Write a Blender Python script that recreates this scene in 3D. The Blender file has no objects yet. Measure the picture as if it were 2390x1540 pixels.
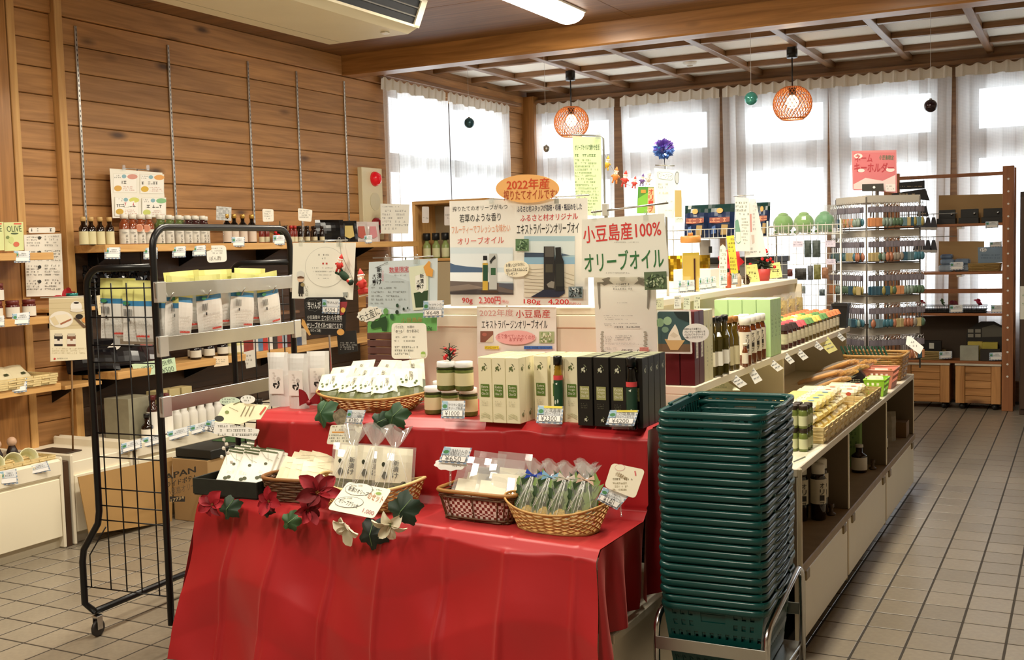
import bpy,math,random
from mathutils import Vector,Matrix
random.seed(7)
SC=bpy.context.scene
COL=SC.collection
R=math.radians
#------------ camera
F_PX,CX,CY=2592.7,1195.0,770.0
YAW,PITCH,ROLL,H=0.47693,0.07247,0.02719,1.5
_fw=Vector((-math.sin(YAW)*math.cos(PITCH),math.cos(YAW)*math.cos(PITCH),-math.sin(PITCH)))
_rt=Vector((math.cos(YAW),math.sin(YAW),0.0))
_dn=_fw.cross(_rt)
_r2=math.cos(ROLL)*_rt+math.sin(ROLL)*_dn
_d2=-math.sin(ROLL)*_rt+math.cos(ROLL)*_dn
EYE=Vector((0,0,H))
cam=bpy.data.cameras.new('camera')
cam.sensor_width=36.0
cam.lens=36.0*F_PX/2390.0
cam.clip_start=0.05
cam_o=bpy.data.objects.new('camera',cam)
COL.objects.link(cam_o)
_m=Matrix.Identity(4)
for _i in range(3):
 _m[_i][0],_m[_i][1],_m[_i][2],_m[_i][3]=_r2[_i],-_d2[_i],-_fw[_i],EYE[_i]
cam_o.matrix_world=_m
SC.camera=cam_o
#------------ world, exposure
W=bpy.data.worlds.new('world');SC.world=W;W.use_nodes=True
_bg=W.node_tree.nodes['Background']
_bg.inputs[0].default_value=(0.90,0.95,1.0,1);_bg.inputs[1].default_value=3.9
SC.view_settings.view_transform='Standard';SC.view_settings.look='None'
SC.view_settings.gamma=1.0;SC.view_settings.use_curve_mapping=False
SC.view_settings.exposure=0.42
LAMP_W,LAMP_COL=37.0,(1.0,0.90,0.72)
#------------ pixel -> point on a known plane
def ray(x,y):
 return _r2*((x-CX)/F_PX)+_d2*((y-CY)/F_PX)+_fw
def P(x,y,X=None,Y=None,Z=None):
 v=ray(x,y)
 t=X/v.x if X is not None else Y/v.y if Y is not None else(Z-H)/v.z
 return EYE+v*t
 #------------ materials
def lin(h):
 if not isinstance(h,str):return tuple(h)
 h=h.lstrip('#');out=[]
 for i in(0,2,4):
  c=int(h[i:i+2],16)/255
  out.append(c/12.92 if c<=0.04045 else((c+0.055)/1.055)**2.4)
 return tuple(out)
MATS={}
def M(h,rough=0.5,metal=0.0,spec=0.5,alpha=1.0,trans=0.0,emit=0.0,var=0.0,vscale=20.0,bump=0.0,name=None,sheen=0.0,ior=1.45,aniso=0.0,coat=0.0):
 key=(h,rough,metal,spec,alpha,trans,emit,var,vscale,bump,sheen,ior,coat)
 if key in MATS:return MATS[key]
 m=bpy.data.materials.new(name or('mat_'+str(h).strip('#')));m.use_nodes=True
 nt=m.node_tree;b=nt.nodes['Principled BSDF'];c=lin(h)
 b.inputs['Base Color'].default_value=(*c,1);b.inputs['Roughness'].default_value=rough
 b.inputs['Metallic'].default_value=metal;b.inputs['Specular IOR Level'].default_value=spec
 b.inputs['Alpha'].default_value=alpha;b.inputs['Transmission Weight'].default_value=trans
 b.inputs['IOR'].default_value=ior;b.inputs['Sheen Weight'].default_value=sheen
 b.inputs['Coat Weight'].default_value=coat
 if emit:
  b.inputs['Emission Color'].default_value=(*c,1);b.inputs['Emission Strength'].default_value=emit
 if var or bump:
  tc=nt.nodes.new('ShaderNodeTexCoord');n=nt.nodes.new('ShaderNodeTexNoise')
  n.inputs['Scale'].default_value=vscale;n.inputs['Detail'].default_value=5
  nt.links.new(tc.outputs['Object'],n.inputs['Vector'])
  if var:
   r=nt.nodes.new('ShaderNodeValToRGB')
   r.color_ramp.elements[0].position=0.3;r.color_ramp.elements[1].position=0.7
   r.color_ramp.elements[0].color=(*[max(0,x*(1-var))for x in c],1)
   r.color_ramp.elements[1].color=(*[min(1,x*(1+var))for x in c],1)
   nt.links.new(n.outputs['Fac'],r.inputs['Fac']);nt.links.new(r.outputs['Color'],b.inputs['Base Color'])
  if bump:
   bp=nt.nodes.new('ShaderNodeBump');bp.inputs['Strength'].default_value=bump;bp.inputs['Distance'].default_value=0.01
   nt.links.new(n.outputs['Fac'],bp.inputs['Height']);nt.links.new(bp.outputs['Normal'],b.inputs['Normal'])
 MATS[key]=m
 return m
def wood(name,c1,c2,knot,axis=1,rough=0.55,knots=True,vary=0.12,s=1.0):
 m=bpy.data.materials.new(name);m.use_nodes=True
 nt=m.node_tree;N=nt.nodes;L=nt.links;b=N['Principled BSDF'];b.inputs['Roughness'].default_value=rough
 tc=N.new('ShaderNodeTexCoord');oi=N.new('ShaderNodeObjectInfo')
 off=N.new('ShaderNodeVectorMath');off.operation='SCALE';off.inputs[0].default_value=(37.0,91.0,53.0)
 L.new(oi.outputs['Random'],off.inputs['Scale'])
 add=N.new('ShaderNodeVectorMath');add.operation='ADD'
 L.new(tc.outputs['Object'],add.inputs[0]);L.new(off.outputs[0],add.inputs[1])
 sc=[14.0*s]*3;sc[axis]=0.9*s
 mp=N.new('ShaderNodeMapping');mp.inputs['Scale'].default_value=sc;L.new(add.outputs[0],mp.inputs['Vector'])
 n1=N.new('ShaderNodeTexNoise');n1.inputs['Scale'].default_value=1.4;n1.inputs['Detail'].default_value=6;n1.inputs['Distortion'].default_value=1.2
 L.new(mp.outputs[0],n1.inputs['Vector'])
 sc2=[60.0*s]*3;sc2[axis]=2.0*s
 mp2=N.new('ShaderNodeMapping');mp2.inputs['Scale'].default_value=sc2;L.new(add.outputs[0],mp2.inputs['Vector'])
 n2=N.new('ShaderNodeTexNoise');n2.inputs['Scale'].default_value=1.5;n2.inputs['Detail'].default_value=4;L.new(mp2.outputs[0],n2.inputs['Vector'])
 mx=N.new('ShaderNodeMath');mx.operation='MULTIPLY_ADD';mx.inputs[1].default_value=0.35;L.new(n2.outputs['Fac'],mx.inputs[0]);L.new(n1.outputs['Fac'],mx.inputs[2])
 rp=N.new('ShaderNodeValToRGB');e=rp.color_ramp.elements
 e[0].position=0.45;e[0].color=(*lin(c2),1);e[1].position=0.85;e[1].color=(*lin(c1),1)
 L.new(mx.outputs[0],rp.inputs['Fac']);col=rp.outputs['Color']
 if knots:
  ks=[5.0]*3;ks[axis]=1.7;ks[1 if axis==0 else 0]=0.4
  kp=N.new('ShaderNodeMapping');kp.inputs['Scale'].default_value=ks;L.new(add.outputs[0],kp.inputs['Vector'])
  vo=N.new('ShaderNodeTexVoronoi');vo.inputs['Scale'].default_value=1.0;L.new(kp.outputs[0],vo.inputs['Vector'])
  kr=N.new('ShaderNodeValToRGB');k=kr.color_ramp.elements
  k[0].position=0.04;k[0].color=(0.85,0.85,0.85,1);k[1].position=0.16;k[1].color=(0,0,0,1)
  L.new(vo.outputs['Distance'],kr.inputs['Fac'])
  mk=N.new('ShaderNodeMix');mk.data_type='RGBA';L.new(kr.outputs['Color'],mk.inputs['Factor']);L.new(col,mk.inputs['A'])
  mk.inputs['B'].default_value=(*lin(knot),1);col=mk.outputs['Result']
 if vary:
  hv=N.new('ShaderNodeHueSaturation');mr=N.new('ShaderNodeMapRange');mr.inputs['To Min'].default_value=1-vary;mr.inputs['To Max'].default_value=1+vary
  L.new(oi.outputs['Random'],mr.inputs['Value']);L.new(mr.outputs[0],hv.inputs['Value']);L.new(col,hv.inputs['Color']);col=hv.outputs['Color']
 L.new(col,b.inputs['Base Color'])
 bp=N.new('ShaderNodeBump');bp.inputs['Strength'].default_value=0.12;bp.inputs['Distance'].default_value=0.004
 L.new(mx.outputs[0],bp.inputs['Height']);L.new(bp.outputs['Normal'],b.inputs['Normal'])
 return m
def mixmat(name,build):
 m=bpy.data.materials.new(name);m.use_nodes=True;nt=m.node_tree
 for n in list(nt.nodes):
  if n.type!='OUTPUT_MATERIAL':nt.nodes.remove(n)
 out=nt.nodes['Material Output'];nt.links.new(build(nt),out.inputs['Surface'])
 return m
WALLW=[wood('plank_wood','#bd8a54','#976a3c','#3a2416',a)for a in range(3)]
BEAMW=[wood('beam_wood','#b07c44','#8c5f30','#46301e',a,vary=0.06,rough=0.34)for a in range(3)]
CEILW=[wood('ceiling_wood','#8a6038','#6a4828','#3a2414',a,vary=0.08)for a in range(3)]
LATW=[wood('lattice_wood','#946c48','#704e32','#3c2416',a,vary=0.08,knots=False,rough=0.32)for a in range(3)]
LIGHTW=[wood('light_wood','#d6a868','#bd8c50','#6b4426',a,vary=0.08,knots=False)for a in range(3)]
PINEW=[wood('pine_wood','#c89258','#a06c38','#5a3418',a,vary=0.15)for a in range(3)]
CREAM=M('#ece3cc',0.45,name='cream_laminate',var=0.02,vscale=3)
WHITE=M('#f2efe6',0.5,name='white_paper')
PAPER=M('#f5f2ea',0.6,name='paper')
BLACKM=M('#0e0e0f',0.35,name='black_gloss')
CHROME=M('#c8c8c6',0.2,1.0,name='chrome')
STEEL=M('#b9b9b4',0.32,1.0,name='steel',var=0.05,vscale=8)
def film(name,tint=(1,1,1),cover=0.12,gloss=0.1,rough=0.08):
 def bld(nt):
  t=nt.nodes.new('ShaderNodeBsdfTransparent');t.inputs[0].default_value=(*tint,1)
  g=nt.nodes.new('ShaderNodeBsdfGlossy');g.inputs['Roughness'].default_value=rough
  d=nt.nodes.new('ShaderNodeBsdfDiffuse');d.inputs[0].default_value=(0.9,0.9,0.88,1)
  m1=nt.nodes.new('ShaderNodeMixShader');m1.inputs[0].default_value=gloss;nt.links.new(t.outputs[0],m1.inputs[1]);nt.links.new(g.outputs[0],m1.inputs[2])
  m2=nt.nodes.new('ShaderNodeMixShader');m2.inputs[0].default_value=cover;nt.links.new(m1.outputs[0],m2.inputs[1]);nt.links.new(d.outputs[0],m2.inputs[2])
  return m2.outputs[0]
 return mixmat(name,bld)
FILM=film('clear_film')
ACRYL=film('clear_acrylic',(0.96,0.98,0.97),0.08,0.12)
GLASSJ=film('jar_glass',(0.92,0.95,0.9),0.04,0.14,0.05)
#------------ mesh builder
class MB:
 def __init__(s):s.v=[];s.f=[];s.m=[];s.sm=[]
 def add(s,vs,fs,m=0,smooth=False):
  o=len(s.v);s.v+=[tuple(x)for x in vs]
  for f in fs:s.f.append(tuple(i+o for i in f));s.m.append(m);s.sm.append(smooth)
  return s
 def box(s,x0,x1,y0,y1,z0,z1,m=0):
  v=[(x,y,z)for x in(x0,x1)for y in(y0,y1)for z in(z0,z1)]
  return s.add(v,[(0,1,3,2),(4,6,7,5),(0,4,5,1),(2,3,7,6),(0,2,6,4),(1,5,7,3)],m)
 def cbox(s,x0,x1,y0,y1,z0,z1,b=0.004,m=0):
  b=min(b,abs(x1-x0)/2.01,abs(y1-y0)/2.01,abs(z1-z0)/2.01)
  c=((x0+x1)/2,(y0+y1)/2,(z0+z1)/2);h=(abs(x1-x0)/2,abs(y1-y0)/2,abs(z1-z0)/2)
  V={};vs=[]
  for sx in(-1,1):
   for sy in(-1,1):
    for sz in(-1,1):
     sg=(sx,sy,sz)
     for a in range(3):
      V[(sg,a)]=len(vs)
      vs.append(tuple(c[i]+sg[i]*(h[i]-(0 if i==a else b))for i in range(3)))
  fs=[]
  for a in range(3):
   o1,o2=[i for i in range(3)if i!=a]
   for sa in(-1,1):
    q=[]
    for(p,r)in((-1,-1),(1,-1),(1,1),(-1,1)):
     g=[0,0,0];g[a]=sa;g[o1]=p;g[o2]=r;q.append(V[(tuple(g),a)])
    fs.append(q if(sa>0)==(a!=1)else q[::-1])
  for a in range(3):
   o1,o2=[i for i in range(3)if i!=a]
   for p in(-1,1):
    for r in(-1,1):
     g0=[0,0,0];g1=[0,0,0];g0[a]=-1;g1[a]=1;g0[o1]=g1[o1]=p;g0[o2]=g1[o2]=r
     g0,g1=tuple(g0),tuple(g1)
     fs.append([V[(g0,o1)],V[(g1,o1)],V[(g1,o2)],V[(g0,o2)]])
  for sx in(-1,1):
   for sy in(-1,1):
    for sz in(-1,1):fs.append([V[((sx,sy,sz),a)]for a in range(3)])
  return s.add(vs,fs,m)
 def lathe(s,prof,n=16,m=0,c=(0,0,0),smooth=True,cap=True,sx=1.0,sy=1.0,mats=None):
  vs=[];fs=[];k=len(prof)
  for i in range(n):
   a=2*math.pi*(i+0.5)/n
   for r,z in prof:vs.append((c[0]+sx*r*math.cos(a),c[1]+sy*r*math.sin(a),c[2]+z))
  o=len(s.v);s.v+=vs
  for i in range(n):
   j=(i+1)%n
   for q in range(k-1):
    s.f.append((o+i*k+q,o+j*k+q,o+j*k+q+1,o+i*k+q+1));s.m.append(mats[q]if mats else m);s.sm.append(smooth)
  if cap:
   s.f.append(tuple(o+i*k for i in range(n))[::-1]);s.m.append(mats[0]if mats else m);s.sm.append(False)
   s.f.append(tuple(o+i*k+k-1 for i in range(n)));s.m.append(mats[-1]if mats else m);s.sm.append(False)
  return s
 def tube(s,pts,r,n=6,m=0,closed=False,cap=True,r1=None):
  pts=[Vector(p)for p in pts];k=len(pts);o=len(s.v)
  up=None
  for i,p in enumerate(pts):
   if closed:t=pts[(i+1)%k]-pts[i-1]
   else:t=pts[min(i+1,k-1)]-pts[max(i-1,0)]
   t.normalize()
   if up is None:up=Vector((0,0,1))if abs(t.z)<0.9 else Vector((1,0,0))
   a=t.cross(up)
   if a.length<1e-5:a=t.orthogonal()
   a.normalize();b=t.cross(a);up=-b if(-b).dot(up)>0 else b
   rr=r if r1 is None else r+(r1-r)*i/max(1,k-1)
   for j in range(n):
    an=2*math.pi*j/n;q=p+a*(rr*math.cos(an))+b*(rr*math.sin(an));s.v.append(tuple(q))
  for i in range(k if closed else k-1):
   i2=(i+1)%k
   for j in range(n):
    j2=(j+1)%n
    s.f.append((o+i*n+j,o+i*n+j2,o+i2*n+j2,o+i2*n+j));s.m.append(m);s.sm.append(n>4)
  if cap and not closed:
   s.f.append(tuple(o+j for j in range(n))[::-1]);s.m.append(m);s.sm.append(False)
   s.f.append(tuple(o+(k-1)*n+j for j in range(n)));s.m.append(m);s.sm.append(False)
  return s
 def sphere(s,c,r,n=12,k=8,m=0,sz=1.0,sx=1.0,sy=1.0):
  prof=[(r*math.sin(math.pi*i/k),-r*sz*math.cos(math.pi*i/k))for i in range(k+1)]
  prof[0]=(r*0.02,prof[0][1]);prof[-1]=(r*0.02,prof[-1][1])
  return s.lathe(prof,n,m,c,sx=sx,sy=sy)
 def prism(s,poly,z0,z1,m=0,ms=None):
  n=len(poly);vs=[(x,y,z0)for x,y in poly]+[(x,y,z1)for x,y in poly]
  fs=[tuple(range(n))[::-1],tuple(range(n,2*n))]
  s.add(vs,fs,m)
  o=len(s.v)-2*n
  for i in range(n):
   j=(i+1)%n;s.f.append((o+i,o+j,o+n+j,o+n+i));s.m.append(m if ms is None else ms);s.sm.append(False)
  return s
 def grid(s,fn,nu,nv,m=0,smooth=True):
  vs=[fn(i/nu,j/nv)for i in range(nu+1)for j in range(nv+1)]
  fs=[(i*(nv+1)+j,(i+1)*(nv+1)+j,(i+1)*(nv+1)+j+1,i*(nv+1)+j+1)for i in range(nu)for j in range(nv)]
  return s.add(vs,fs,m,smooth)
 def xf(s,mat):
  s.v=[tuple(mat@Vector(p))for p in s.v];return s
 def join(s,o,mat=None,moff=0):
  k=len(s.v);s.v+=[tuple(mat@Vector(p))if mat is not None else p for p in o.v]
  for f,mm,sm in zip(o.f,o.m,o.sm):s.f.append(tuple(i+k for i in f));s.m.append(mm+moff);s.sm.append(sm)
  return s
 def mesh(s,name,mats):
  me=bpy.data.meshes.new(name);me.from_pydata(s.v,[],s.f)
  me.polygons.foreach_set('material_index',s.m);me.polygons.foreach_set('use_smooth',s.sm)
  for m in(mats if isinstance(mats,(list,tuple))else[mats]):me.materials.append(m)
  me.update();return me
 def build(s,name,mats,parent=None,loc=None,rot=None):
  o=bpy.data.objects.new(name,s.mesh(name,mats));COL.objects.link(o)
  if parent is not None:o.parent=parent
  if loc is not None:o.location=loc
  if rot is not None:o.rotation_euler=rot
  return o
def tag(o,label=None,cat=None,group=None,kind=None):
 if label:o['label']=label
 if cat:o['category']=cat
 if group:o['group']=group
 if kind:o['kind']=kind
 return o
def thing(name,label,cat,loc=(0,0,0),rz=0.0,group=None,rot=None):
 o=bpy.data.objects.new(name,None);COL.objects.link(o);o.empty_display_size=0.05
 o.location=loc;o.rotation_euler=rot if rot is not None else(0,0,rz)
 return tag(o,label,cat,group)
def struct(o):return tag(o,kind='structure')
def dup(root,loc,rz=None,label=None,group=None,rot=None,sc=None):
 r=root.copy();COL.objects.link(r);r.location=loc
 if rz is not None:r.rotation_euler=(0,0,rz)
 if rot is not None:r.rotation_euler=rot
 if sc is not None:r.scale=sc if isinstance(sc,(tuple,list))else(sc,sc,sc)
 if label:r['label']=label
 if group:r['group']=group
 for ch in KIDS.get(root.name,root.children):
  c=ch.copy();COL.objects.link(c);c.parent=r
  for g in ch.children:
   d=g.copy();COL.objects.link(d);d.parent=c
 return r
KIDS={}
class Spawn:
 """first call places the prototype itself, later calls copy it"""
 def __init__(s,root):s.root=root;s.used=False
 def __call__(s,loc,rz=0.0,label=None,group=None,rot=None,sc=None):
  if s.used:return dup(s.root,loc,rz,label,group,rot,sc)
  s.used=True;r=s.root;r.location=loc;r.rotation_euler=rot if rot is not None else(0,0,rz)
  if sc is not None:r.scale=sc if isinstance(sc,(tuple,list))else(sc,sc,sc)
  if label:r['label']=label
  if group:r['group']=group
  return r
  #------------ text and flat signs
_tc=bpy.data.curves.new('text_source','FONT');_tc.resolution_u=2
_to=bpy.data.objects.new('text_source',_tc)
_TXT={}
def text_mesh(body,bold=0.0):
 k=(body,bold)
 if k not in _TXT:
  _tc.body=body
  me=bpy.data.meshes.new_from_object(_to)
  vs=[tuple(v.co)for v in me.vertices];fs=[tuple(p.vertices)for p in me.polygons]
  bpy.data.meshes.remove(me)
  if not vs:vs=[(0,0,0)]
  x0=min(v[0]for v in vs);x1=max(v[0]for v in vs);y0=min(v[1]for v in vs);y1=max(v[1]for v in vs)
  _TXT[k]=(vs,fs,x0,x1,y0,y1)
 return _TXT[k]
INK='#1b1a1a'
def rounded(poly,r,n=4):
 out=[];k=len(poly)
 for i in range(k):
  p=Vector(poly[i]);a=(Vector(poly[i-1])-p);b=(Vector(poly[(i+1)%k])-p)
  rr=min(r,a.length/2.05,b.length/2.05);pa=p+a.normalized()*rr;pb=p+b.normalized()*rr
  for j in range(n+1):
   t=j/n;out.append(tuple(pa*(1-t)**2+p*2*t*(1-t)+pb*t*t))
 return out
class Print:
 """flat print gathered on one plane: shapes and lettering as thin layers"""
 def __init__(s,uv):s.uv0=uv;s.tr=(0.0,0.0,1.0);s.sh=MB();s.tx=MB();s.ms=[];s.mt=[];s.z=0.0004
 def uv(s,x,y):return s.uv0(s.tr[0]+x/s.tr[2],s.tr[1]+y/s.tr[2])
 def mi(s,lst,col):
  m=col if not isinstance(col,str)else M(col,0.55)
  if m not in lst:lst.append(m)
  return lst.index(m)
 def poly(s,pts,col,px=True):
  q=[s.uv(*p)if px else p for p in pts]
  a=sum(q[i-1][0]*q[i][1]-q[i][0]*q[i-1][1]for i in range(len(q)))
  if a<0:q=q[::-1]
  s.z+=0.00025
  s.sh.add([(x,y,s.z)for x,y in q],[tuple(range(len(q)))],s.mi(s.ms,col));return s
 def rect(s,x0,y0,x1,y1,col):return s.poly([(x0,y0),(x1,y0),(x1,y1),(x0,y1)],col)
 def ell(s,cx,cy,rx,ry,col,n=20):return s.poly([(cx+rx*math.cos(2*math.pi*i/n),cy+ry*math.sin(2*math.pi*i/n))for i in range(n)],col)
 def line(s,pts,w,col):
  for a,b in zip(pts,pts[1:]):
   d=math.hypot(b[0]-a[0],b[1]-a[1])or 1;nx,ny=-(b[1]-a[1])/d*w/2,(b[0]-a[0])/d*w/2
   s.poly([(a[0]+nx,a[1]+ny),(b[0]+nx,b[1]+ny),(b[0]-nx,b[1]-ny),(a[0]-nx,a[1]-ny)],col)
  return s
 def text(s,body,x0,y0,x1,y1,col=INK,bold=0.0,ang=None):
  vs,fs,a0,a1,b0,b1=text_mesh(body)
  L=s.uv(x0,(y0+y1)/2);Rr=s.uv(x1,(y0+y1)/2);T=s.uv((x0+x1)/2,y0);B=s.uv((x0+x1)/2,y1)
  w=math.hypot(Rr[0]-L[0],Rr[1]-L[1]);h=math.hypot(T[0]-B[0],T[1]-B[1]);c=((L[0]+Rr[0])/2,(L[1]+Rr[1])/2)
  sx=w/max(1e-6,a1-a0);sy=h/max(1e-6,b1-b0)
  ca,sa=(1,0)if ang is None else(math.cos(ang),math.sin(ang))
  s.z+=0.00025;i=s.mi(s.mt,col)
  sh=[(0,0)]if not bold else[(-bold*0.45,0),(bold*0.45,0),(0,bold*0.3),(0,-bold*0.3)]
  for k,(ox,oy)in enumerate(sh):
   out=[]
   for v in vs:
    X=(v[0]+ox-(a0+a1)/2)*sx;Y=(v[1]+oy-(b0+b1)/2)*sy
    out.append((c[0]+ca*X-sa*Y,c[1]+sa*X+ca*Y,s.z+0.00002*k))
   s.tx.add(out,fs,i)
  return s
 def vtext(s,body,x0,y0,x1,y1,col=INK,bold=0.0):
  n=len(body);h=(y1-y0)/n
  for i,ch in enumerate(body):s.text(ch,x0,y0+i*h+h*0.06,x1,y0+(i+1)*h-h*0.06,col,bold)
  return s
 def scrib(s,x0,y0,x1,y1,n,col='#4a4a4a',fill=0.5,seed=1,gap=0.25):
  """rows of print too small to read: broken strokes, no letters"""
  y0,y1=min(y0,y1),max(y0,y1);rn=random.Random(seed*977+int(x0*7+y0*3));h=max((y1-y0)/n,abs(x1-x0)/40);i=s.mi(s.ms,col);s.z+=0.0002
  for k in range(n):
   yy=y0+k*h;x=x0;end=x1-(x1-x0)*rn.random()*0.3
   while x<end:
    w=h*fill*(0.5+rn.random()*0.9)
    if rn.random()>gap:
     t=h*fill
     for(ax,ay,bx,by)in((x,yy,x+w*0.8,yy+t*0.22),(x+w*0.3,yy,x+w*0.3+t*0.2,yy+t),(x,yy+t*0.7,x+w*0.8,yy+t*0.9)):
      if rn.random()<0.75:
       q=[s.uv(ax,by),s.uv(bx,by),s.uv(bx,ay),s.uv(ax,ay)]
       s.sh.add([(u,v,s.z)for u,v in q],[(0,1,2,3)],i)
    x+=w
  return s
 def finish(s,parent,loc=None,rot=None):
  if s.sh.f:tag(s.sh.build('printed_picture',s.ms,parent,loc,rot),kind='stuff')
  if s.tx.f:tag(s.tx.build('lettering',s.mt,parent,loc,rot),kind='stuff')
class Frm:
 """pixel frame of an enlarged crop"""
 def __init__(s,ox,oy,k):s.t=(ox,oy,k)
 def __call__(s,*pts):return[(s.t[0]+x/s.t[2],s.t[1]+y/s.t[2])for x,y in pts]
class Sign:
 def __init__(s,name,label,cat,c,X=None,Y=None,Z=None,yaw=0.0,tilt=0.0,col=PAPER,th=0.003,rnd=0.0,group=None,outline=None,at=None,n=None):
  mx=sum(p[0]for p in c)/len(c);my=sum(p[1]for p in c)/len(c)
  if at:mx,my=at
  O=P(mx,my,X,Y,Z)
  if n is None:
   n=Vector((math.sin(R(yaw))*math.cos(R(tilt)),-math.cos(R(yaw))*math.cos(R(tilt)),math.sin(R(tilt))))
  n=Vector(n).normalized();s.n=n;s.O=O
  q=[s.hit(*p)for p in c[:4]]
  u=(q[1]-q[0])+(q[2]-q[3]);u=u-n*u.dot(n);u.normalize();v=n.cross(u)
  s.O=O=sum(q,Vector())/4.0;s.u,s.v=u,v
  poly=[s.uv(*p)for p in(outline or c)]
  a=sum(poly[i-1][0]*poly[i][1]-poly[i][0]*poly[i-1][1]for i in range(len(poly)))
  if a<0:poly=poly[::-1]
  if rnd:poly=rounded(poly,rnd)
  s.poly=poly;s.th=th
  mt=col if not isinstance(col,str)else M(col,0.6)
  s.o=MB().prism(poly,-th,0).build(name,mt)
  m=Matrix.Identity(4)
  for i in range(3):m[i][0],m[i][1],m[i][2],m[i][3]=u[i],v[i],n[i],O[i]
  s.o.matrix_world=m;tag(s.o,label,cat,group);s.p=Print(s.uv)
  s.z=O.z
 def hit(s,x,y):
  d=ray(x,y);t=(s.O-EYE).dot(s.n)/d.dot(s.n);return EYE+d*t
 def uv(s,x,y):
  w=s.hit(x,y)-s.O;return(w.dot(s.u),w.dot(s.v))
 def done(s):s.p.finish(s.o);return s.o
 def wires(s,name,pts_list,r,mat,n=6):
  mb=MB()
  for pts in pts_list:mb.tube(pts,r,n)
  return mb.build(name,mat,s.o)
  #============ structure
XW,YB=-5.38,10.95
TX,TY,TX0,TY0=0.1655,0.1826,-0.411,4.195
floor=struct(MB().box(XW,3.2,-2.5,YB,-0.08,-0.0013).build('floor',M('#3a332a',0.85,name='grout',var=0.1,vscale=40)))
def _tile_mat():
 m=M('#8a7f6e',0.30,name='floor_tile',var=0.10,vscale=45,bump=0.05)
 nt=m.node_tree;b=nt.nodes['Principled BSDF'];src=b.inputs['Base Color'].links[0].from_socket
 oi=nt.nodes.new('ShaderNodeObjectInfo');hv=nt.nodes.new('ShaderNodeHueSaturation');mr=nt.nodes.new('ShaderNodeMapRange')
 mr.inputs['To Min'].default_value=0.9;mr.inputs['To Max'].default_value=1.1
 nt.links.new(oi.outputs['Random'],mr.inputs['Value']);nt.links.new(mr.outputs[0],hv.inputs['Value']);nt.links.new(src,hv.inputs['Color']);nt.links.new(hv.outputs[0],b.inputs['Base Color'])
 return m
TILE=_tile_mat()
g=0.0045
tile_mb=MB().cbox(-TX/2+g,TX/2-g,-TY/2+g,TY/2-g,-0.012,0.0,0.001)
tile_me=tile_mb.mesh('floor_tile',[TILE])
def proj(p):
 d=Vector(p)-EYE;z=d.dot(_fw)
 return None if z<0.1 else(CX+F_PX*d.dot(_r2)/z,CY+F_PX*d.dot(_d2)/z,z)
cells=[]
for i in range(-30,22):
 for j in range(-37,37):
  x=TX0+(i+0.5)*TX;y=TY0+(j+0.5)*TY
  if x<XW or x>3.1 or y>YB-0.1 or y<-2.4:continue
  q=proj((x,y,0));key=1e9
  if q and-60<q[0]<2450 and q[1]<1620 and q[2]>1:
   hidden=(-3.2<x<-0.97 and 2.7<y<7.2)or x<-4.85 or(y>6.3 and x<-0.95)
   if not hidden:key=q[2]
  cells.append((key,x,y))
cells.sort()
rest=MB()
for n,(k,x,y)in enumerate(cells):
 if n<300 and k<1e8:
  o=bpy.data.objects.new('floor_tile',tile_me);COL.objects.link(o);o.parent=floor;o.location=(x,y,0)
 else:
  rest.join(tile_mb,Matrix.Translation((x,y,0)))
tag(rest.build('floor_tile_remainder',TILE,floor),kind='stuff')
LW0,LW1,LWZ0,LWZ1=8.22,10.32,1.0,2.90
wl=MB()
wl.box(XW-0.14,XW-0.02,-2.5,LW0,-0.05,3.4);wl.box(XW-0.14,XW-0.02,LW1,YB+0.14,-0.05,3.4)
wl.box(XW-0.14,XW-0.02,LW0,LW1,-0.05,LWZ0);wl.box(XW-0.14,XW-0.02,LW0,LW1,LWZ1,3.4)
wall_left=struct(wl.build('wall_left',WALLW[1]))
def plank(y0,y1,z0,z1,jit=0.0):
 return MB().cbox(-0.02,jit,-(y1-y0)/2+0.001,(y1-y0)/2-0.001,-(z1-z0)/2+0.002,(z1-z0)/2-0.002,0.004).build('wall_plank',WALLW[1],wall_left,loc=(XW,(y0+y1)/2,(z0+z1)/2))
rows=[2.94-0.158*k for k in range(19)]+[0.0]
random.seed(11)
for z1,z0 in zip(rows,rows[1:]):
 z0=max(z0,0.0)
 if z1-z0<0.03:continue
 for(y0,y1)in((3.3,4.02),(4.36,4.64),(4.70,8.12),(10.40,10.78)):
  plank(y0,y1,z0,z1,random.uniform(0,0.003))
 if z1<1.05:plank(8.12,10.40,z0,z1)
for y0,y1 in((3.3,4.02),(4.36,4.64),(4.70,7.5)):plank(y0,y1,2.94,3.1,0.022)
plank(7.7,10.8,2.94,3.12,0.02)
trim_n=[0]
def trim(x0,x1,y0,y1,z0,z1,mat,b=0.004):
 trim_n[0]+=1
 c=((x0+x1)/2,(y0+y1)/2,(z0+z1)/2)
 o=MB().cbox(x0-c[0],x1-c[0],y0-c[1],y1-c[1],z0-c[2],z1-c[2],b).build('trim_%d'%trim_n[0],mat,loc=c)
 return struct(o)
trim(XW-0.02,XW+0.045,3.96,4.31,0,3.1,BEAMW[2])
trim(XW-0.02,XW+0.05,4.315,4.365,0,3.1,LIGHTW[2])
trim(XW-0.02,XW+0.05,4.64,4.695,0,3.1,LIGHTW[2])
trim(XW-0.02,XW+0.14,10.78,YB,0,3.12,BEAMW[2])
cols=[(1252,1425),(1455,1655),(1735,1927),(1972,2180),(2275,2470)]
ZT,ZM1,ZM2,ZS=P(1830,236,Y=YB).z,P(1830,338,Y=YB).z,P(1830,387,Y=YB).z,0.78
bx=[(P(a,300,Y=YB).x,P(b,300,Y=YB).x)for a,b in cols]
bx+=[(bx[-1][1]+0.18,bx[-1][1]+1.05),(bx[-1][1]+1.25,bx[-1][1]+2.1)]
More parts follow.
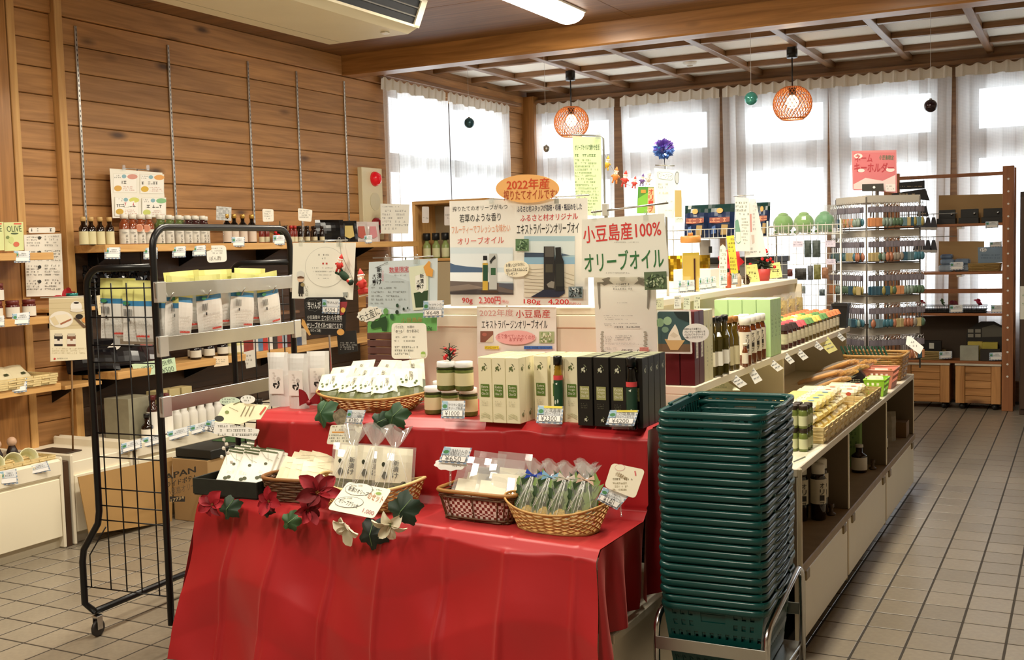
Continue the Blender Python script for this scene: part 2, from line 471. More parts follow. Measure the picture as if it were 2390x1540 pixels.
wb=MB();last=XW
for a,b in bx:
 wb.box(last,a,YB,YB+0.12,-0.05,3.4);wb.box(a,b,YB,YB+0.12,-0.05,ZS);wb.box(a,b,YB,YB+0.12,ZM1-(ZM1-ZM2),ZM1);wb.box(a,b,YB,YB+0.12,ZT,3.4);last=b
wb.box(last,3.3,YB,YB+0.12,-0.05,3.4)
wall_back=struct(wb.build('wall_back',LATW[0]))
GLASS=film('window_glass',(0.97,0.99,1.0),0.0,0.06,0.0)
DARKF=M('#3a261a',0.5,name='dark_frame')
wn=[0]
def window(fr,panes):
 wn[0]+=1;w=struct(fr.build('window_%d'%wn[0],DARKF))
 for p in panes:p.build('window_pane',GLASS,w)
for a,b in bx:
 f=MB();ps=[]
 for z0,z1 in((ZS,ZM2),(ZM1,ZT)):
  y0,y1=YB+0.03,YB+0.08
  f.box(a,a+0.03,y0,y1,z0,z1);f.box(b-0.03,b,y0,y1,z0,z1);f.box(a,b,y0,y1,z0,z0+0.03);f.box(a,b,y0,y1,z1-0.03,z1)
  ps.append(MB().box(a+0.03,b-0.03,y0+0.02,y0+0.026,z0+0.03,z1-0.03))
 window(f,ps)
f=MB();ps=[]
ly=(LW0,(LW0+LW1)/2-0.03,(LW0+LW1)/2+0.03,LW1)
lz1,lz2=P(1000,372,X=XW).z,P(1000,398,X=XW).z
f.box(XW-0.1,XW-0.04,ly[1],ly[2],LWZ0,LWZ1);f.box(XW-0.1,XW-0.04,LW0,LW1,lz2,lz1)
for y0,y1 in((ly[0],ly[1]),(ly[2],ly[3])):
 for z0,z1 in((LWZ0,lz2),(lz1,LWZ1)):
  f.box(XW-0.1,XW-0.05,y0,y0+0.03,z0,z1);f.box(XW-0.1,XW-0.05,y1-0.03,y1,z0,z1);f.box(XW-0.1,XW-0.05,y0,y1,z0,z0+0.03);f.box(XW-0.1,XW-0.05,y0,y1,z1-0.03,z1)
  ps.append(MB().box(XW-0.08,XW-0.074,y0+0.03,y1-0.03,z0+0.03,z1-0.03))
window(f,ps)
PLAST=M('#d8cdb6',0.8,name='plaster')
struct(MB().box(3.2,3.32,-2.5,YB,-0.05,3.4).build('wall_right',PLAST))
struct(MB().box(XW,3.3,-2.62,-2.5,-0.05,3.4).build('wall_front',PLAST))
ceil=struct(MB().box(XW,3.2,-2.5,7.5,3.125,3.3).build('ceiling',CEILW[0]))
for k in range(9):
 y1=7.5-k*1.1;y0=max(-2.5,y1-1.1)
 for x0,x1 in((XW,-2.83),(-2.83,0.2),(0.2,3.2)):
  MB().cbox(-(x1-x0)/2+0.001,(x1-x0)/2-0.001,-(y1-y0)/2+0.001,(y1-y0)/2-0.001,0,0.03,0.003).build('ceiling_board',CEILW[0],ceil,loc=((x0+x1)/2,(y0+y1)/2,3.1))
trim(XW,3.2,7.5,7.69,2.94,3.25,BEAMW[0],0.012)
lat=struct(MB().box(XW,3.2,7.69,YB,3.19,3.4).build('ceiling_lattice',M('#8a8378',0.9,name='void')))
XMS=[-4.905+0.69*k for k in range(12)];YMS=[8.20,8.93,9.65,10.36]
for x in XMS:
 if x<3.1:MB().cbox(-0.032,0.032,-1.63,1.63,0,0.055,0.004).build('lattice_joist',LATW[1],lat,loc=(x,9.32,3.125))
ex=[XW]+XMS+[3.2];ey=[7.69]+YMS+[YB]
for y in YMS:
 for a,b in zip(ex,ex[1:]):
  if b-a>0.1 and b<=3.2:MB().cbox(-(b-a)/2+0.033,(b-a)/2-0.033,-0.03,0.03,0,0.05,0.004).build('lattice_batten',LATW[0],lat,loc=((a+b)/2,y,3.13))
PANEL=M('#f1ece0',0.85,name='ceiling_panel',bump=0.15,vscale=120,var=0.03)
pm={}
for a,b in zip(ex,ex[1:]):
 for c,d in zip(ey,ey[1:]):
  if b-a<0.1 or b>3.25:continue
  k=(round(b-a,2),round(d-c,2))
  if k not in pm:pm[k]=MB().box(-(b-a)/2+0.02,(b-a)/2-0.02,-(d-c)/2+0.02,(d-c)/2-0.02,0,0.01).mesh('ceiling_panel',[PANEL])
  o=bpy.data.objects.new('ceiling_panel',pm[k]);COL.objects.link(o);o.parent=lat;o.location=((a+b)/2,(c+d)/2,3.178)
trim(XW,3.2,YB-0.05,YB,3.06,3.25,LATW[0])
def _curtain(nt):
 d=nt.nodes.new('ShaderNodeBsdfDiffuse');d.inputs[0].default_value=(0.90,0.87,0.82,1)
 t=nt.nodes.new('ShaderNodeBsdfTranslucent');t.inputs[0].default_value=(0.95,0.93,0.90,1)
 tr=nt.nodes.new('ShaderNodeBsdfTransparent')
 tc=nt.nodes.new('ShaderNodeTexCoord');w1=nt.nodes.new('ShaderNodeTexWave');w1.inputs['Scale'].default_value=24;w1.bands_direction='X';w1.inputs['Distortion'].default_value=1.5
 w2=nt.nodes.new('ShaderNodeTexWave');w2.inputs['Scale'].default_value=24;w2.bands_direction='Z';w2.inputs['Distortion'].default_value=1.5
 nt.links.new(tc.outputs['Object'],w1.inputs['Vector']);nt.links.new(tc.outputs['Object'],w2.inputs['Vector'])
 ad=nt.nodes.new('ShaderNodeMath');ad.operation='ADD';nt.links.new(w1.outputs['Fac'],ad.inputs[0]);nt.links.new(w2.outputs['Fac'],ad.inputs[1])
 mr=nt.nodes.new('ShaderNodeMapRange');mr.inputs['From Max'].default_value=2;mr.inputs['To Min'].default_value=0.07;mr.inputs['To Max'].default_value=0.24;nt.links.new(ad.outputs[0],mr.inputs['Value'])
 a=nt.nodes.new('ShaderNodeMixShader');a.inputs[0].default_value=0.6;nt.links.new(d.outputs[0],a.inputs[1]);nt.links.new(t.outputs[0],a.inputs[2])
 b=nt.nodes.new('ShaderNodeMixShader');nt.links.new(mr.outputs[0],b.inputs[0]);nt.links.new(a.outputs[0],b.inputs[1]);nt.links.new(tr.outputs[0],b.inputs[2])
 return b.outputs[0]
SHEER=mixmat('sheer_curtain',_curtain)
HEADER=M('#e6ded0',0.85,name='curtain_header')
def curtain(p0,p1,z0,z1,label,group,gather=0.0,seed=1):
 p0=Vector((*p0,0));p1=Vector((*p1,0));d=p1-p0;L=d.length;d.normalize();n=Vector((-d.y,d.x,0));rn=random.Random(seed)
 nf=max(3,round(L/0.115));ph=rn.random()*6;nu=nf*14
 root=thing('sheer_curtain',label,'curtain',tuple((p0+p1)/2+Vector((0,0,z0))),group=group)
 c0=(p0+p1)/2+Vector((0,0,z0))
 def fn(u,v):
  z=z0+(z1-0.09-z0)*v;s=u
  a=0.020+0.016*(1-v)+0.006*math.sin(u*17+ph)
  if gather:s=u+gather*(1-v)*(0.5-u)*0.25
  th=2*math.pi*nf*0.6*u+1.3*math.sin(5*u+ph)
  q=p0+d*(L*s+(0.010+0.022*(1-v))*math.sin(2*th)*min(1,12*u*(1-u)))+n*(a*math.sin(th))
  return(q.x-c0.x,q.y-c0.y,z-c0.z)
 MB().grid(fn,nu,14).build('drape',SHEER,root)
 def fh(u,v):
  z=z1-0.10+0.10*v;t=(u*nf)%1.0;k=max(0,1-abs(t-0.5)*7)
  q=p0+d*(L*u)-n*(0.016*k*(1-0.35*v)+0.006*(1-v));return(q.x-c0.x,q.y-c0.y,z-c0.z+0.012*math.cos(2*math.pi*(t-0.5))*v)
 MB().grid(fh,nf*14,3).build('pleated_header',HEADER,root)
XC=XW+0.06;YC=YB-0.11
CZ=3.035
cp=[(1246,1434),(1447,1679),(1686,1932),(1932,2222),(2230,2440)]
gl='sheer curtains along the long window wall'
lb=['narrow sheer white curtain next to the wooden corner post','sheer white curtain behind the hanging green poster and purple pompom','sheer white curtain behind the lit wicker lamp above the plush toys','sheer white curtain behind the black hanging bauble and key ring tower','sheer white curtain behind the wooden peg-hole shelf post']
for i,(a,b)in enumerate(cp):
 curtain((P(a,240,Y=YC).x,YC),(P(b,240,Y=YC).x,YC),0.2,CZ,lb[i],gl,0.3,i)
XR=P(2440,240,Y=YC).x
curtain((XR+0.02,YC),(XR+1.5,YC),0.2,CZ,'sheer white curtain past the shelf unit at the room end',gl,0.2,8)
curtain((XC,P(1042,240,X=XC).y-0.01),(XC,P(890,200,X=XC).y),0.6,2.985,'sheer white curtain hanging next to the red fire alarm panel','sheer curtains on the plank wall',0,21)
curtain((XC,P(1189,240,X=XC).y),(XC,P(1044,220,X=XC).y+0.01),0.6,2.985,'bluish sheer curtain behind the dark teal bauble','sheer curtains on the plank wall',0,22)
trim(XW+0.02,3.1,YC-0.03,YB-0.05,CZ+0.012,CZ+0.045,LATW[0])
trim(XW+0.015,XC+0.03,8.0,10.6,2.995,3.03,LATW[1])
#============ ceiling fittings
ac=thing('air_conditioner','cream ceiling-hung air conditioner with a black outlet grille','air conditioner',(-4.05,5.1,3.1))
sec=[(-0.37,0),(-0.37,-0.14),(-0.30,-0.25),(0.30,-0.25),(0.37,-0.22),(0.44,-0.06),(0.44,0)]
mb=MB();y0,y1=-0.85,0.86
vs=[(x,y0,z)for x,z in sec]+[(x,y1,z)for x,z in sec];n=len(sec)
mb.add(vs,[tuple(range(n)),tuple(range(n,2*n))[::-1]]+[(i,n+i,n+(i+1)%n,(i+1)%n)for i in range(n)])
ACM=M('#d9d0b4',0.45,name='ac_cream',var=0.03,vscale=4)
mb.build('casing',ACM,ac)
MB().box(-0.20,-0.195,y0+0.02,y1-0.02,-0.2505,-0.249).build('panel_seam',M('#9c947c',0.6),ac)
def ang(u,v,d):
 a=Vector((0.37,0,-0.22));b=Vector((0.44,0,-0.06));t=(b-a);nn=Vector((t.z,0,-t.x)).normalized();q=a+t*v+nn*d
 return(q.x,y0+(y1-y0)*u,q.z)
g1=MB()
for(u0,u1,v0,v1)in((0,1,0,0.08),(0,1,0.92,1.0),(0,0.03,0,1),(0.965,1,0,1)):
 g1.add([ang(u0,v0,0.012),ang(u1,v0,0.012),ang(u1,v1,0.012),ang(u0,v1,0.012),ang(u0,v0,0),ang(u1,v0,0),ang(u1,v1,0),ang(u0,v1,0)],[(0,1,2,3),(0,4,5,1),(1,5,6,2),(2,6,7,3),(3,7,4,0)])
g1.build('outlet_frame',M('#efe6cc',0.4),ac)
MB().add([ang(0.03,0.08,0.002),ang(0.965,0.08,0.002),ang(0.965,0.92,0.002),ang(0.03,0.92,0.002)],[(0,1,2,3)]).build('outlet',M('#0b0a08',0.5),ac)
for v in(0.35,0.65):MB().tube([ang(0.03,v,0.006),ang(0.96,v,0.006)],0.005,5).build('louver',M('#6a655a',0.4),ac)
MB().cbox(0.20,0.24,y1-0.16,y1-0.11,-0.262,-0.25,0.004).build('badge',M('#e8e6e0',0.3),ac)
DIFF=M('#fffaf0',0.4,emit=9.0,name='lamp_diffuser')
lamp0=thing('fluorescent_light','bright white bowl-fronted fluorescent ceiling light','ceiling light',(0,0,3.1))
hh=[(-0.115,0)]+[(0.11*math.cos(math.pi*(1+i/10)),-0.015-0.065*math.sin(math.pi*i/10))for i in range(11)]+[(0.115,0)]
n=len(hh);mb=MB();vs=[(x,-0.62,z)for x,z in hh]+[(x,0.62,z)for x,z in hh]
mb.add(vs,[(i,i+1,n+i+1,n+i)for i in range(1,n-2)]+[tuple(range(n)),tuple(range(n,2*n))[::-1]],0,True)
mb.build('diffuser',DIFF,lamp0)
MB().cbox(-0.12,0.12,-0.63,0.63,-0.015,0.0,0.003).build('housing',M('#e9e6dc',0.4),lamp0)
ld=bpy.data.lights.new('tube_light','AREA');ld.shape='RECTANGLE';ld.size=0.2;ld.size_y=1.2;ld.energy=LAMP_W;ld.color=LAMP_COL
lo=bpy.data.objects.new('tube_light',ld);COL.objects.link(lo);lo.parent=lamp0;lo.location=(0,0,-0.085)
sp=Spawn(lamp0)
sp((-3.14,6.44,3.1),label='bright fluorescent ceiling light between the air conditioner and the beam',group='fluorescent ceiling lights')
for x,y in((-3.14,3.8),(-3.14,1.1),(-1.15,5.9),(-1.15,3.8),(-1.15,1.1)):
 sp((x,y,3.1),label='fluorescent ceiling light on the boarded ceiling over the shop floor',group='fluorescent ceiling lights')
WICK=M('#d98a4e',0.6,name='wicker')
def pendant(x,y,label,s=1.0):
 t=thing('pendant_lamp',label,'pendant lamp',(x,y,3.125),group='wicker pendant lamps')
 MB().cbox(-0.035,0.035,-0.035,0.035,-0.07,0,0.005).lathe([(0.045,-0.09),(0.045,-0.02)],12).build('ceiling_cup',BLACKM,t)
 MB().tube([(0,0,-0.07),(0,0,-0.33)],0.006,6).build('rod',BLACKM,t)
 zc=-0.47;prof=[]
 for i in range(13):
  a=-1.05+2.25*i/12;prof.append((0.16*math.cos(a)**0.8 if math.cos(a)>0.1 else 0.06,zc+0.145*math.sin(a)))
 mb=MB();N=30
 for sgn in(1,-1):
  for k in range(N):
   pts=[]
   for i in range(13):
    a=2*math.pi*(k/N)+sgn*i*0.10;r,z=prof[i];pts.append((r*math.cos(a),r*math.sin(a),z))
   mb.tube(pts,0.0032,4,cap=False)
 mb.build('woven_shade',WICK,t)
 for q,rr in((0,0.006),(-1,0.006)):
  mb=MB();r,z=prof[q];mb.tube([(r*math.cos(2*math.pi*i/24),r*math.sin(2*math.pi*i/24),z)for i in range(24)],rr,5,closed=True)
  mb.build('shade_ring',WICK,t)
 MB().lathe([(0.03,-0.40),(0.03,-0.335)],10).build('lamp_holder',BLACKM,t)
 MB().sphere((0,0,-0.455),0.05,14,10,sz=1.1).build('bulb',M('#ffe2b0',0.3,emit=14.0),t)
 pl=bpy.data.lights.new('bulb_light','POINT');pl.energy=5.0;pl.color=(1,0.72,0.42);pl.shadow_soft_size=0.055
 po=bpy.data.objects.new('bulb_light',pl);COL.objects.link(po);po.parent=t;po.location=(0,0,-0.455)
pendant(-4.232,9.5,'lit woven wicker pendant lamp over the hanging green poster')
pendant(-2.197,9.5,'lit woven wicker pendant lamp next to the turquoise bauble')
def bauble(px,py,r,Y,col,label,metal=0.4):
 c=P(px,py,Y=Y);t=thing('bauble',label,'ornament',tuple(c),group='hanging glass baubles')
 MB().sphere((0,0,0),r,18,12).build('ball',M(col,0.12,metal,coat=0.5),t)
 MB().lathe([(r*0.22,r*0.95),(r*0.22,r*1.15)],10).build('cap',CHROME,t)
 MB().tube([(0,0,r*1.1),(0,0,3.18-c.z)],0.0012,4).build('thread',M('#d8d8d4',0.4),t)
bauble(1753,230,0.048,8.0,'#4fa79b','turquoise swirled glass bauble hanging on a thread')
bauble(2172,247,0.046,8.6,'#2b1a22','dark plum glass bauble hanging on a thread')
bauble(1095,287,0.044,8.2,'#2e5560','dark teal glass bauble hanging on a thread before the curtain',0.5)
bauble(1275,347,0.030,8.6,'#b9b6b0','small silver glass bauble hanging on a thread',0.9)
c=P(1610,147,Z=3.17)
t=thing('smoke_detector','round white smoke detector on a ceiling panel','smoke detector',(c.x,c.y,3.178))
MB().lathe([(0.05,-0.03),(0.065,-0.012),(0.065,0)],20).build('base',WHITE,t)
MB().lathe([(0.022,-0.045),(0.03,-0.03)],14).build('sensor_cap',M('#dcd8cc',0.4),t)
#============ display gondola (long white counter)
XG,YG0,YG1=-0.90,3.92,6.95
ZC,ZMID,ZTOP=0.695,0.977,1.271
yd=[YG0,P(1981,1060,X=XG).y,P(2069,980,X=XG).y,YG1]
gon=thing('display_counter','long cream stepped display counter with open cubbies and cabinet doors beside the aisle','counter',(-1.9,5.4,0))
G=Vector((1.9,-5.4,0))
LAMD=M('#6b5c48',0.6,name='laminate_inside_shaded',var=0.05,vscale=5)  # bare board brown; the cubbies' shade is painted into it as well
BOARD=M('#9a8464',0.55,name='board_edge',var=0.12,vscale=12)
def gb(name,x0,x1,y0,y1,z0,z1,mat=CREAM,b=0.003,par=None):
 return MB().cbox(x0+1.9,x1+1.9,y0-5.4,y1-5.4,z0,z1,b).build(name,mat,par or gon)
for sd,(xa,xb)in enumerate(((XG,-1.62),(-2.38,-3.04))):
 s=1 if sd==0 else-1;inn=xb if sd==0 else xa
 xe=XG if sd==0 else-3.04
 lo,hi=(lambda a,b:(min(a,b),max(a,b))),None
 x0,x1=lo(xe,-1.62 if sd==0 else-2.38)
 gb('counter_top',x0,x1,YG0,YG1,ZC-0.03,ZC)
 gb('shelf_board',*lo(xe+0.006*s,xe-0.5*s),YG0,YG1+0.012,0.30,0.335,BOARD)
 for y in(yd if sd==0 else(YG0,YG1)):
  gb('divider',*lo(xe-0.004*s,xe-0.5*s),y if y<YG1 else y-0.02,(y+0.02)if y<YG1 else y,0.335,ZC-0.03,LAMD)
  gb('divider_edge',*lo(xe+0.0*s,xe-0.006*s),y if y<YG1 else y-0.02,(y+0.02)if y<YG1 else y,0.335,ZC-0.03)
 gb('back_panel',*lo(xe-0.5*s,xe-0.515*s),YG0,YG1,0.03,ZC-0.03,LAMD)
 gb('plinth',*lo(xe-0.06*s,xe-0.5*s),YG0+0.02,YG1-0.02,0.0,0.04,M('#1c1915',0.7))
 if sd==0:
  ye=[YG0+0.03,yd[1]-0.02,yd[2]-0.015,YG1]
  for a,b in zip(ye,ye[1:]):
   d=gb('cabinet_door',XG-0.025,XG,a+0.012,b-0.022,0.045,0.292)
   for yy in(a+0.07,b-0.13):gb('hinge_cover',XG-0.002,XG+0.008,yy,yy+0.055,0.262,0.30,M('#8d7b58',0.5),par=d)
  for y in ye[1:3]:gb('door_post',XG-0.04,XG-0.004,y-0.02,y+0.012,0.03,0.30,M('#a88f62',0.5))
  for k,yy in enumerate((yd[1]-0.13,yd[2]-0.12)):
   MB().lathe([(0.016,0),(0.02,0.008),(0.009,0.014),(0.008,0.03),(0.012,0.036),(0.012,0.05)],12).build('levelling_foot',M('#4a3624',0.4),gon,loc=(XG+1.9-0.05,yy-5.4,0.335))
  gb('end_cap',XG,XG+0.012,YG0+0.0,YG0+0.02,0.0,ZC,M('#c9bda0',0.5))
 xm=-1.27 if sd==0 else-2.72
 gb('step_shelf',*lo(xm,-1.62 if sd==0 else-2.38),YG0,YG1,ZMID-0.032,ZMID)
 for y in((YG0,YG0+1.42,YG1-0.02)if sd==0 else(YG0,YG1-0.02)):
  gb('step_support',*lo(xm-0.02*s,-1.62 if sd==0 else-2.38),y,y+0.02,ZC,ZMID-0.032)
gb('core_left',-2.40,-2.38,YG0,YG1,ZC,ZTOP-0.03);gb('core_right',-1.62,-1.60,YG0,YG1,ZC,ZTOP-0.03)
gb('top_board',-2.42,-1.585,YG0-0.015,YG1,ZTOP-0.03,ZTOP)
gb('end_panel',-2.52,-1.56,YG0-0.012,YG0+0.012,0.0,ZTOP-0.03)
gb('end_panel',-2.52,-1.56,YG1-0.012,YG1+0.012,0.0,ZTOP-0.03)
gb('end_rail',-2.52,-1.56,YG0-0.02,YG0-0.012,ZTOP-0.08,ZTOP-0.03)
#============ red satin stepped table
plinth=thing('low_white_platform','low white display platform half hidden by red satin','platform',(-2.04,3.5,0))
MB().cbox(-0.76,0.755,-0.38,0.40,0.27,0.30,0.003).build('top_board',CREAM,plinth)
MB().cbox(-0.745,0.745,-0.365,0.39,0.0,0.27,0.003).build('body',CREAM,plinth)
ZL,ZU=0.605,0.900
tb=thing('display_table','stepped wooden table under the red satin cloth','table',(-2.05,3.4,0))
MB().prism([(-0.77,-0.03),(0.775,0.045),(0.775,0.47),(-0.77,0.47)],ZU-0.03,ZU-0.006).build('upper_board',LIGHTW[0],tb)
MB().prism([(-0.88,-0.24),(0.765,-0.41),(0.765,-0.07),(-0.88,-0.11)],ZL-0.03,ZL-0.006).build('lower_board',LIGHTW[0],tb)
for x in(-0.76,0.70):
 MB().cbox(x,x+0.05,0.40,0.46,0.30,ZU-0.03).build('leg',LIGHTW[2],tb)
 MB().cbox(x,x+0.05,-0.20,-0.15,0.30,ZL-0.03).build('leg',LIGHTW[2],tb)
def _satin():
 m=M('#aa1c22',0.40,spec=0.5,name='red_satin',sheen=0.3)
 nt=m.node_tree;b=nt.nodes['Principled BSDF'];b.inputs['Sheen Tint'].default_value=(1,0.35,0.3,1)
 tc=nt.nodes.new('ShaderNodeTexCoord');n=nt.nodes.new('ShaderNodeTexNoise');n.inputs['Scale'].default_value=4;n.inputs['Detail'].default_value=2
 bp=nt.nodes.new('ShaderNodeBump');bp.inputs['Strength'].default_value=0.1;bp.inputs['Distance'].default_value=0.03
 nt.links.new(tc.outputs['Object'],n.inputs['Vector']);nt.links.new(n.outputs['Fac'],bp.inputs['Height']);nt.links.new(bp.outputs['Normal'],b.inputs['Normal'])
 return m
SATIN=_satin()
cl=MB()
XL,XRt=-2.97,-1.268
def yfront(t):return 3.13+(2.95-3.13)*t
def wob(a,b):return 0.5*math.sin(3.1*a+1.7*b)+0.3*math.sin(7.3*a-2.1*b+1)+0.2*math.sin(12.7*a+5.3*b+2)
CRX=[0.11,0.25,0.39,0.53,0.67,0.81,0.95];CRS=[0.18,0.47,0.60,0.74,0.9]
def crease(v,lines,w):return sum(math.exp(-((v-c)/w)**2)for c in lines)
def prof(s,t):
 yf=yfront(t);yu=3.315+0.075*t
 pts=[(3.88,ZU),(yu+0.045,ZU),(yu,ZU-0.03),(yu-0.005,ZL+0.03),(yu-0.045,ZL),(yf+0.03,ZL),(yf,ZL-0.03),(yf-0.10,0.012)]
 ks=[0,0.2,0.235,0.37,0.40,0.56,0.585,1.0]
 for i in range(7):
  if s<=ks[i+1]or i==6:
   f=(s-ks[i])/(ks[i+1]-ks[i]);return(pts[i][0]+(pts[i+1][0]-pts[i][0])*f,pts[i][1]+(pts[i+1][1]-pts[i][1])*f,i)
def cloth(s,t):
 y,z,i=prof(s,t)
 w=s>0.40
 xl=XL if w else-2.83;xr=XRt if w else-1.262
 if 0.36<s<=0.42:f=(s-0.36)/0.06;xl=-2.83+(XL+2.83)*f;xr=XRt
 x=xl+(xr-xl)*t
 cr=crease(t+0.008*math.sin(9*s),CRX,0.006)
 if i in(0,4):z+=0.003*cr+0.002
 elif i in(2,):y-=0.012*wob(x*3,z)+0.004*cr
 elif i==6:
  f=(s-0.585)/0.415
  flare=(abs(t-0.45)*2)**3
  tri=lambda v:abs((v%1.0)*2-1)*2-1
  tw=t+0.012*math.sin(7*f+20*t)
  y-=0.020*f*wob(2.4*x+1.1*z,z*1.3)+0.012*cr*(0.5+f)
  y-=(0.010+0.020*f)*tri(tw*3.55+0.12)+0.009*tri(f*1.7+0.25*math.sin(9*t)+0.2*t)*min(1,f*4)
  dg=math.sin(9*(t*1.75-f*0.62)+0.8)+0.7*math.sin(13*(t*1.5+f*0.55)+2.0)
  y-=0.010*min(1,2.5*f)*dg
  x+=(t-0.5)*0.12*f;y-=0.03*f*flare
  z=max(z,0.006)
 return(x,y,z)
cl.grid(cloth,170,280)
def flapL(s,t):
 a=Vector(cloth(0.0+0.585*t,0.0));z=a.z*(1-s)+0.01*s
 return(a.x-0.07*s-0.02*s*math.sin(t*20)-0.004,a.y-0.10*s*t+0.02*math.sin(9*t)*s,z)
cl.grid(flapL,30,60)
def flapR(s,t):
 a=Vector(cloth(0.40+0.185*t,1.0));zb=0.315 if t<0.75 else 0.315-(t-0.75)*1.1
 z=a.z*(1-s)+zb*s
 return(a.x+0.004-0.05*s*(1-t*1.4)+0.03*math.sin(t*15+2*s)*s,a.y-0.04*s*t,z)
cl.grid(flapR,40,40)
def flapU(s,t):
 y=3.88-0.50*t;z=ZU*(1-s)+0.325*s
 return(-1.262+0.006-0.03*s+0.022*math.sin(t*18+1.5*s)*(0.2+s)*0.8,y,z)
cl.grid(flapU,40,50)
tag(cl.build('satin_tablecloth',SATIN),'shiny red satin cloth draped over the stepped table','tablecloth')
#============ stack of shopping baskets
GREEN=M('#08433f',0.30,name='basket_green',spec=0.6)
def basket_proto():
 t=thing('shopping_basket','dark green plastic shopping basket','shopping basket')
 wt,lt,wb_,lb_,h=0.155,0.232,0.128,0.200,0.235
 mb=MB()
 def wall(side):
  n=24 if side<2 else 32;k=14
  for i in range(n):
   for j in range(k):
    hole=False
    if side<2:
     if j in(10,12)and(i in(2,4,6,17,19,21)):hole=True
     if j in(2,3,5,6,8)and i%2==1:hole=True
     if j in(11,12)and 9<=i<=14:hole=True
    else:
     if j in(2,3,5,6,8,9,11,12)and i%2==1:hole=True
    if hole:continue
    q=[]
    for(a,b)in((i,j),(i+1,j),(i+1,j+1),(i,j+1)):
     u=a/n*2-1;v=b/k;W_=wb_+(wt-wb_)*v;L_=lb_+(lt-lb_)*v;z=h*v
     q.append((u*W_,-L_,z)if side==0 else(-u*W_,L_,z)if side==1 else(W_,u*L_,z)if side==2 else(-W_,-u*L_,z))
    mb.add(q,[(0,1,2,3)])
 for s in range(4):wall(s)
 mb.add([(-wb_,-lb_,0.002),(wb_,-lb_,0.002),(wb_,lb_,0.002),(-wb_,lb_,0.002)],[(0,1,2,3)])
 mb.build('body',GREEN,t)
 rw,rl=0.165,0.238
 ring=rounded([(-rw,-rl),(rw,-rl),(rw,rl),(-rw,rl)],0.045,4)
 sec=[(-0.013,0.0),(0.0,0.004),(0.004,-0.004),(0.002,-0.016),(-0.004,-0.018)]
 rb=MB();n=len(ring);vs=[]
 for x,y in ring:
  d=Vector((x,y)).normalized()
  for o,z in sec:vs.append((x+d.x*o,y+d.y*o,h+z))
 k=len(sec)
 rb.add(vs,[(i*k+j,((i+1)%n)*k+j,((i+1)%n)*k+(j+1)%k,i*k+(j+1)%k)for i in range(n)for j in range(k)],0,True)
 rb.build('rim',GREEN,t)
 for s in(-1,1):
  hb=MB().tube([(s*0.16,-0.10,h+0.004),(s*0.172,-0.08,h+0.004),(s*0.176,0.0,h+0.002),(s*0.172,0.10,h+0.004),(s*0.16,0.12,h+0.004)],0.0035,6).build('handle',M('#5f6f6c',0.25,0.6)if s>0 else GREEN,t)
 for x,y in((-0.16,-0.10),(0.16,-0.10),(-0.16,0.12),(0.16,0.12)):
  MB().sphere((x,y,h+0.006),0.007,8,6).build('handle_lug',GREEN,t)
 return t
bsp=Spawn(basket_proto())
NB,Z0B,DZB=25,0.404-0.235,0.0246
random.seed(5)
for k in range(NB):
 lb='topmost empty dark green basket of the tall stack' if k==NB-1 else 'lowest dark green basket of the tall stack, resting in the chrome stand' if k==0 else 'dark green shopping basket nested inside the tall stack'
 bsp((-1.004+random.uniform(-0.003,0.003),3.42+random.uniform(-0.003,0.003),Z0B+k*DZB),R(random.uniform(-0.6,0.6))+R(2.4),label=lb,group='stacked shopping baskets')
st=thing('basket_stand','chrome tube stand holding the stack of green baskets','stand',(-1.0,3.425,0))
for s in(-1,1):
 x=s*0.172
 p=[(x,-0.235,0.03),(x,-0.235,0.30)]+[(x,-0.235+0.06*(1-math.cos(a)),0.30+0.06*math.sin(a))for a in(0.4,0.8,1.2,1.57)]
 p+=[(x,0.17,0.43)]+[(x,0.17+0.06*math.sin(a),0.37+0.06*math.cos(a))for a in(0.4,0.8,1.2,1.57)]+[(x,0.23,0.03)]
 MB().tube(p,0.011,8).build('side_tube',CHROME,st)
MB().cbox(-0.172,0.172,-0.246,-0.241,0.255,0.295,0.001).build('front_band',STEEL,st)
MB().cbox(-0.172,0.172,0.235,0.240,0.255,0.295,0.001).build('rear_band',STEEL,st)
MB().cbox(-0.172,0.172,-0.235,0.235,0.155,0.165,0.002).build('tray',STEEL,st)
for x in(-0.172,0.172):
 for y in(-0.235,0.23):MB().lathe([(0.014,0),(0.014,0.035)],10,c=(x,y,0)).build('rubber_foot',BLACKM,st)
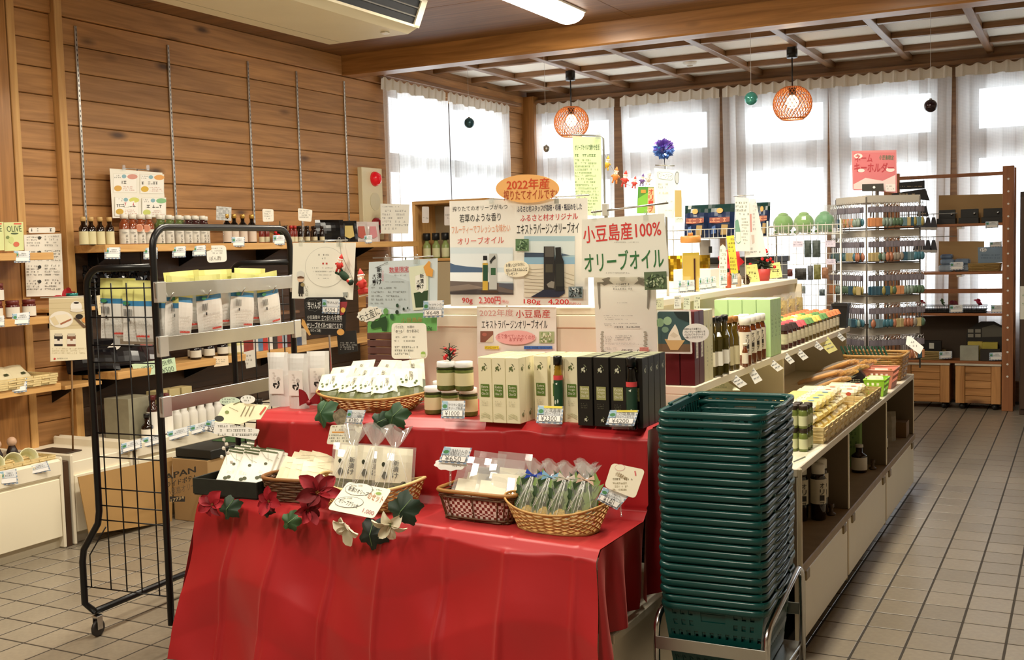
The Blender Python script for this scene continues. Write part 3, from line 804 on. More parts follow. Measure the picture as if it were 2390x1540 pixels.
 #============ black wire rack on castors
RL,RR=0.89,R(4)
rack=thing('wire_rack','black tube and wire rack on castors with steel cross bars','rack',(-3.10,3.09,0),RR)
TB=0.0135
def arc(cx,cz,r,a0,a1,ax,c,n=5):
 out=[]
 for i in range(n+1):
  a=R(a0+(a1-a0)*i/n);p=(cx+r*math.cos(a),cz+r*math.sin(a));out.append((p[0],c,p[1])if ax=='x' else(c,p[0],p[1]))
 return out
MB().tube([(0,0,0.10)]+arc(0.08,1.54,0.08,180,90,'y',0)+arc(RL-0.08,1.54,0.08,90,0,'y',0)+[(0,RL,0.10)],TB,10).build('tall_frame',BLACKM,rack)
WR=0.0028
zw=[P(300,y,Y=3.09).z for y in(672,740,806,846,1012,1068,1142,1182,1216)]
for yy in(0,RL):
 MB().tube([(0,yy,1.47)]+arc(-0.26,1.40,0.07,90,180,'x',yy)+[(-0.33,yy,0.52),(-0.34,yy,0.47),(-0.42,yy,0.36),(-0.43,yy,0.31),(-0.43,yy,0.14),(-0.41,yy+(0.03 if yy==0 else-0.03),0.10)],TB,10).build('wing_frame',BLACKM,rack)
 wf=rack.children[-1]if False else[o for o in bpy.data.objects if o.name.startswith('wing_frame')][-1]
 for z in zw:MB().tube([(-0.325,yy,z),(-0.01,yy,z)],WR,5).build('wire',BLACKM,wf)
 MB().tube([(-0.42,yy,0.21),(-0.01,yy,0.21)],WR,5).build('wire',BLACKM,wf)
 for x in(-0.29,-0.21,-0.135,-0.05):MB().tube([(x,yy,0.21),(x,yy,zw[0]+0.02)],WR,5).build('wire',BLACKM,wf)
 MB().tube([(-0.39,yy,0.21),(-0.39,yy,0.34),(-0.30,yy,0.46)],WR,5).build('wire',BLACKM,wf)
MB().tube([(-0.41,0.03,0.10),(-0.41,RL-0.03,0.10)],TB,10).build('base_tube',BLACKM,rack)
for x in(-0.41,0.0):
 for y in(0.03,RL-0.03):
  c=MB();c.lathe([(0.028,-0.007),(0.034,-0.004),(0.034,0.004),(0.028,0.007)],14)
  w=c.xf(Matrix.Translation((x+0.012,y,0.034))@Matrix.Rotation(R(90),4,'Y')@Matrix.Rotation(R(90),4,'Z')).build('castor_wheel',M('#2a2622',0.5),rack)
  MB().cbox(x-0.002,x+0.001,y-0.014,y+0.014,0.03,0.082,0.001).cbox(x+0.023,x+0.026,y-0.014,y+0.014,0.03,0.082,0.001).cbox(x-0.004,x+0.028,y-0.016,y+0.016,0.078,0.086,0.001).build('castor_fork',CHROME,rack)
for(ya,yb_)in((660,695),(787,822),(928,962)):
 z1=P(382,ya,Y=3.09).z;z0=P(382,yb_,Y=3.09).z
 MB().cbox(0.020,0.026,-0.025,RL+0.02,z0,z1,0.001).build('cross_bar',STEEL,rack)
 for y in(-0.02,RL-0.03):MB().cbox(0.010,0.030,y,y+0.05,z0-0.018,z1+0.004,0.002).build('bar_bracket',M('#d0d0cc',0.35,0.7),rack)
 #============ builders for goods
def pillow(w,h,t,nu=6,nv=8,zones=None,flare=0.0,bot=0.0,seed=0,top=0.0):
 """sealed pouch standing on its lower edge; zones = [(v_max, material index)] from the bottom up; bot = gusset share of thickness kept at the bottom"""
 mb=MB();rn=random.Random(seed);ph=rn.random()*6;zones=zones or[(1,0)]
 for sgn in(-1,1):
  for i in range(nu):
   for j in range(nv):
    q=[]
    for a,b in((i,j),(i+1,j),(i+1,j+1),(i,j+1)):
     u=a/nu*2-1;v=b/nv
     th=t/2*(1-u*u)**0.6*max(bot*(1-v),top*v,min(1,4*v*(1-v))**0.8)
     x=u*w/2*(1+flare*(v-0.5));q.append((x,sgn*(th+0.0006)+0.03*h*flare*v+0.002*math.sin(9*v+ph)*u,v*h))
    vm=(j+0.5)/nv;m=next(z[1]for z in zones if vm<=z[0])
    mb.add(q if sgn<0 else q[::-1],[(0,1,2,3)],m,True)
 return mb
def lprint(parent,fn,y=-0.001,z=0.0,rot=(R(90),0,0),x=0.0):
 p=Print(lambda a,b:(a,b));fn(p);p.finish(parent,(x,y,z),rot)
def lrect(p,x0,z0,x1,z1,c):p.poly([(x0,z0),(x1,z0),(x1,z1),(x0,z1)],c)
def ltext(p,s,x0,z0,x1,z1,c=INK,bold=0.0):p.text(s,x0,z1,x1,z0,c,bold)
def bottle(name,label,cat,h,r,neck,sh,body,cap,lab=None,lz=(0.2,0.5),cap_h=0.1,cap_r=None,group=None,sq=False,n=14,liquid=None,fill=1.0,nsh=0.12):
 t=thing(name,label,cat,group=group);zs=h*sh;cap_r=cap_r or neck*1.25
 pr=[(r*0.9,0),(r,h*0.02),(r,zs),(r*0.85,zs+h*nsh*0.4),(neck,zs+h*nsh),(neck,h*(1-cap_h))]
 k=4 if sq else n
 f=1.35 if sq else 1.0
 bd=MB().lathe([(a*(f if i<4 else 1),b)for i,(a,b)in enumerate(pr)],k,smooth=not sq).build('body',body,t)
 if liquid is not None:
  MB().lathe([(a*(f if i<4 else 1)*0.94,b+0.001)for i,(a,b)in enumerate(pr[:4])if b<=h*fill]+[(r*f*0.9,min(zs,h*fill))],k,smooth=not sq).build('contents',liquid,t)
 MB().lathe([(cap_r,h*(1-cap_h)),(cap_r,h*0.985),(cap_r*0.85,h)],n).build('cap',cap,t)
 if lab is not None:
  rr=r*f*1.012+0.0004;MB().lathe([(rr,h*lz[0]),(rr,h*lz[1])],k,smooth=not sq,cap=False).build('label',lab,bd)
 return t
def jar(name,label,cat,h,r,body,lid,lab=None,lz=(0.2,0.62),lid_h=0.2,group=None,n=16,contents=None):
 t=thing(name,label,cat,group=group);zl=h*(1-lid_h)
 bd=MB().lathe([(r*0.88,0),(r,h*0.06),(r,zl*0.9),(r*0.86,zl)],n).build('body',body,t)
 if contents is not None:MB().lathe([(r*0.84,0.002),(r*0.94,h*0.08),(r*0.94,zl*0.86)],n).build('contents',contents,t)
 MB().lathe([(r*0.93,zl),(r*0.96,zl+h*0.02),(r*0.96,h*0.985),(r*0.9,h)],n).build('lid',lid,t)
 if lab is not None:MB().lathe([(r*1.012,h*lz[0]),(r*1.012,h*lz[1])],n,cap=False).build('label',lab,bd)
 return t
def superell(n,a,b,e):
 out=[]
 for i in range(n):
  t=2*math.pi*i/n;c,s_=math.cos(t),math.sin(t)
  out.append((a*math.copysign(abs(c)**(2/e),c),b*math.copysign(abs(s_)**(2/e),s_)))
 return out
def wicker(name,label,cat,loc,a,b,h,e=4,taper=0.82,rings=9,stakes=28,mat=None,rim=None,r=0.003,rz=0.0,group=None,amp=0.003,lift=None,liner=None,rimr=0.006,diag=False,floor_mat=None):
 t=thing(name,label,cat,loc,rz,group);N=stakes*4
 def pt(i,v,off=0.0):
  k=taper+(1-taper)*v;x,y=superell(N,a*k+off,b*k+off,e)[i%N]
  z=h*v*(1+(lift(2*math.pi*i/N)if lift else 0));return(x,y,z)
 ring_pts={}
 def ring(v,off=0.0):
  k=taper+(1-taper)*v;ps=superell(N,a*k+off,b*k+off,e)
  return[(x,y,h*v*(1+(lift(2*math.pi*i/N)if lift else 0)))for i,(x,y)in enumerate(ps)]
 w=MB()
 if diag:
  layers=[ring(k/8)for k in range(9)]
  for sgn in(1,-1):
   for s in range(stakes):
    w.tube([layers[k][(s*4+sgn*k*3)%N]for k in range(9)],r,4,cap=False)
  for v in(0.03,0.07):w.tube(ring(v),r*1.2,4,closed=True)
 else:
  for k,v in enumerate(rings if isinstance(rings,(list,tuple))else[(k+0.5)/rings for k in range(rings)]):
   ps=ring(v);out=[]
   for i,(x,y,z)in enumerate(ps):
    d=Vector((x,y)).normalized();f=amp*math.cos(math.pi*(i/4+k));out.append((x+d.x*f,y+d.y*f,z))
   w.tube(out,r*1.4 if isinstance(rings,(list,tuple))else min(r*1.6,h/rings*0.62),4,closed=True)
  for s in range(stakes):
   w.tube([pt(s*4,0),pt(s*4,0.5),pt(s*4,1)],r,4,cap=False)
 tag(w.build('woven_strands',mat,t),kind='stuff')
 MB().tube(ring(1.0),rimr,6,closed=True).build('rim',rim or mat,t)
 bt=superell(N,a*taper-r,b*taper-r,e)
 MB().prism(bt,0.001,0.005).build('basket_floor',floor_mat or mat,t)
 if liner is not None:
  r0=ring(0.08,-r*2.2);r1=ring(0.84,-r*2.2);n=len(r0)
  MB().add(r0+r1,[(i,(i+1)%n,n+(i+1)%n,n+i)for i in range(n)],0,True).build('liner',liner,t)
 return t
def carton(name,label,w,d,h,mat,group=None,top=None,prnt=None):
 t=thing(name,label,'box',group=group)
 MB().cbox(-w/2,w/2,-d/2,d/2,0,h,0.0015).build('carton',mat,t)
 if top:MB().box(-w/2+0.004,w/2-0.004,-d/2+0.004,d/2-0.004,h,h+0.0006).build('top_flap',top,t)
 if prnt:lprint(t,prnt,y=-d/2-0.0002)
 return t
def gingham():
 m=M('#8a4a3a',0.8,name='gingham');nt=m.node_tree;b=nt.nodes['Principled BSDF']
 tc=nt.nodes.new('ShaderNodeTexCoord');ck=nt.nodes.new('ShaderNodeTexChecker');ck.inputs['Scale'].default_value=95
 ck.inputs['Color1'].default_value=(*lin('#e6d6cc'),1);ck.inputs['Color2'].default_value=(*lin('#7e2f26'),1)
 nt.links.new(tc.outputs['Object'],ck.inputs['Vector']);nt.links.new(ck.outputs[0],b.inputs['Base Color']);return m
def price_tag(c,price=None,Y=None,X=None,Z=None,yaw=10,tilt=20,label='',head=False,group='blue-bordered price cards',th=0.0015,top_text=None,stand=False,n=None,name='price_card'):
 s=Sign(name,label,'price tag',c,X=X,Y=Y,Z=Z,yaw=yaw,tilt=tilt,col='#eef1f2',th=th,group=group,n=n)
 def q(u,v):
  a=[c[0][i]+(c[1][i]-c[0][i])*u for i in(0,1)];b=[c[3][i]+(c[2][i]-c[3][i])*u for i in(0,1)]
  return(a[0]+(b[0]-a[0])*v,a[1]+(b[1]-a[1])*v)
 def R4(u0,v0,u1,v1,col):s.p.poly([q(u0,v0),q(u1,v0),q(u1,v1),q(u0,v1)],col)
 k=9
 for i in range(k):
  if i%2==0:
   R4(i/k,0.93,(i+1)/k,1,'#7f97b4');R4(0.95,i/k,1,(i+1)/k,'#7f97b4');R4(0,i/k,0.05,(i+1)/k,'#8fa9c6')
 R4(0.04,0.05,0.26,0.5,'#9fc2d6');s.p.poly([q(0.15+0.10*math.cos(a),0.33+0.12*math.sin(a))for a in[i*0.7 for i in range(9)]],'#4c8a52')
 if head:R4(0.25,0.02,0.98,0.14,'#ecd94a')
 if top_text:
  for i,tx in enumerate(top_text):a,b=q(0.30,0.16+0.19*i),q(0.92,0.32+0.19*i);s.p.text(tx,a[0],a[1],b[0],b[1],INK)
 else:
  s.p.uv0=lambda x,y:s.uv(*q(x,y));s.p.scrib(0.32,0.17,0.9,0.50,2,'#3c3c3c');s.p.uv0=s.uv
 R4(0.07,0.54,0.94,0.90,'#6d7480');R4(0.085,0.56,0.925,0.88,'#fbfaf6')
 if price:a,b=q(0.16,0.60),q(0.80,0.85);s.p.text(price,a[0],a[1],b[0],b[1],'#5a5a58')
 if stand:
  w=abs(s.poly[1][0]-s.poly[0][0]);yb=min(v for _,v in s.poly)
  MB().box(-w*0.4,w*0.4,yb-0.006,yb,-0.03,0.012).build('acrylic_foot',ACRYL,s.o)
 s.done();return s
 #============ goods on the upper red step
def olive_print(x,z,s,dark=True):
 def f(p):
  g1,g2=('#5d6b3a','#3f4a26')if dark else('#c9cbb4','#8b9470')
  for dx,dz,a,b in((-0.35,0.0,0.22,0.30),(0.02,-0.25,0.17,0.24),(-0.05,0.25,0.14,0.18)):
   p.poly([(x+s*(dx+a*math.cos(t)),z+s*(dz+b*math.sin(t)))for t in[i*math.pi/6 for i in range(12)]],g1 if dx else g2)
  for dx,dz,rot,ln in((0.25,0.5,-0.6,0.5),(0.45,0.0,1.3,0.4),(-0.5,-0.4,1.1,0.4),(0.1,0.75,-0.4,0.5)):
   c,s_=math.cos(rot),math.sin(rot)
   p.poly([(x+s*(dx+c*u*ln-s_*v),z+s*(dz+s_*u*ln+c*v))for u,v in((-0.5,0),(0,0.07),(0.5,0),(0,-0.07))],g2)
 return f
def oil_print(dark):
 def f(p):
  olive_print(0.0,0.19,0.020,not dark)(p)
  c='#a2a36a' if dark else '#5c7a2c';tx='#e9e7d0'
  lrect(p,-0.017,0.090,0.017,0.134,c)
  for i,w in enumerate(('Extra','Virgin','Olive Oil')):ltext(p,w,-0.013,0.121-0.012*i,0.013,0.130-0.012*i,tx,0.01)
  p.scrib(-0.014,0.060,0.014,0.080,3,'#6c6c58' if dark else '#a9a68a')
  if dark:olive_print(0.006,0.022,0.014,False)(p)
  else:
   for k in range(3):p.line([(-0.018,0.016+0.006*k),(0.0,0.022+0.006*k),(0.018,0.014+0.006*k)],0.0016,'#b9bb8e')
 return f
cream=carton('oil_carton','tall cream olive oil carton',0.052,0.052,0.228,M('#efe8c4',0.5),'cream olive oil cartons',M('#d5d69c',0.5),oil_print(False))
lprint(cream,olive_print(0,0.19,0.017),y=0,x=0.0263,rot=(R(90),0,R(90)))
lprint(cream,olive_print(0,0.03,0.017),y=0,x=0.0263,rot=(R(90),0,R(90)))
csp=Spawn(cream)
for(x0,ncol,y0,nrow)in((-1.848,3,3.385,4),(-1.672,1,3.465,3),(-1.608,2,3.465,3)):
 for i in range(ncol):
  for j in range(nrow):
   csp((x0+i*0.0535,y0+j*0.0535+0.003,ZU+0.002),0,label='tall cream olive oil carton in the block before the white posters' if j else 'cream olive oil carton in the front row on the red cloth')
black=carton('oil_carton','tall black olive oil carton',0.055,0.055,0.232,M('#1d1b17',0.4),'black olive oil cartons',M('#8a8c70',0.5),oil_print(True))
lprint(black,olive_print(0,0.19,0.02,False),y=0,x=0.0278,rot=(R(90),0,R(90)))
ksp=Spawn(black)
for i,x in enumerate((-1.487,-1.427,-1.366,-1.309)):
 for j in range(4 if i else 3):
  ksp((x,3.425+j*0.057,ZU+0.002),0,label='tall black olive oil carton beside the basket stack' if j else 'black olive oil carton in the front row on the red cloth')
OILG=M('#b9942c',0.1,trans=0.5,name='oil')
b1=bottle('oil_bottle','slim clear bottle of golden olive oil with green label and black cap','bottle',0.232,0.0155,0.0105,0.70,OILG,M('#141414',0.3),cap_h=0.13,cap_r=0.0155,sq=False,nsh=0.14)
b1.location=P(1305,989,Z=ZU);b1.location.z=ZU+0.002
for z0,z1,c in((0.06,0.150,'#1f4a30'),(0.150,0.166,'#d8474a')):MB().lathe([(0.0162,z0),(0.0162,z1)],14,cap=False).build('label',M(c,0.5),b1)
lprint(b1,lambda p:(p.poly([(-0.004+0.003*math.cos(i),0.075+0.008*math.sin(i))for i in range(6)],'#cfd8c8'),p.poly([(0.005+0.003*math.cos(i),0.078+0.008*math.sin(i))for i in range(6)],'#cfd8c8'),p.poly([(-0.004,0.138),(0.005,0.142),(0.004,0.134)],'#e6ece2')),y=-0.0166)
b2=bottle('oil_bottle','dark slim bottle of olive oil with green label and red neck band','bottle',0.238,0.0175,0.0115,0.66,M('#0d0d0b',0.12),M('#111111',0.3),cap_h=0.13,cap_r=0.0165,nsh=0.16)
q=P(1476,997,Y=3.372);b2.location=(q.x,3.372,ZU+0.002)
for z0,z1,c in((0.045,0.140,'#1e3f2e'),(0.142,0.158,'#d8474a')):MB().lathe([(0.0184,z0),(0.0184,z1)],14,cap=False).build('label',M(c,0.5),b2)
lprint(b2,lambda p:(p.poly([(-0.005+0.003*math.cos(i),0.06+0.008*math.sin(i))for i in range(6)],'#a9b8a8'),p.poly([(0.005+0.004*math.cos(i),0.062+0.009*math.sin(i))for i in range(6)],'#a9b8a8'),p.poly([(-0.004,0.130),(0.006,0.135),(0.004,0.126)],'#e6ece2')),y=-0.0186)
price_tag([(1256,946),(1315,948),(1312,990),(1252,987)],'¥2300',Y=3.335,label='price card reading 2300 yen before the cream cartons',head=True,top_text=('小豆島産','オリーブオイル'),stand=True)
price_tag([(1424,957),(1491,957),(1480,994),(1414,991)],'¥4200',Y=3.335,label='price card reading 4200 yen before the black cartons',head=True,top_text=('小豆島産','オリーブオイル'),stand=True)
price_tag([(1032,935),(1086,935),(1084,977),(1030,976)],'¥1000',Y=3.345,label='price card reading 1000 yen before the jars',top_text=('ヤマサン醤油','オリーブ新漬'),stand=True)
JG=M('#5f6a34',0.15,name='olives_in_jar',var=0.25,vscale=60)
j0=jar('olive_jar','glass jar of green olives with white lid','jar',0.103,0.034,JG,M('#e9e9e6',0.35),M('#d9cfa4',0.6),(0.18,0.62),0.2,'jars of olives with white lids')
MB().lathe([(0.0345,0.075),(0.0345,0.080)],16,cap=False).build('dark_band',M('#2a2d18',0.3),j0)
jsp=Spawn(j0)
jb=[(1001,970),(1040,972),(1083,975),(1020,955),(1062,957)]
for i,(x,y)in enumerate(jb):
 q=P(x,y,Z=ZU);jsp((q.x,q.y+0.036,ZU+0.002),0.3*i,label='white-lidded olive jar in the bottom layer beside the cream cartons')
for x,y in((1031,914),(1073,915)):
 q=P(x,y,Z=ZU+0.105);jsp((q.x,q.y+0.034,ZU+0.107),0.5,label='white-lidded olive jar stacked on top of the other jars')
def berry_sprig(loc,label,s=1.0,pot=False,seed=3):
 rn=random.Random(seed);t=thing('christmas_sprig',label,'decoration',loc)
 mb=MB()
 for k in range(26):
  a=rn.random()*6.28;l=s*(0.02+0.03*rn.random());z=s*0.05*rn.random()
  mb.tube([(0,0,z),(l*0.6*math.cos(a),l*0.6*math.sin(a),z+l*0.5),(l*math.cos(a),l*math.sin(a),z+l*0.35+s*0.01)],0.003*s,4,r1=0.0008)
 mb.tube([(0,0,0),(0,0,s*0.085)],0.004*s,5,r1=0.002)
 tag(mb.build('fir_needles',M('#24331c',0.7),t),kind='stuff')
 for k in range(9):
  a=rn.random()*6.28;MB().sphere((s*0.024*math.cos(a),s*0.024*math.sin(a),s*(0.012+0.045*rn.random())),0.009*s,8,6).build('berry',M('#c81e20',0.2),t)
 return t
q=P(1031,914,Z=ZU+0.105);berry_sprig((q.x+0.014,q.y+0.040,ZU+0.2105),'red berry and fir sprig on top of the olive jars',0.75)
PW=film('frosted_pouch',(0.95,0.93,0.9),0.62,0.06,0.3)
p0=thing('standup_pouch','tall frosted white stand-up pouch with a white label','pouch',group='frosted white pouches')
pillow(0.088,0.215,0.040,6,12,bot=1.0).build('bag',PW,p0)
pillow(0.070,0.055,0.034,6,6,bot=1.0,top=0.9).build('snack_contents',M('#bfa79c',0.7,var=0.2,vscale=80),p0)
def plab(p):
 lrect(p,-0.030,0.052,0.030,0.150,'#f4f0ea')
 for dx,dz,ro in((-0.010,0.084,0.6),(0.006,0.080,-0.5),(0.010,0.096,0.3),(-0.004,0.092,1.6)):
  c,s_=math.cos(ro),math.sin(ro);p.poly([(dx+c*u-s_*v,dz+s_*u+c*v)for u,v in((-0.003,-0.011),(0.004,-0.004),(0.003,0.011),(-0.004,0.004))],'#2b2624')
 for i in range(4):p.poly([(-0.006+0.005*math.cos(a)-0.004*(i%2),0.105+0.010*i+0.004*math.sin(a))for a in[k*0.9 for k in range(7)]],'#d8d2cc')
 p.poly([(0.010+0.008*math.cos(a),0.112+0.008*math.sin(a))for a in[k*0.6 for k in range(11)]],'#c9c4be')
lprint(p0,plab,y=-0.0225)
psp=Spawn(p0)
for i,(x,y,rz)in enumerate(((642,951,14),(688,956,10),(736,948,24))):
 q=P(x,y,Z=ZU);psp((q.x,q.y+0.03,ZU+0.002),R(rz),label='frosted white pouch with olive label beside the wire rack')
TAN=M('#b48a4c',0.55,name='tan_wicker',var=0.15,vscale=30);DKW=M('#5c3d22',0.5,name='dark_wicker',var=0.2,vscale=40);LTW=M('#d8bc80',0.6,name='pale_wicker',var=0.12,vscale=40)
tr=P(880,965,Z=ZU)
wicker('wicker_tray','wide shallow wicker tray heaped with olive packs','basket',(-2.42,3.53,ZU+0.002),0.235,0.155,0.055,2.4,0.62,5,22,TAN,TAN,0.003,R(6),lift=lambda a:0.35*abs(math.cos(a))**2,rimr=0.005,diag=True)
PKC=M('#f1ecd2',0.45,name='pack_cream');PKG=M('#5c6238',0.35,name='pack_olives',var=0.35,vscale=70)
def olive_pack(name='olive_pack',w=0.105,h=0.17,t=0.030,label='cream olive pack with a green window',group='olive packs in the wide tray',win=0.42):
 o=thing(name,label,'food pack',group=group)
 pillow(w,h,t,6,10,[(win,1),(1,0)],seed=3).build('pouch',[PKC,PKG],o)
 def f(p):
  p.poly([(-0.040,h*0.36),(0.0,h*0.30),(0.042,h*0.38),(0.040,h*0.5),(-0.040,h*0.5)],'#f1ecd2')
  p.vtext('新漬け',-0.004,-(h*0.80),0.009,-(h*0.52))if False else None
  for i,ch in enumerate('新漬け'):p.text(ch,0.0,h*(0.82-0.1*i),0.016,h*(0.73-0.1*i),INK,0.02)
  for i,ch in enumerate('オリーブ'):p.text(ch,-0.016,h*(0.70-0.07*i),-0.006,h*(0.64-0.07*i),'#3a4a24')
  for dx,dz in((-0.025,0.46),(0.028,0.50),(0.022,0.44),(-0.03,0.54)):p.poly([(dx+0.005*math.cos(a),h*dz+0.006*math.sin(a))for a in[k*0.9 for k in range(7)]],'#4a5a28')
 lprint(o,f,y=-t/2-0.001)
 return o
op=Spawn(olive_pack());random.seed(4)
spots=[(-2.585,3.43,0.95,18),(-2.50,3.425,1.0,8),(-2.415,3.43,0.97,12),(-2.325,3.43,0.95,22),(-2.60,3.50,0.85,10),(-2.51,3.50,0.85,2),(-2.42,3.505,0.85,14),(-2.33,3.51,0.85,20),(-2.25,3.50,0.9,35),(-2.56,3.57,0.75,5),(-2.46,3.575,0.72,-6),(-2.36,3.58,0.75,12),(-2.28,3.57,0.75,30)]
for i,(x,y,lean,rz)in enumerate(spots):
 op((x,y,ZU+0.030+0.008*(i//4)),rot=(-lean,R(random.uniform(-6,6)),R(rz)),label='cream olive pack with green window heaped in the wide wicker tray')
 #============ goods on the lower red step
LZ=ZL+0.003
bt=thing('black_tray','shallow black slatted tray with white leaflet packs','tray',(-2.845,3.215,LZ),R(2))
BW=M('#23261f',0.6,name='black_stained_wood',var=0.2,vscale=30)
for(x0,x1,y0,y1)in((-0.15,0.15,-0.085,-0.079),(-0.15,0.15,0.079,0.085),(-0.15,-0.144,-0.079,0.079),(0.144,0.15,-0.079,0.079)):MB().cbox(x0,x1,y0,y1,0.004,0.064,0.0015).build('side_board',BW,bt)
MB().box(-0.146,0.146,-0.082,0.082,0.0,0.006).build('tray_floor',BW,bt)
lf=thing('leaflet_pack','white pack printed with olive halves','food pack',group='white olive-print packs')
MB().cbox(-0.037,0.037,-0.006,0.006,0,0.155,0.002).build('card',M('#f5f3e6',0.5),lf)
def lfp(p):
 for dz,s in((0.045,0.009),(0.10,0.007)):
  for dx in((-0.006,0.006)if dz<0.08 else(0.006,)):p.poly([(dx+s*math.cos(a),dz+dx*0.5+s*0.8*math.sin(a))for a in[k*0.6 for k in range(11)]],'#4e5236')
 p.line([(-0.03,0.150),(0.0,0.125),(0.03,0.118)],0.0012,'#8a8c78');p.line([(0.0,0.145),(0.012,0.115)],0.0012,'#8a8c78');p.line([(0.005,0.004),(0.012,0.018)],0.0012,'#5a5c48')
 p.scrib(-0.008,0.062,0.008,0.074,2,'#b0ae98')
lprint(lf,lfp,y=-0.0063)
MB().box(-0.036,0.036,-0.0068,0.0068,0.150,0.156).build('green_edge',M('#55603c',0.5),lf)
lsp=Spawn(lf)
for j in range(5):
 for i in range(2+(j>0)):
  lsp((-2.878+i*0.077-0.03*(j>0)+0.012*j,3.165+j*0.022,LZ+0.022+0.006*j),rot=(R(-38),R(7),R(12)),label='white olive-print pack leaning in the black tray')
wicker('wicker_basket','dark brown oval wicker basket full of cream packs','basket',(-2.555,3.215,LZ),0.135,0.085,0.085,3,0.80,9,26,DKW,M('#8a5c30',0.5),0.0032,R(8),rimr=0.007)
cpk=thing('cream_pack','flat cream pack','food pack',group='flat cream packs')
pillow(0.10,0.15,0.014,4,6,seed=8).build('pouch',M('#ece2c0',0.45),cpk)
lprint(cpk,lambda p:(p.poly([(-0.03,0.02),(0.03,0.02),(0.02,0.06),(-0.02,0.05)],'#d8d0a8'),p.line([(-0.03,0.12),(0.03,0.135)],0.001,'#9a9274'),p.line([(-0.03,0.10),(0.03,0.095)],0.001,'#9a9274')),y=-0.0075)
cps=Spawn(cpk)
for i,(x,y,l,rz)in enumerate(((-2.62,3.19,42,10),(-2.555,3.19,45,22),(-2.49,3.19,48,30),(-2.61,3.225,36,6),(-2.545,3.225,40,14),(-2.48,3.225,44,24),(-2.60,3.25,30,0),(-2.53,3.25,32,10))):
 cps((x,y,LZ+0.022+0.004*(i//3)),rot=(R(-l),R(9),R(rz)),label='flat cream pack standing in the dark oval basket')
wicker('wicker_basket','pale curved wicker basket holding tied cellophane bags','basket',(-2.23,3.205,LZ),0.20,0.105,0.075,2.3,0.8,6,20,TAN,LTW,0.0032,R(6),lift=lambda a:0.45*abs(math.cos(a))**2,rimr=0.006,diag=True)
def gift_bag(label,group,kind,tie='#d8c88c',h=0.19,w=0.12):
 o=thing('cellophane_bag',label,'bag',group=group)
 if kind=='olive':
  ip=pillow(w*0.86,h*0.72,0.03,6,8,[(0.32,1),(1,0)],seed=5).build('olive_pouch',[PKC,PKG],o)
  def f(p):
   for i,ch in enumerate('新漬け'):p.text(ch,-0.004,h*(0.56-0.08*i),0.014,h*(0.49-0.08*i),'#20221a',0.03)
   for dx,dz,s in((-0.025,0.36,0.008),(0.03,0.22,0.012),(0.0,0.18,0.010),(-0.03,0.5,0.005)):p.poly([(dx+s*math.cos(a),h*dz+s*1.2*math.sin(a))for a in[k*0.6 for k in range(11)]],'#2c3018')
  lprint(o,f,y=-0.0165)
 else:
  mb=MB();rn=random.Random(3)
  for k in range(60):
   x=rn.uniform(-0.44,0.44)*w;z=rn.uniform(0.03,0.55)*h;a=rn.uniform(-0.6,0.6);l=rn.uniform(0.035,0.065);wd=rn.uniform(0.010,0.018);y=rn.uniform(-0.012,0.012)
   mb.add([(x,y,z),(x+wd*math.cos(a),y+0.006,z+l*0.5-wd*math.sin(a)),(x+l*math.sin(a),y,z+l),(x-wd*math.cos(a),y-0.006,z+l*0.5+wd*math.sin(a))],[(0,1,2),(0,2,3)],k%3)
  tag(mb.build('leaf_tea',[M('#4f6e34',0.6),M('#86a35c',0.6),M('#2c4420',0.6)],o),kind='stuff')
  pillow(w*0.8,h*0.22,0.03,5,5,bot=1).build('gold_grass',M('#b79a3c',0.4,var=0.4,vscale=90),o)
 mb=pillow(w,h*0.74,0.046,6,8,bot=0.9,seed=2);mb.build('cellophane',FILM,o)
 tw=MB();rn=random.Random(9)
 def fan(u,v):
  a=u*2*math.pi;r=0.006+0.032*v**0.8*(1+0.35*math.sin(5*a));return(r*math.cos(a),0.7*r*math.sin(a),h*0.72+h*0.26*v*(1+0.18*math.sin(3*a+1)))
 tw.grid(fan,22,5).build('gathered_top',film('cello_top',(1,1,1),0.16,0.2),o)if not hasattr(gift_bag,'m')else tw.grid(fan,22,5).build('gathered_top',gift_bag.m,o)
 st=MB()
 for k in range(9):
  a=rn.uniform(-1,1);x=rn.uniform(-0.45,0.45)*w;z0=rn.uniform(0.05,0.35)*h;st.tube([(x,-0.022,z0),(x*0.6+0.006*a,-0.026,z0+0.25*h),(x*0.25,-0.014,0.70*h)],0.0007,3)
 st.build('film_crease',M('#f6f6f2',0.3,alpha=0.75),o)
 if tie:
  rb=MB();rb.lathe([(0.010,-0.003),(0.010,0.003)],10,c=(0,0,h*0.725))
  for s in(-1,1):
   for q in(0.5,-0.55):rb.add([(0,-0.012,h*0.725),(s*0.028,-0.018,h*0.725+0.018*q+0.008),(s*0.033,-0.016,h*0.725+0.018*q-0.006)],[(0,1,2)])
  rb.build('ribbon',M(tie,0.4),o)
 return o
gift_bag.m=film('cello_fan',(1,1,1),0.18,0.22)
g0=Spawn(gift_bag('tied cellophane bag','tied cellophane bags of olive pouches','olive',None))
for x,y,l,rz,n in((-2.325,3.185,16,20,'beside the dark oval basket'),(-2.23,3.20,12,26,'between its two neighbours'),(-2.135,3.185,14,30,'beside the gingham basket')):
 g0((x,y,LZ+0.02),rot=(R(-l),R(5),R(rz)),label='tied cellophane bag of olive pouches '+n,sc=(1.22,1.1,1.42))
GING=gingham()
wicker('wicker_basket','dark wicker basket lined with red gingham cloth','basket',(-1.775,3.222,LZ),0.150,0.102,0.098,6,0.84,[0.04,0.11,0.80,0.88,0.95],20,DKW,M('#9a6c34',0.5),0.0026,R(-3),liner=GING,rimr=0.007)
clr=thing('clear_pack','clear pack with a cream card','food pack',group='clear packs with cream cards')
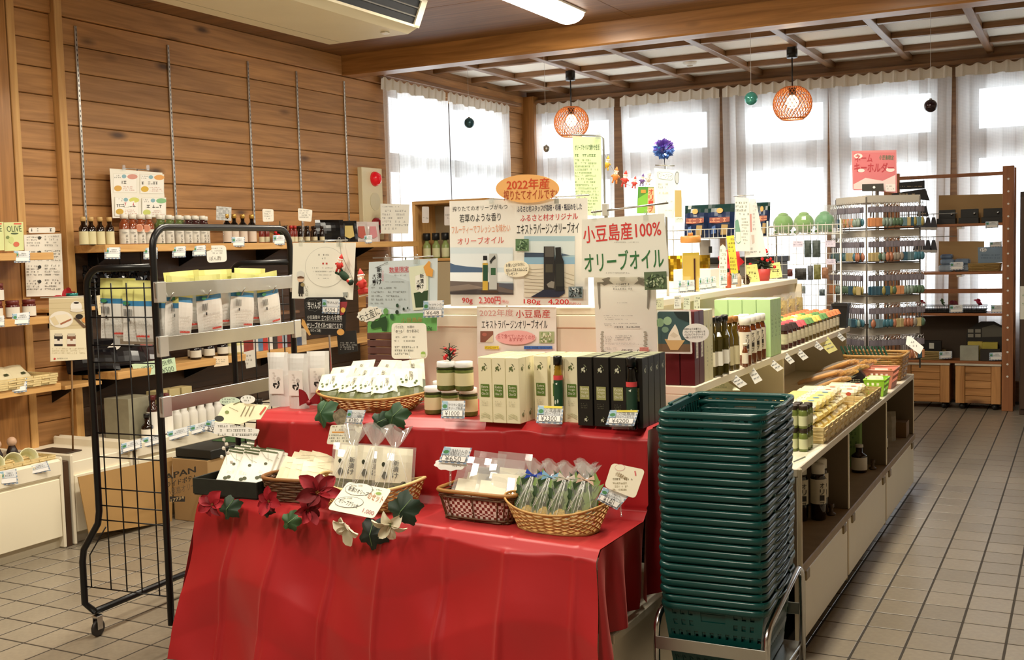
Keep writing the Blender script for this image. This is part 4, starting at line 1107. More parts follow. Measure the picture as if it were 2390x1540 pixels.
pillow(0.12,0.16,0.018,5,7,seed=6).build('film_bag',FILM,clr)
MB().cbox(-0.046,0.046,-0.004,0.004,0.006,0.105,0.001).build('cream_card',M('#f0ead2',0.6),clr)
pillow(0.10,0.05,0.016,5,5,bot=0.8).build('herb_filling',M('#8c9060',0.6,var=0.3,vscale=80),clr)
csp2=Spawn(clr)
for i,(x,y,l,rz)in enumerate(((-1.84,3.17,40,8),(-1.745,3.175,44,16),(-1.82,3.21,30,6),(-1.72,3.215,32,14),(-1.81,3.25,20,4),(-1.71,3.255,22,12))):
 csp2((x,y,LZ+0.035+0.004*i),rot=(R(-l),R(4),R(rz)),label='clear pack with cream card in the gingham basket')
wicker('wicker_basket','boat-shaped open lattice wicker basket of leaf bags','basket',(-1.485,3.155,LZ),0.182,0.100,0.066,2.3,0.74,6,19,TAN,TAN,0.0028,R(-4),lift=lambda a:0.55*abs(math.cos(a))**2,rimr=0.0038,diag=True)
bows=[(-1.590,3.145,'#2f4fc0','dark blue bow'),(-1.530,3.145,'#8fc4ea','light blue bow'),(-1.470,3.135,'#e6dcd0','white bow'),(-1.435,3.185,'#33465c','navy bow'),(-1.405,3.140,'#e4c4b0','pale pink bow')]
for x,y,c,n in bows:
 o=gift_bag('cellophane bag of green olive leaves with a '+n,'cellophane bags of olive leaves','leaf',c,0.19,0.104)
 o.location=(x,y,LZ+0.028);o.rotation_euler=(R(-20),R(8),R(14));o.scale=(0.88,0.8,1.0)
s=Sign('shelf_sign','white rounded card for the olive set clipped to the pale wicker basket','sign',[(812,1124),(914,1142),(872,1210),(764,1188)],Y=3.03,yaw=14,tilt=35,col='#f6f4e4',rnd=0.012)
s.p.ell(838,1142,33,15,'#5a5a50').ell(838,1142,32,14,'#f6f4e4').ell(815,1172,34,13,'#5a5a50').ell(815,1172,33,12,'#f6f4e4')
s.p.text('新漬けオリーブ',812,1141,862,1152,INK,0.02,-0.12).text('オリーブグラッセ',790,1169,838,1180,INK,0.02,-0.12).text('のセット',858,1154,896,1170,'#a8641e',0.02,-0.12).text('1,000',846,1190,874,1201,'#9a4a50',0.0,-0.1)
s.p.scrib(820,1132,852,1139,1,'#6a6a60').scrib(790,1162,825,1168,1,'#6a6a60').scrib(868,1142,906,1150,1,'#7a7a60').ell(884,1152,7,3,'#8fae50');s.done()
s=Sign('shelf_sign','cream hand-lettered card with a dried fruit photo between the steps','sign',[(772,992),(848,988),(834,1041),(762,1036)],Y=3.27,yaw=14,tilt=8,col='#f2f0dc',rnd=0.008)
s.p.scrib(776,994,842,1008,2,'#7a5a3a').scrib(768,1014,832,1034,3,'#6f7464').rect(775,1007,806,1010,'#e8a24a')
MB().tube([(0,-0.04,-0.004),(0,-0.13,-0.02)],0.004,6).build('clear_stem',ACRYL,s.o);s.done()
price_tag([(812,956),(854,957),(844,990),(806,988)],'¥380',Y=3.28,yaw=14,tilt=5,label='price card reading 380 yen behind the hand-lettered card',top_text=('オリーブグラッセ','一袋'))
q=P(795,974,Y=3.285)
t=thing('dried_fruit_photo','round brown candied olive cut-out leaning on the price card','decoration',tuple(q),rot=(R(80),0,R(12)))
MB().prism([(0.030*math.cos(a)*(1+0.1*math.sin(3*a)),0.030*math.sin(a)*(1+0.1*math.cos(4*a)))for a in[i*0.314 for i in range(20)]],-0.001,0.001).build('cut_out',M('#7d735c',0.6,var=0.5,vscale=70),t)
price_tag([(1037,1042),(1102,1045),(1088,1084),(1024,1078)],'¥650',Y=3.17,yaw=14,tilt=18,label='price card reading 650 yen above a white cloud card',top_text=('井村さんの','新漬けオリーブ'))
c=[(1015+37+38*math.cos(a)*(1+0.05*math.sin(9*a)),1083+15*math.sin(a)*(1+0.1*math.sin(9*a)))for a in[i*math.pi/20 for i in range(40)]]
s=Sign('cloud_card','white cloud-shaped card on a clear stem in the gingham basket','sign',[(1016,1070),(1090,1072),(1088,1098),(1014,1096)],Y=3.165,yaw=14,tilt=18,col='#fbfaf4',outline=c)
s.p.scrib(1056,1076,1080,1094,2,'#7a7a70');MB().tube([(0,-0.02,-0.003),(0,-0.07,-0.01)],0.004,6).build('clear_stem',ACRYL,s.o);s.done()
s=Sign('shelf_sign','rounded cream card with pink edge above the leaf bags','sign',[(1428,1080),(1506,1096),(1482,1164),(1410,1136)],Y=3.13,yaw=14,tilt=15,col='#f7f0d8',rnd=0.014)
s.p.ell(1447,1091,12,8,'#e0a8a8').ell(1447,1091,11,7,'#f7f0d8').text('小豆島産100%',1436,1106,1466,1116,'#8a6a30',0.02,-0.2).scrib(1430,1116,1482,1124,1,'#6a5f40').scrib(1430,1126,1468,1148,3,'#8a7f50').line([(1482,1099),(1484,1110)],3,'#d86a6a')
MB().tube([(0.0,-0.05,-0.003),(0.02,-0.11,-0.02)],0.003,6).build('clear_stem',ACRYL,s.o);s.done()
price_tag([(1408,1136),(1467,1158),(1440,1190),(1394,1166)],'¥140',Y=3.12,yaw=14,tilt=15,label='tilted price card hanging below the pink-edged card')
s=Sign('leaflet','cream olive leaflet with a red side strip beside the wire rack','leaflet',[(520,944),(628,944),(600,990),(505,984)],Y=3.19,yaw=12,tilt=30,col='#efe6c0',outline=[(520,948),(545,938),(628,946),(608,978),(585,980),(560,990),(500,985)])
s.p.ell(512,977,11,7,'#2e2c22').ell(530,962,5,4,'#7d8a4a').line([(535,950),(556,960)],1,'#7a7a50').line([(545,944),(560,938)],2,'#6b6b3a')
for k in range(3):s.p.line([(574+10*k,948),(562+10*k,972)],2,'#8a8060')
s.p.line([(621,950),(607,968)],4,'#c8503c');s.done()
s=Sign('label_strip','pale green oval tag on the cream olive leaflet','sign',[(516,928),(560,928),(556,946),(512,946)],Y=3.20,yaw=12,tilt=15,col='#cfe0c8',outline=[(536+24*math.cos(i*0.4),936+10*math.sin(i*0.4))for i in range(16)])
s.p.scrib(518,930,552,943,2,'#5a6a5a');s.done()
s=Sign('label_strip','white oval tag above the cream olive leaflet','sign',[(562,924),(592,922),(592,942),(562,942)],Y=3.20,yaw=12,tilt=15,col='#f4f4ec',outline=[(578+17*math.cos(i*0.4),932+10*math.sin(i*0.4))for i in range(16)])
s.p.scrib(566,926,588,940,2,'#6a6a5a');s.done()
s=Sign('label_strip','long white rounded tag hanging at the table corner','sign',[(502,984),(606,1002),(596,1027),(498,1012)],Y=3.16,yaw=12,tilt=12,col='#f6f5ee',rnd=0.008)
s.p.scrib(508,992,600,1022,3,'#77776a');s.done()
price_tag([(484,980),(530,988),(526,1016),(472,1004)],'¥918',Y=3.175,yaw=12,tilt=12,label='price card reading 918 yen at the table corner')
ch=thing('shell_chain','white shell chain hanging from the price card at the table corner','decoration',tuple(P(523,1022,Y=3.16)))
for k in range(6):MB().cbox(-0.007,0.007,-0.004,0.004,-0.017*k-0.013,-0.017*k,0.003).build('shell_bead',M('#efe8dc',0.3),ch,loc=(0.004*math.sin(1.3*k)+0.0015*k,0,0),rot=(0,R(14*(-1)**k),0))
MB().tube([(0,0,0.01),(0.008,0,-0.10)],0.0009,4).build('string',M('#d8d2c4',0.6),ch)
#---- silk flower garland over the front edge
def petal_flower(loc,r,n,cols,label,rot=(R(75),0,0),seed=1,heart='#7a4a1c',name='silk_flower'):
 rn=random.Random(seed);o=thing(name,label,'silk flower',loc,rot=rot,group='silk flower garland on the red cloth')
 for k in range(n):
  a=2*math.pi*k/n+rn.uniform(-0.2,0.2);l=r*rn.uniform(0.7,1.15);w=r*rn.uniform(0.28,0.42);c=rn.choice(cols);dr=rn.uniform(-0.5,0.9);tw=rn.uniform(-0.5,0.5)
  def f(u,v,a=a,l=l,w=w,dr=dr,tw=tw):
   ww=w*math.sin(math.pi*min(1,u*0.92+0.06))**0.8*(v*2-1);z=0.3*l*math.sin(2.2*u)+0.16*l*(v*2-1)**2-dr*0.6*l*u*u+tw*ww+0.03*l*math.sin(11*u+6*v)
   return(l*u*math.cos(a)-ww*math.sin(a),l*u*math.sin(a)+ww*math.cos(a),z)
  MB().grid(f,5,4).build('petal',M(c,0.7),o)
 for k in range(4):MB().sphere((r*0.06*math.cos(k*1.6),r*0.06*math.sin(k*1.6),r*0.12),r*0.06,6,4).build('stamen',M(heart,0.5),o)
 return o
def silk_leaf(loc,r,rot,label,col='#22401f',seed=1):
 o=thing('silk_leaf',label,'silk leaf',loc,rot=rot,group='silk flower garland on the red cloth')
 N=45;pts=[]
 for i in range(N):
  a=2*math.pi*i/N-math.pi/2;k=0.80+0.13*math.cos(5*(a+math.pi/2))+0.05*math.cos(15*a)+0.08*math.sin(a);pts.append((r*k*math.cos(a),r*k*math.sin(a)))
 vs=[(0,0,0.01)]+[(x,y,-0.6*(x*x+y*y)/r+0.008*math.sin(7*i))for i,(x,y)in enumerate(pts)]
 MB().add(vs,[(0,i+1,(i+1)%N+1)for i in range(N)],0,True).build('blade',M(col,0.55),o)
 MB().tube([(0,-r*0.6,-0.01),(0,0,0.013),(0,r*0.7,-0.015)],0.0012,4).build('midrib',M('#5d7a4c',0.6),o)
 return o
def edge(px,py,dy=-0.02):
 q=P(px,py,Y=3.03);t=(q.x-XL)/(XRt-XL);y=yfront(t)-0.035+dy
 return tuple(P(px,py,Y=y))
RED=['#8e1420','#a51b28','#701018']
for i,(x,y,r,lb)in enumerate(((498,1178,0.055,'deep red silk poinsettia below the black tray'),(628,1170,0.05,'deep red silk poinsettia between tray and oval basket'),(740,1150,0.075,'large red silk poinsettia on the dark oval basket front'),(716,1192,0.05,'small red silk poinsettia below the dark oval basket'))):
 petal_flower(edge(x,y),r,7,RED,lb,rot=(R(70),R(10*i),R(20*i)),seed=i)
for i,(x,y,r,lb)in enumerate(((813,1226,0.06,'drooping cream silk flower under the olive set card'),(912,1222,0.055,'cream silk flower beside dark leaves'))):
 petal_flower(edge(x,y,-0.03),r,6,['#e8e0c8','#d8d0b4'],lb,rot=(R(120),R(15),R(25*i)),seed=20+i,heart='#6a8a3a')
for i,(x,y,r,lb,c,rz)in enumerate(((532,1188,0.05,'dark green silk leaf under the black tray','#1d3420',20),(676,1218,0.042,'green silk leaf hanging below the dark oval basket','#35552f',50),(866,1248,0.062,'very dark silk leaf hanging between the cream flowers','#121d14',0),(938,1192,0.065,'dark green silk leaf under the pale wicker basket','#1b3020',35),(618,1190,0.035,'small dark silk leaf near the red poinsettias','#1d2c1c',70))):
 silk_leaf(edge(x,y,-0.03),r,(R(80),R(rz),R(10)),lb,c,i)
for i,(x,y,r,c)in enumerate(((752,965,0.06,'#2c5030'),(920,972,0.055,'#254427'),(885,985,0.045,'#1f3a24'))):
 silk_leaf(tuple(P(x,y,Y=3.30)),r,(R(75),R(30*i),0),('green silk leaf hanging under the left end of the wicker tray','dark green silk leaf under the wicker tray rim','drooping dark silk leaf under the middle of the wicker tray')[i],c,i)
rb=thing('red_ribbon_bow','dark red ribbon bow tucked behind the frosted pouches','ribbon',tuple(P(722,940,Y=3.40)))
for s_ in(-1,1):
 MB().grid(lambda u,v,s_=s_:(s_*0.05*u,0.012*math.sin(3*u),(v-0.5)*0.05*(0.35+u)+0.02*math.sin(2*u)),6,4).build('bow_loop',M('#8a1420',0.4),rb)
MB().sphere((0,-0.004,0),0.01,8,6).build('knot',M('#7a101a',0.4),rb)
#============ posters on the counter end
GREY='#5d5f5a';REDI='#c8302e';GRN='#2f6b3c'
def leaves(p,x0,y0,x1,y1,cols,n,seed,s):
 rn=random.Random(seed)
 for _ in range(n):
  x=rn.uniform(x0+s,x1-s);y=rn.uniform(y0+s,y1-s);a=rn.random()*3;c,d=math.cos(a)*s,math.sin(a)*s
  p.poly([(x-c,y-d),(x+d*0.4,y-c*0.4),(x+c,y+d),(x-d*0.4,y+c*0.4)],rn.choice(cols))
def clips(s,xs,top,Y):
 for x in xs:
  q=P(x,top,Y=Y);t=thing('clear_clip','clear plastic clip holding a poster','clip',tuple(q),group='clear poster clips')
  MB().cbox(-0.010,0.010,-0.008,-0.004,-0.022,0.006,0.001).build('jaw',ACRYL,t)
  MB().cbox(-0.010,0.010,0.004,0.008,-0.022,0.006,0.001).build('jaw',ACRYL,t)
  MB().tube([(0.006*math.cos(a),0,0.010+0.006*math.sin(a))for a in[i*0.7 for i in range(9)]],0.0016,5,closed=True).build('loop',ACRYL,t)
K=Frm(1040,450,5.5)
YP=3.872
s=Sign('oil_poster','white poster with a small oil bottle on a beach priced 2,300 yen','poster',[(1049,469),(1204,465),(1206,713),(1052,714)],Y=YP,col='#e9e7de',th=0.002)
p=s.p;p.tr=K.t
p.text('搾りたてのオリーブがもつ',90,160,795,225,'#2c2c2a',0.0,0.012).text('若草のような香り',180,265,708,370,'#262624',0.01,0.012).text('フルーティーでフレッシュな味わい',80,410,830,515,'#dd9872',0.01,0.01).text('オリーブオイル',155,565,750,655,'#cc4a3e',0.0,0.012)
p.rect(62,700,868,1305,'#cfdde2').rect(62,780,868,960,'#dfe7e8').poly([(62,900),(130,925),(280,945),(480,960),(490,1025),(62,1028)],'#4a6280').rect(62,1020,868,1140,'#e9efee')
p.poly([(62,1130),(480,1145),(868,1165),(876,1305),(62,1302)],'#6b5f58').poly([(62,1200),(300,1170),(520,1220),(62,1260)],'#8a7c70').poly([(690,1160),(876,1160),(876,1250),(690,1200)],'#565a66').poly([(62,1270),(400,1240),(876,1290),(876,1305),(62,1302)],'#453d3c')
p.rect(480,900,548,1250,'#c9a53c').rect(487,925,548,1130,'#1f4a32').rect(488,808,540,866,'#161616').rect(494,866,536,900,'#e6e4d0').rect(566,780,665,1240,'#b9bdb8').rect(588,962,650,1055,'#2f5a38')
p.poly([(572,880),(600,840),(640,800),(652,840),(615,870),(590,915)],'#2a2c28').poly([(450,1250),(680,1255),(680,1285),(470,1285)],'#4a3626')
p.text('90g',220,1345,355,1430,REDI,0.03).text('2,300円',437,1330,712,1430,REDI,0.03).text('(税込)',728,1370,815,1425,REDI,0.0)
s.done()
s2=Sign('oil_poster','white poster with a black bottle and box on a beach priced 4,200 yen','poster',[(1204,465),(1371,462),(1373,712),(1206,713)],Y=YP-0.004,col='#e9e7de',th=0.002)
p=s2.p;p.tr=K.t
p.text('ふるさと村スタッフが栽培・収穫・瓶詰めをした',918,150,1750,232,'#1e1e3c',0.03,0.01).text('ふるさと村オリジナル',960,268,1700,355,'#c93a3a',0.025,0.01).text('エキストラバージンオリーブオイ',915,385,1712,522,'#1e1e1c',0.02,0.005)
p.rect(1012,555,1660,1340,'#a9c6d0').rect(1012,620,1660,800,'#d3e0e0').poly([(1015,765),(1290,770),(1290,825),(1015,832)],'#3c4c60').poly([(1490,775),(1600,800),(1490,812)],'#51647a').rect(1012,825,1660,930,'#8db4cc').rect(1012,915,1660,1340,'#d9d2be')
for k in range(8):p.line([(1020,960+45*k),(1120+40*(k%3),985+42*k),(1260,975+45*k)],6,'#9a917e')
for k in range(4):p.line([(1530,1020+60*k),(1655,1060+60*k)],5,'#a0967f')
p.poly([(1100,1338),(1280,1235),(1300,1240),(1540,1240),(1540,1290),(1460,1340)],'#20263a').rect(1272,688,1410,1240,'#232120').rect(1288,690,1400,820,'#55534e').rect(1295,915,1388,1020,'#4a4638').poly([(1310,1170),(1370,1130),(1410,1140),(1400,1225),(1330,1210)],'#87847a')
p.poly([(1420,700),(1492,695),(1495,790),(1530,880),(1538,1250),(1420,1260),(1412,880),(1425,800)],'#1a1b1a').rect(1432,910,1525,1200,'#2c2d26')
p.rect(912,592,1082,745,'#5f7f58');leaves(p,912,592,1082,745,['#93b48a','#3f5f3c','#b9cfae','#2f4a30'],26,1,22)
p.rect(1600,1200,1782,1350,'#7a8a90');leaves(p,1600,1200,1782,1350,['#1f2a2c','#c9d2d6','#46584a','#0f1416'],30,2,22)
p.text('180g',1040,1362,1250,1435,REDI,0.045).text('4,200',1352,1362,1615,1435,REDI,0.045).text('円(税込)',1618,1400,1768,1440,REDI,0.0)
s2.done()
s=Sign('speech_card','cream oval recipe card stuck between the two posters','sign',[(1176,610),(1234,608),(1234,645),(1176,648)],Y=YP-0.02,col='#efe9cf',th=0.002,outline=[(1205+29*math.copysign(abs(math.cos(a))**0.8,math.cos(a)),627+19*math.copysign(abs(math.sin(a))**0.8,math.sin(a)))for a in[i*math.pi/12 for i in range(24)]])
s.p.tr=K.t;s.p.text('お買い上げの方に',775,900,1015,945,INK,0.01,0.03).text('オリーブオイルレシピ',775,960,1050,1005,INK,0.02,0.03).text('プレゼント',785,1015,925,1058,INK,0.01,0.03).line([(775,1005),(1050,998)],4,INK);s.done()
el=[(1231+74*math.cos(i*math.pi/18),440+33*math.sin(i*math.pi/18))for i in range(36)]
s=Sign('oval_sign','orange oval sign announcing the 2022 harvest','sign',[(1157,409),(1305,407),(1305,471),(1157,473)],Y=YP-0.02,col='#e8b06a',th=0.003,outline=el)
s.p.text('2022年産',1183,417,1282,442,'#c8481e',0.05,0.02).text('搾りたてオイルです!',1176,442,1299,466,'#a8441e',0.03,0.02);s.done()
bar=thing('poster_stand','thin steel stand rod behind the two beach posters','stand',tuple(P(1142,460,Y=YP+0.03)))
z0=bar.location.z
MB().tube([(-0.02,0,-0.012),(0.43,0,-0.012)],0.003,6).build('cross_rod',STEEL,bar)
MB().tube([(0.05,0,-0.012),(0.05,0.03,ZTOP-z0)],0.004,6).build('upright',STEEL,bar)
clips(s,(1148,1300),462,YP)
K6=Frm(1030,380,3.2088)
s=Sign('island_poster','large white sign in red and green lettering for island olive oil','poster',[(1358,512),(1550,498),(1561,645),(1357,648)],Y=3.815,col='#e6e6dc',th=0.002)
p=s.p;p.tr=K6.t
p.text('小豆島産100%',1062,448,1645,578,'#cf3a36',0.035,0.04).text('オリーブオイル',1072,655,1665,800,'#33703f',0.035,0.03);p.scrib(1295,590,1475,606,1,'#9a9a92').scrib(1235,820,1450,836,1,'#8a8a84');s.done()
bar=thing('poster_stand','steel hanging bar that carries the red and green island sign','stand',tuple(P(1412,494,Y=3.82)))
z0=bar.location.z
MB().tube([(-0.055,0,0.0),(0.245,0,0.022)],0.004,6).build('cross_rod',STEEL,bar)
MB().tube([(0.0,0.012,0.0),(0.0,0.14,ZTOP-z0+0.0)],0.004,6).build('upright',STEEL,bar)
MB().cbox(-0.010,0.010,-0.006,0.018,-0.015,0.03,0.002).build('clamp',M('#c9c6ba',0.4),bar)
clips(s,(1388,1508),500,3.812)
K7=Frm(1340,630,6.695)
s=Sign('certificate','pale certificate with grey ornaments and a red seal','certificate',[(1385,640),(1530,640),(1535,839),(1393,838)],Y=3.868,col='#e9e9e0',th=0.0015)
p=s.p;p.tr=K7.t
G2='#8b887e'
for sx in(1,-1):
 X=(lambda x:x)if sx>0 else(lambda x:1560-x)
 p.poly([(X(430),145),(X(540),110),(X(565),120),(X(550),165),(X(620),225),(X(545),215),(X(470),245),(X(410),205),(X(470),180)],G2)
 p.poly([(X(360),195),(X(440),190),(X(410),220),(X(410),420),(X(415),590),(X(395),620),(X(380),520),(X(370),330)],G2)
 for k in range(9):p.ell(X(445-10*(k%2)),970+34*k,24,15,'#a9a89a')
 for k in range(7):p.ell(X(450+32*k),1275+12*k,26,20,G2)
p.ell(768,130,46,46,'#c4c4ba').ell(768,130,40,40,'#e0e0d6').text('品評会賞状',660,205,885,235,'#4a4a44',0.02)if False else p.ell(768,130,46,46,'#c4c4ba')
p.scrib(655,205,890,238,1,'#3c3c38',0.9).scrib(580,255,960,275,1,'#6a6a64').scrib(625,280,925,308,1,'#3c3c38',0.9).scrib(690,505,885,525,1).scrib(480,705,945,728,1).scrib(480,735,650,752,1).scrib(505,760,880,782,1).scrib(635,825,1040,852,1).scrib(640,875,1118,905,1,'#3c3c38',0.9).scrib(485,835,610,885,2).scrib(645,1018,990,1112,3).scrib(500,1025,615,1130,4).scrib(505,1135,1110,1170,2).scrib(505,1205,715,1245,2)
p.text('伊藤',752,1230,938,1312,INK).text('仁',998,1230,1075,1312,INK).rect(1042,1200,1184,1362,'#d99a90');rn=random.Random(2)
for k in range(16):p.rect(1052+33*(k%4),1212+38*(k//4),1070+33*(k%4)+6*rn.random(),1236+38*(k//4),'#c4756c')
s.done()
s=Sign('olive_photo','small photo of olive branches pinned to the certificate corner','photo',[(1503,635),(1555,633),(1557,675),(1505,677)],Y=3.808,col='#5c6e50',th=0.0015)
leaves(s.p,1505,636,1555,675,['#8ea27c','#3f5238','#b7c4a2','#2c3a28','#6f8a5c'],60,5,5);s.done()
s=Sign('oil_poster','white sheet with yellow, blue and green strips and a pink bubble','poster',[(1113,715),(1298,717),(1299,850),(1114,850)],Y=3.888,col='#ebe9e0',th=0.0015)
p=s.p;p.tr=K6.t
p.text('2022年度',288,1095,540,1150,'#dba49c',0.02).text('小豆島産',558,1100,815,1160,'#c8443e',0.02).text('エキストラバージンオリーブオイル',303,1175,795,1240,'#26262a',0.01)
p.rect(293,1260,390,1342,'#8a5a48').poly([(330,1342),(390,1285),(390,1342)],'#e0d8b8').ell(325,1285,18,14,'#b06a58').rect(735,1263,848,1350,'#a9b88a');leaves(p,735,1263,848,1350,['#dfe6c4','#7a9a58','#eef0dc'],26,4,14)
p.ell(563,1306,150,54,'#e9b0ac').text('生で食べていただくのが',428,1282,708,1318,'#b04a48',0.0,-0.03).text('おすすめ',518,1310,615,1336,'#b04a48')
p.rect(333,1370,440,1393,'#ecd83c').text('パンにつけて',338,1373,436,1391,'#3c3c1c').rect(628,1370,840,1393,'#3f6fb8').text('サラダ、お豆腐、などにつけて',632,1374,836,1390,'#1c2c50').rect(480,1412,648,1440,'#3a5f46').rect(298,1462,420,1486,'#a8345c');s.done()
K8=Frm(1520,480,3.6667)
s=Sign('ice_cream_card','rounded photo card of soft ice cream before green olives','sign',[(1532,723),(1612,724),(1616,826),(1536,824)],Y=3.895,yaw=8,col='#efeee6',th=0.002,rnd=0.006)
p=s.p;p.tr=K8.t
p.poly(rounded([(52,905),(322,905),(335,1250),(62,1250)],22),'#3f5a5c').poly([(60,1180),(334,1185),(335,1250),(62,1250)],'#7a6248').ell(75,1000,34,38,'#8fb08a').ell(140,985,36,36,'#9fc09a').ell(120,1060,30,26,'#7fa088').poly([(190,905),(322,905),(325,1000),(230,960)],'#22302f')
p.poly([(115,1140),(290,1150),(230,1235),(165,1235)],'#d8b478').poly([(140,1150),(150,1100),(180,1050),(205,1012),(225,1050),(240,1100),(262,1150)],'#f2ead6').poly([(160,1110),(190,1080),(235,1112),(200,1130)],'#ddd2ba')
s.done()
s=Sign('speech_card','white oval speech bubble stuck to the ice cream card','sign',[(1592,757),(1654,755),(1654,799),(1592,800)],Y=3.885,yaw=8,col='#f3f2ec',th=0.002,outline=[(1624+31*math.cos(i*math.pi/12),777+22*math.sin(i*math.pi/12))for i in range(24)])
s.p.tr=K8.t
s.p.text('紅茶のような香りと',282,1045,425,1062,INK,0.01).text('フルーティーな味わいを',282,1068,462,1086,INK,0.01).text('バニラソフトクリームと',282,1092,462,1110,INK,0.01).text('一緒にいかがですか!',282,1116,440,1134,INK,0.01);s.done()
#============ signs at the left of the counter
K9=Frm(660,540,4.8128)
YS=3.70
s=Sign('notice_poster','white notice with a big circle and a small cook drawing','poster',K9((115,128),(820,125),(785,768),(102,752)),Y=YS,yaw=4,col='#f3f2e4',th=0.0015)
p=s.p;p.tr=K9.t
p.ell(480,400,228,226,'#c9c9bf',40).ell(480,400,224,222,'#f3f2e4',40)
p.scrib(400,255,555,275,1,'#3a3a36',0.9).scrib(428,295,495,312,1,'#4a4a46',0.9).rect(445,350,465,370,'#c9584c').rect(485,350,505,370,'#c9584c').scrib(335,405,570,425,1,'#6a6a64').scrib(330,445,590,465,1,'#4a4a46').scrib(380,485,560,500,1,'#6a6a64').scrib(400,522,540,540,1,'#5a5a54')
p.poly([(158,505),(165,455),(210,440),(245,460),(245,510)],'#dfe0d8').ell(205,535,38,34,'#e9c9ac').poly([(168,512),(205,500),(242,512),(240,528),(170,528)],'#6a4a36').poly([(185,570),(232,570),(240,698),(178,698)],'#2a2624').ell(228,598,22,22,'#9a8a5c').rect(185,698,200,728,'#2a2624').rect(212,698,226,728,'#2a2624')
p.vtext('いろは',258,610,290,725,'#8a8a80').poly([(680,685),(740,680),(735,730),(690,725)],'#a3a8a2').rect(690,722,698,745,'#3a3a36').rect(720,722,728,742,'#3a3a36')
s.done()
def rod_stand(name,label,px,Y,x0,x1,foot=ZU,py=562):
 b=thing(name,label,'stand',tuple(P(px,py,Y=Y)))
 MB().tube([(x0,0,0),(x1,0,0)],0.003,6).build('cross_rod',STEEL,b)
 MB().tube([(0,0.006,0),(0,0.02,foot-b.location.z)],0.004,6).build('upright',STEEL,b)
 MB().cbox(-0.04,0.04,-0.03,0.05,foot-b.location.z,foot-b.location.z+0.004,0.001).build('foot_plate',STEEL,b)
rod_stand('poster_stand','thin rod stand holding the white notice with the circle',755,YS+0.012,-0.125,0.12)
clips(s,(704,792),563,YS)
s=Sign('blackboard_sign','black rounded sign board with white sweet potato lettering','sign',K9((235,742),(712,738),(698,1165),(265,1160)),Y=YS-0.012,yaw=4,col='#1d1c1b',th=0.004,rnd=0.02)
p=s.p;p.tr=K9.t
p.poly([(348+88*math.cos(a)*(1+0.08*math.cos(9*a)),828+68*math.sin(a)*(1+0.08*math.cos(9*a)))for a in[i*0.105 for i in range(60)]],'#6a6a66').poly([(348+84*math.cos(a)*(1+0.08*math.cos(9*a)),828+64*math.sin(a)*(1+0.08*math.cos(9*a)))for a in[i*0.105 for i in range(60)]],'#1d1c1b')
p.text('芋けんぴ',280,790,428,870,'#f2f2ee',0.03,0.03).text('小豆島産の',275,940,420,985,'#e2e2da',0.0,0.03).text('さつまいもを使用',440,935,665,1000,'#f2f2ee',0.01,0.02).line([(275,998),(665,1008)],4,'#d0d0c8').text('オリーブオイル',272,1020,485,1080,'#f6f6f0',0.04,0.02).text('で揚げてます!',490,1030,672,1085,'#f2f2ee',0.01,0.02).line([(275,1082),(665,1088)],4,'#d0d0c8').text('(モロッコ産)',308,1095,432,1132,'#e2e2da')
p.poly([(648,790),(730,788),(725,830),(690,930),(650,945)],'#9c3a40').ell(682,882,26,30,'#ecc860').poly([(225,980),(250,1000),(322,1160),(300,1170),(215,1040)],'#d6a55c').ell(655,1130,42,36,'#dca558')
s.done()
price_tag(K9((443,758),(643,760),(632,928),(446,918)),'¥594',Y=YS-0.02,yaw=4,tilt=0,label='price card reading 594 yen on the black board',top_text=('芋けんぴ',))
s=Sign('blackboard_sign','small black board of white handwriting behind the notice','sign',K9((605,1135),(820,1110),(842,1345),(625,1385)),Y=4.25,yaw=10,col='#1c1b19',th=0.004)
s.p.tr=K9.t;s.p.scrib(645,1245,832,1340,4,'#c9c9c2');s.done()
s=Sign('olive_poster','laminated blue-green poster for freshly pickled olives','poster',K9((968,345),(1738,300),(1732,1115),(952,1138)),Y=YS-0.03,yaw=6,col='#d3e0e4',th=0.0015)
p=s.p;p.tr=K9.t
p.poly([(955,935),(1733,910),(1732,1115),(952,1138)],'#6fae62').poly([(1150,470),(1420,560),(1420,900),(960,820),(960,620)],'#c2cfd2')
p.vtext('新漬け',1058,395,1112,600,INK,0.04).vtext('オリーブ',1012,480,1046,615,INK,0.02).vtext('小豆島産',1116,430,1138,560,'#d88a9a').text('数量限定',1200,395,1420,455,'#c23a44',0.02,0.0).line([(1200,462),(1420,455)],4,'#c23a44')
p.scrib(1250,485,1400,510,1,GREY).scrib(1150,560,1400,585,1,GREY).scrib(1000,625,1400,660,1,GREY).scrib(1000,670,1420,705,1,GREY).scrib(1000,715,1400,750,1,GREY).scrib(1000,755,1420,790,1,GREY).scrib(990,800,1190,825,1,GREY)
p.poly([(1420,400),(1645,370),(1640,870),(1470,885)],'#dfe6cc').poly([(1478,690),(1640,660),(1632,850),(1500,855)],'#2f4a2c').poly([(1495,500),(1625,460),(1620,640),(1570,690),(1500,650)],'#eef0e6').vtext('新漬け',1548,470,1592,645,INK,0.04).vtext('オリーブ',1515,545,1545,655,INK,0.02)
p.poly([(1590,400),(1650,330),(1670,345),(1665,400),(1700,430),(1690,510),(1620,495)],'#e0a24c').ell(1168,895,28,36,'#6aa05a').ell(1298,830,16,22,'#2c4a34').ell(1295,905,20,25,'#26382a').ell(1238,955,22,34,'#35603c').ell(1370,870,12,18,'#26382a').ell(1415,858,8,12,'#26382a')
p.poly([(1000,1060),(1015,1010),(1080,1000),(1110,970),(1170,950),(1190,1010),(1180,1120),(1130,1115),(1120,1070),(1070,1080),(1010,1095)],'#274a26').text('小豆島産',1340,965,1580,1020,'#a8824c',0.02).text('80g',1612,1060,1690,1110,'#2c4a2c',0.02)
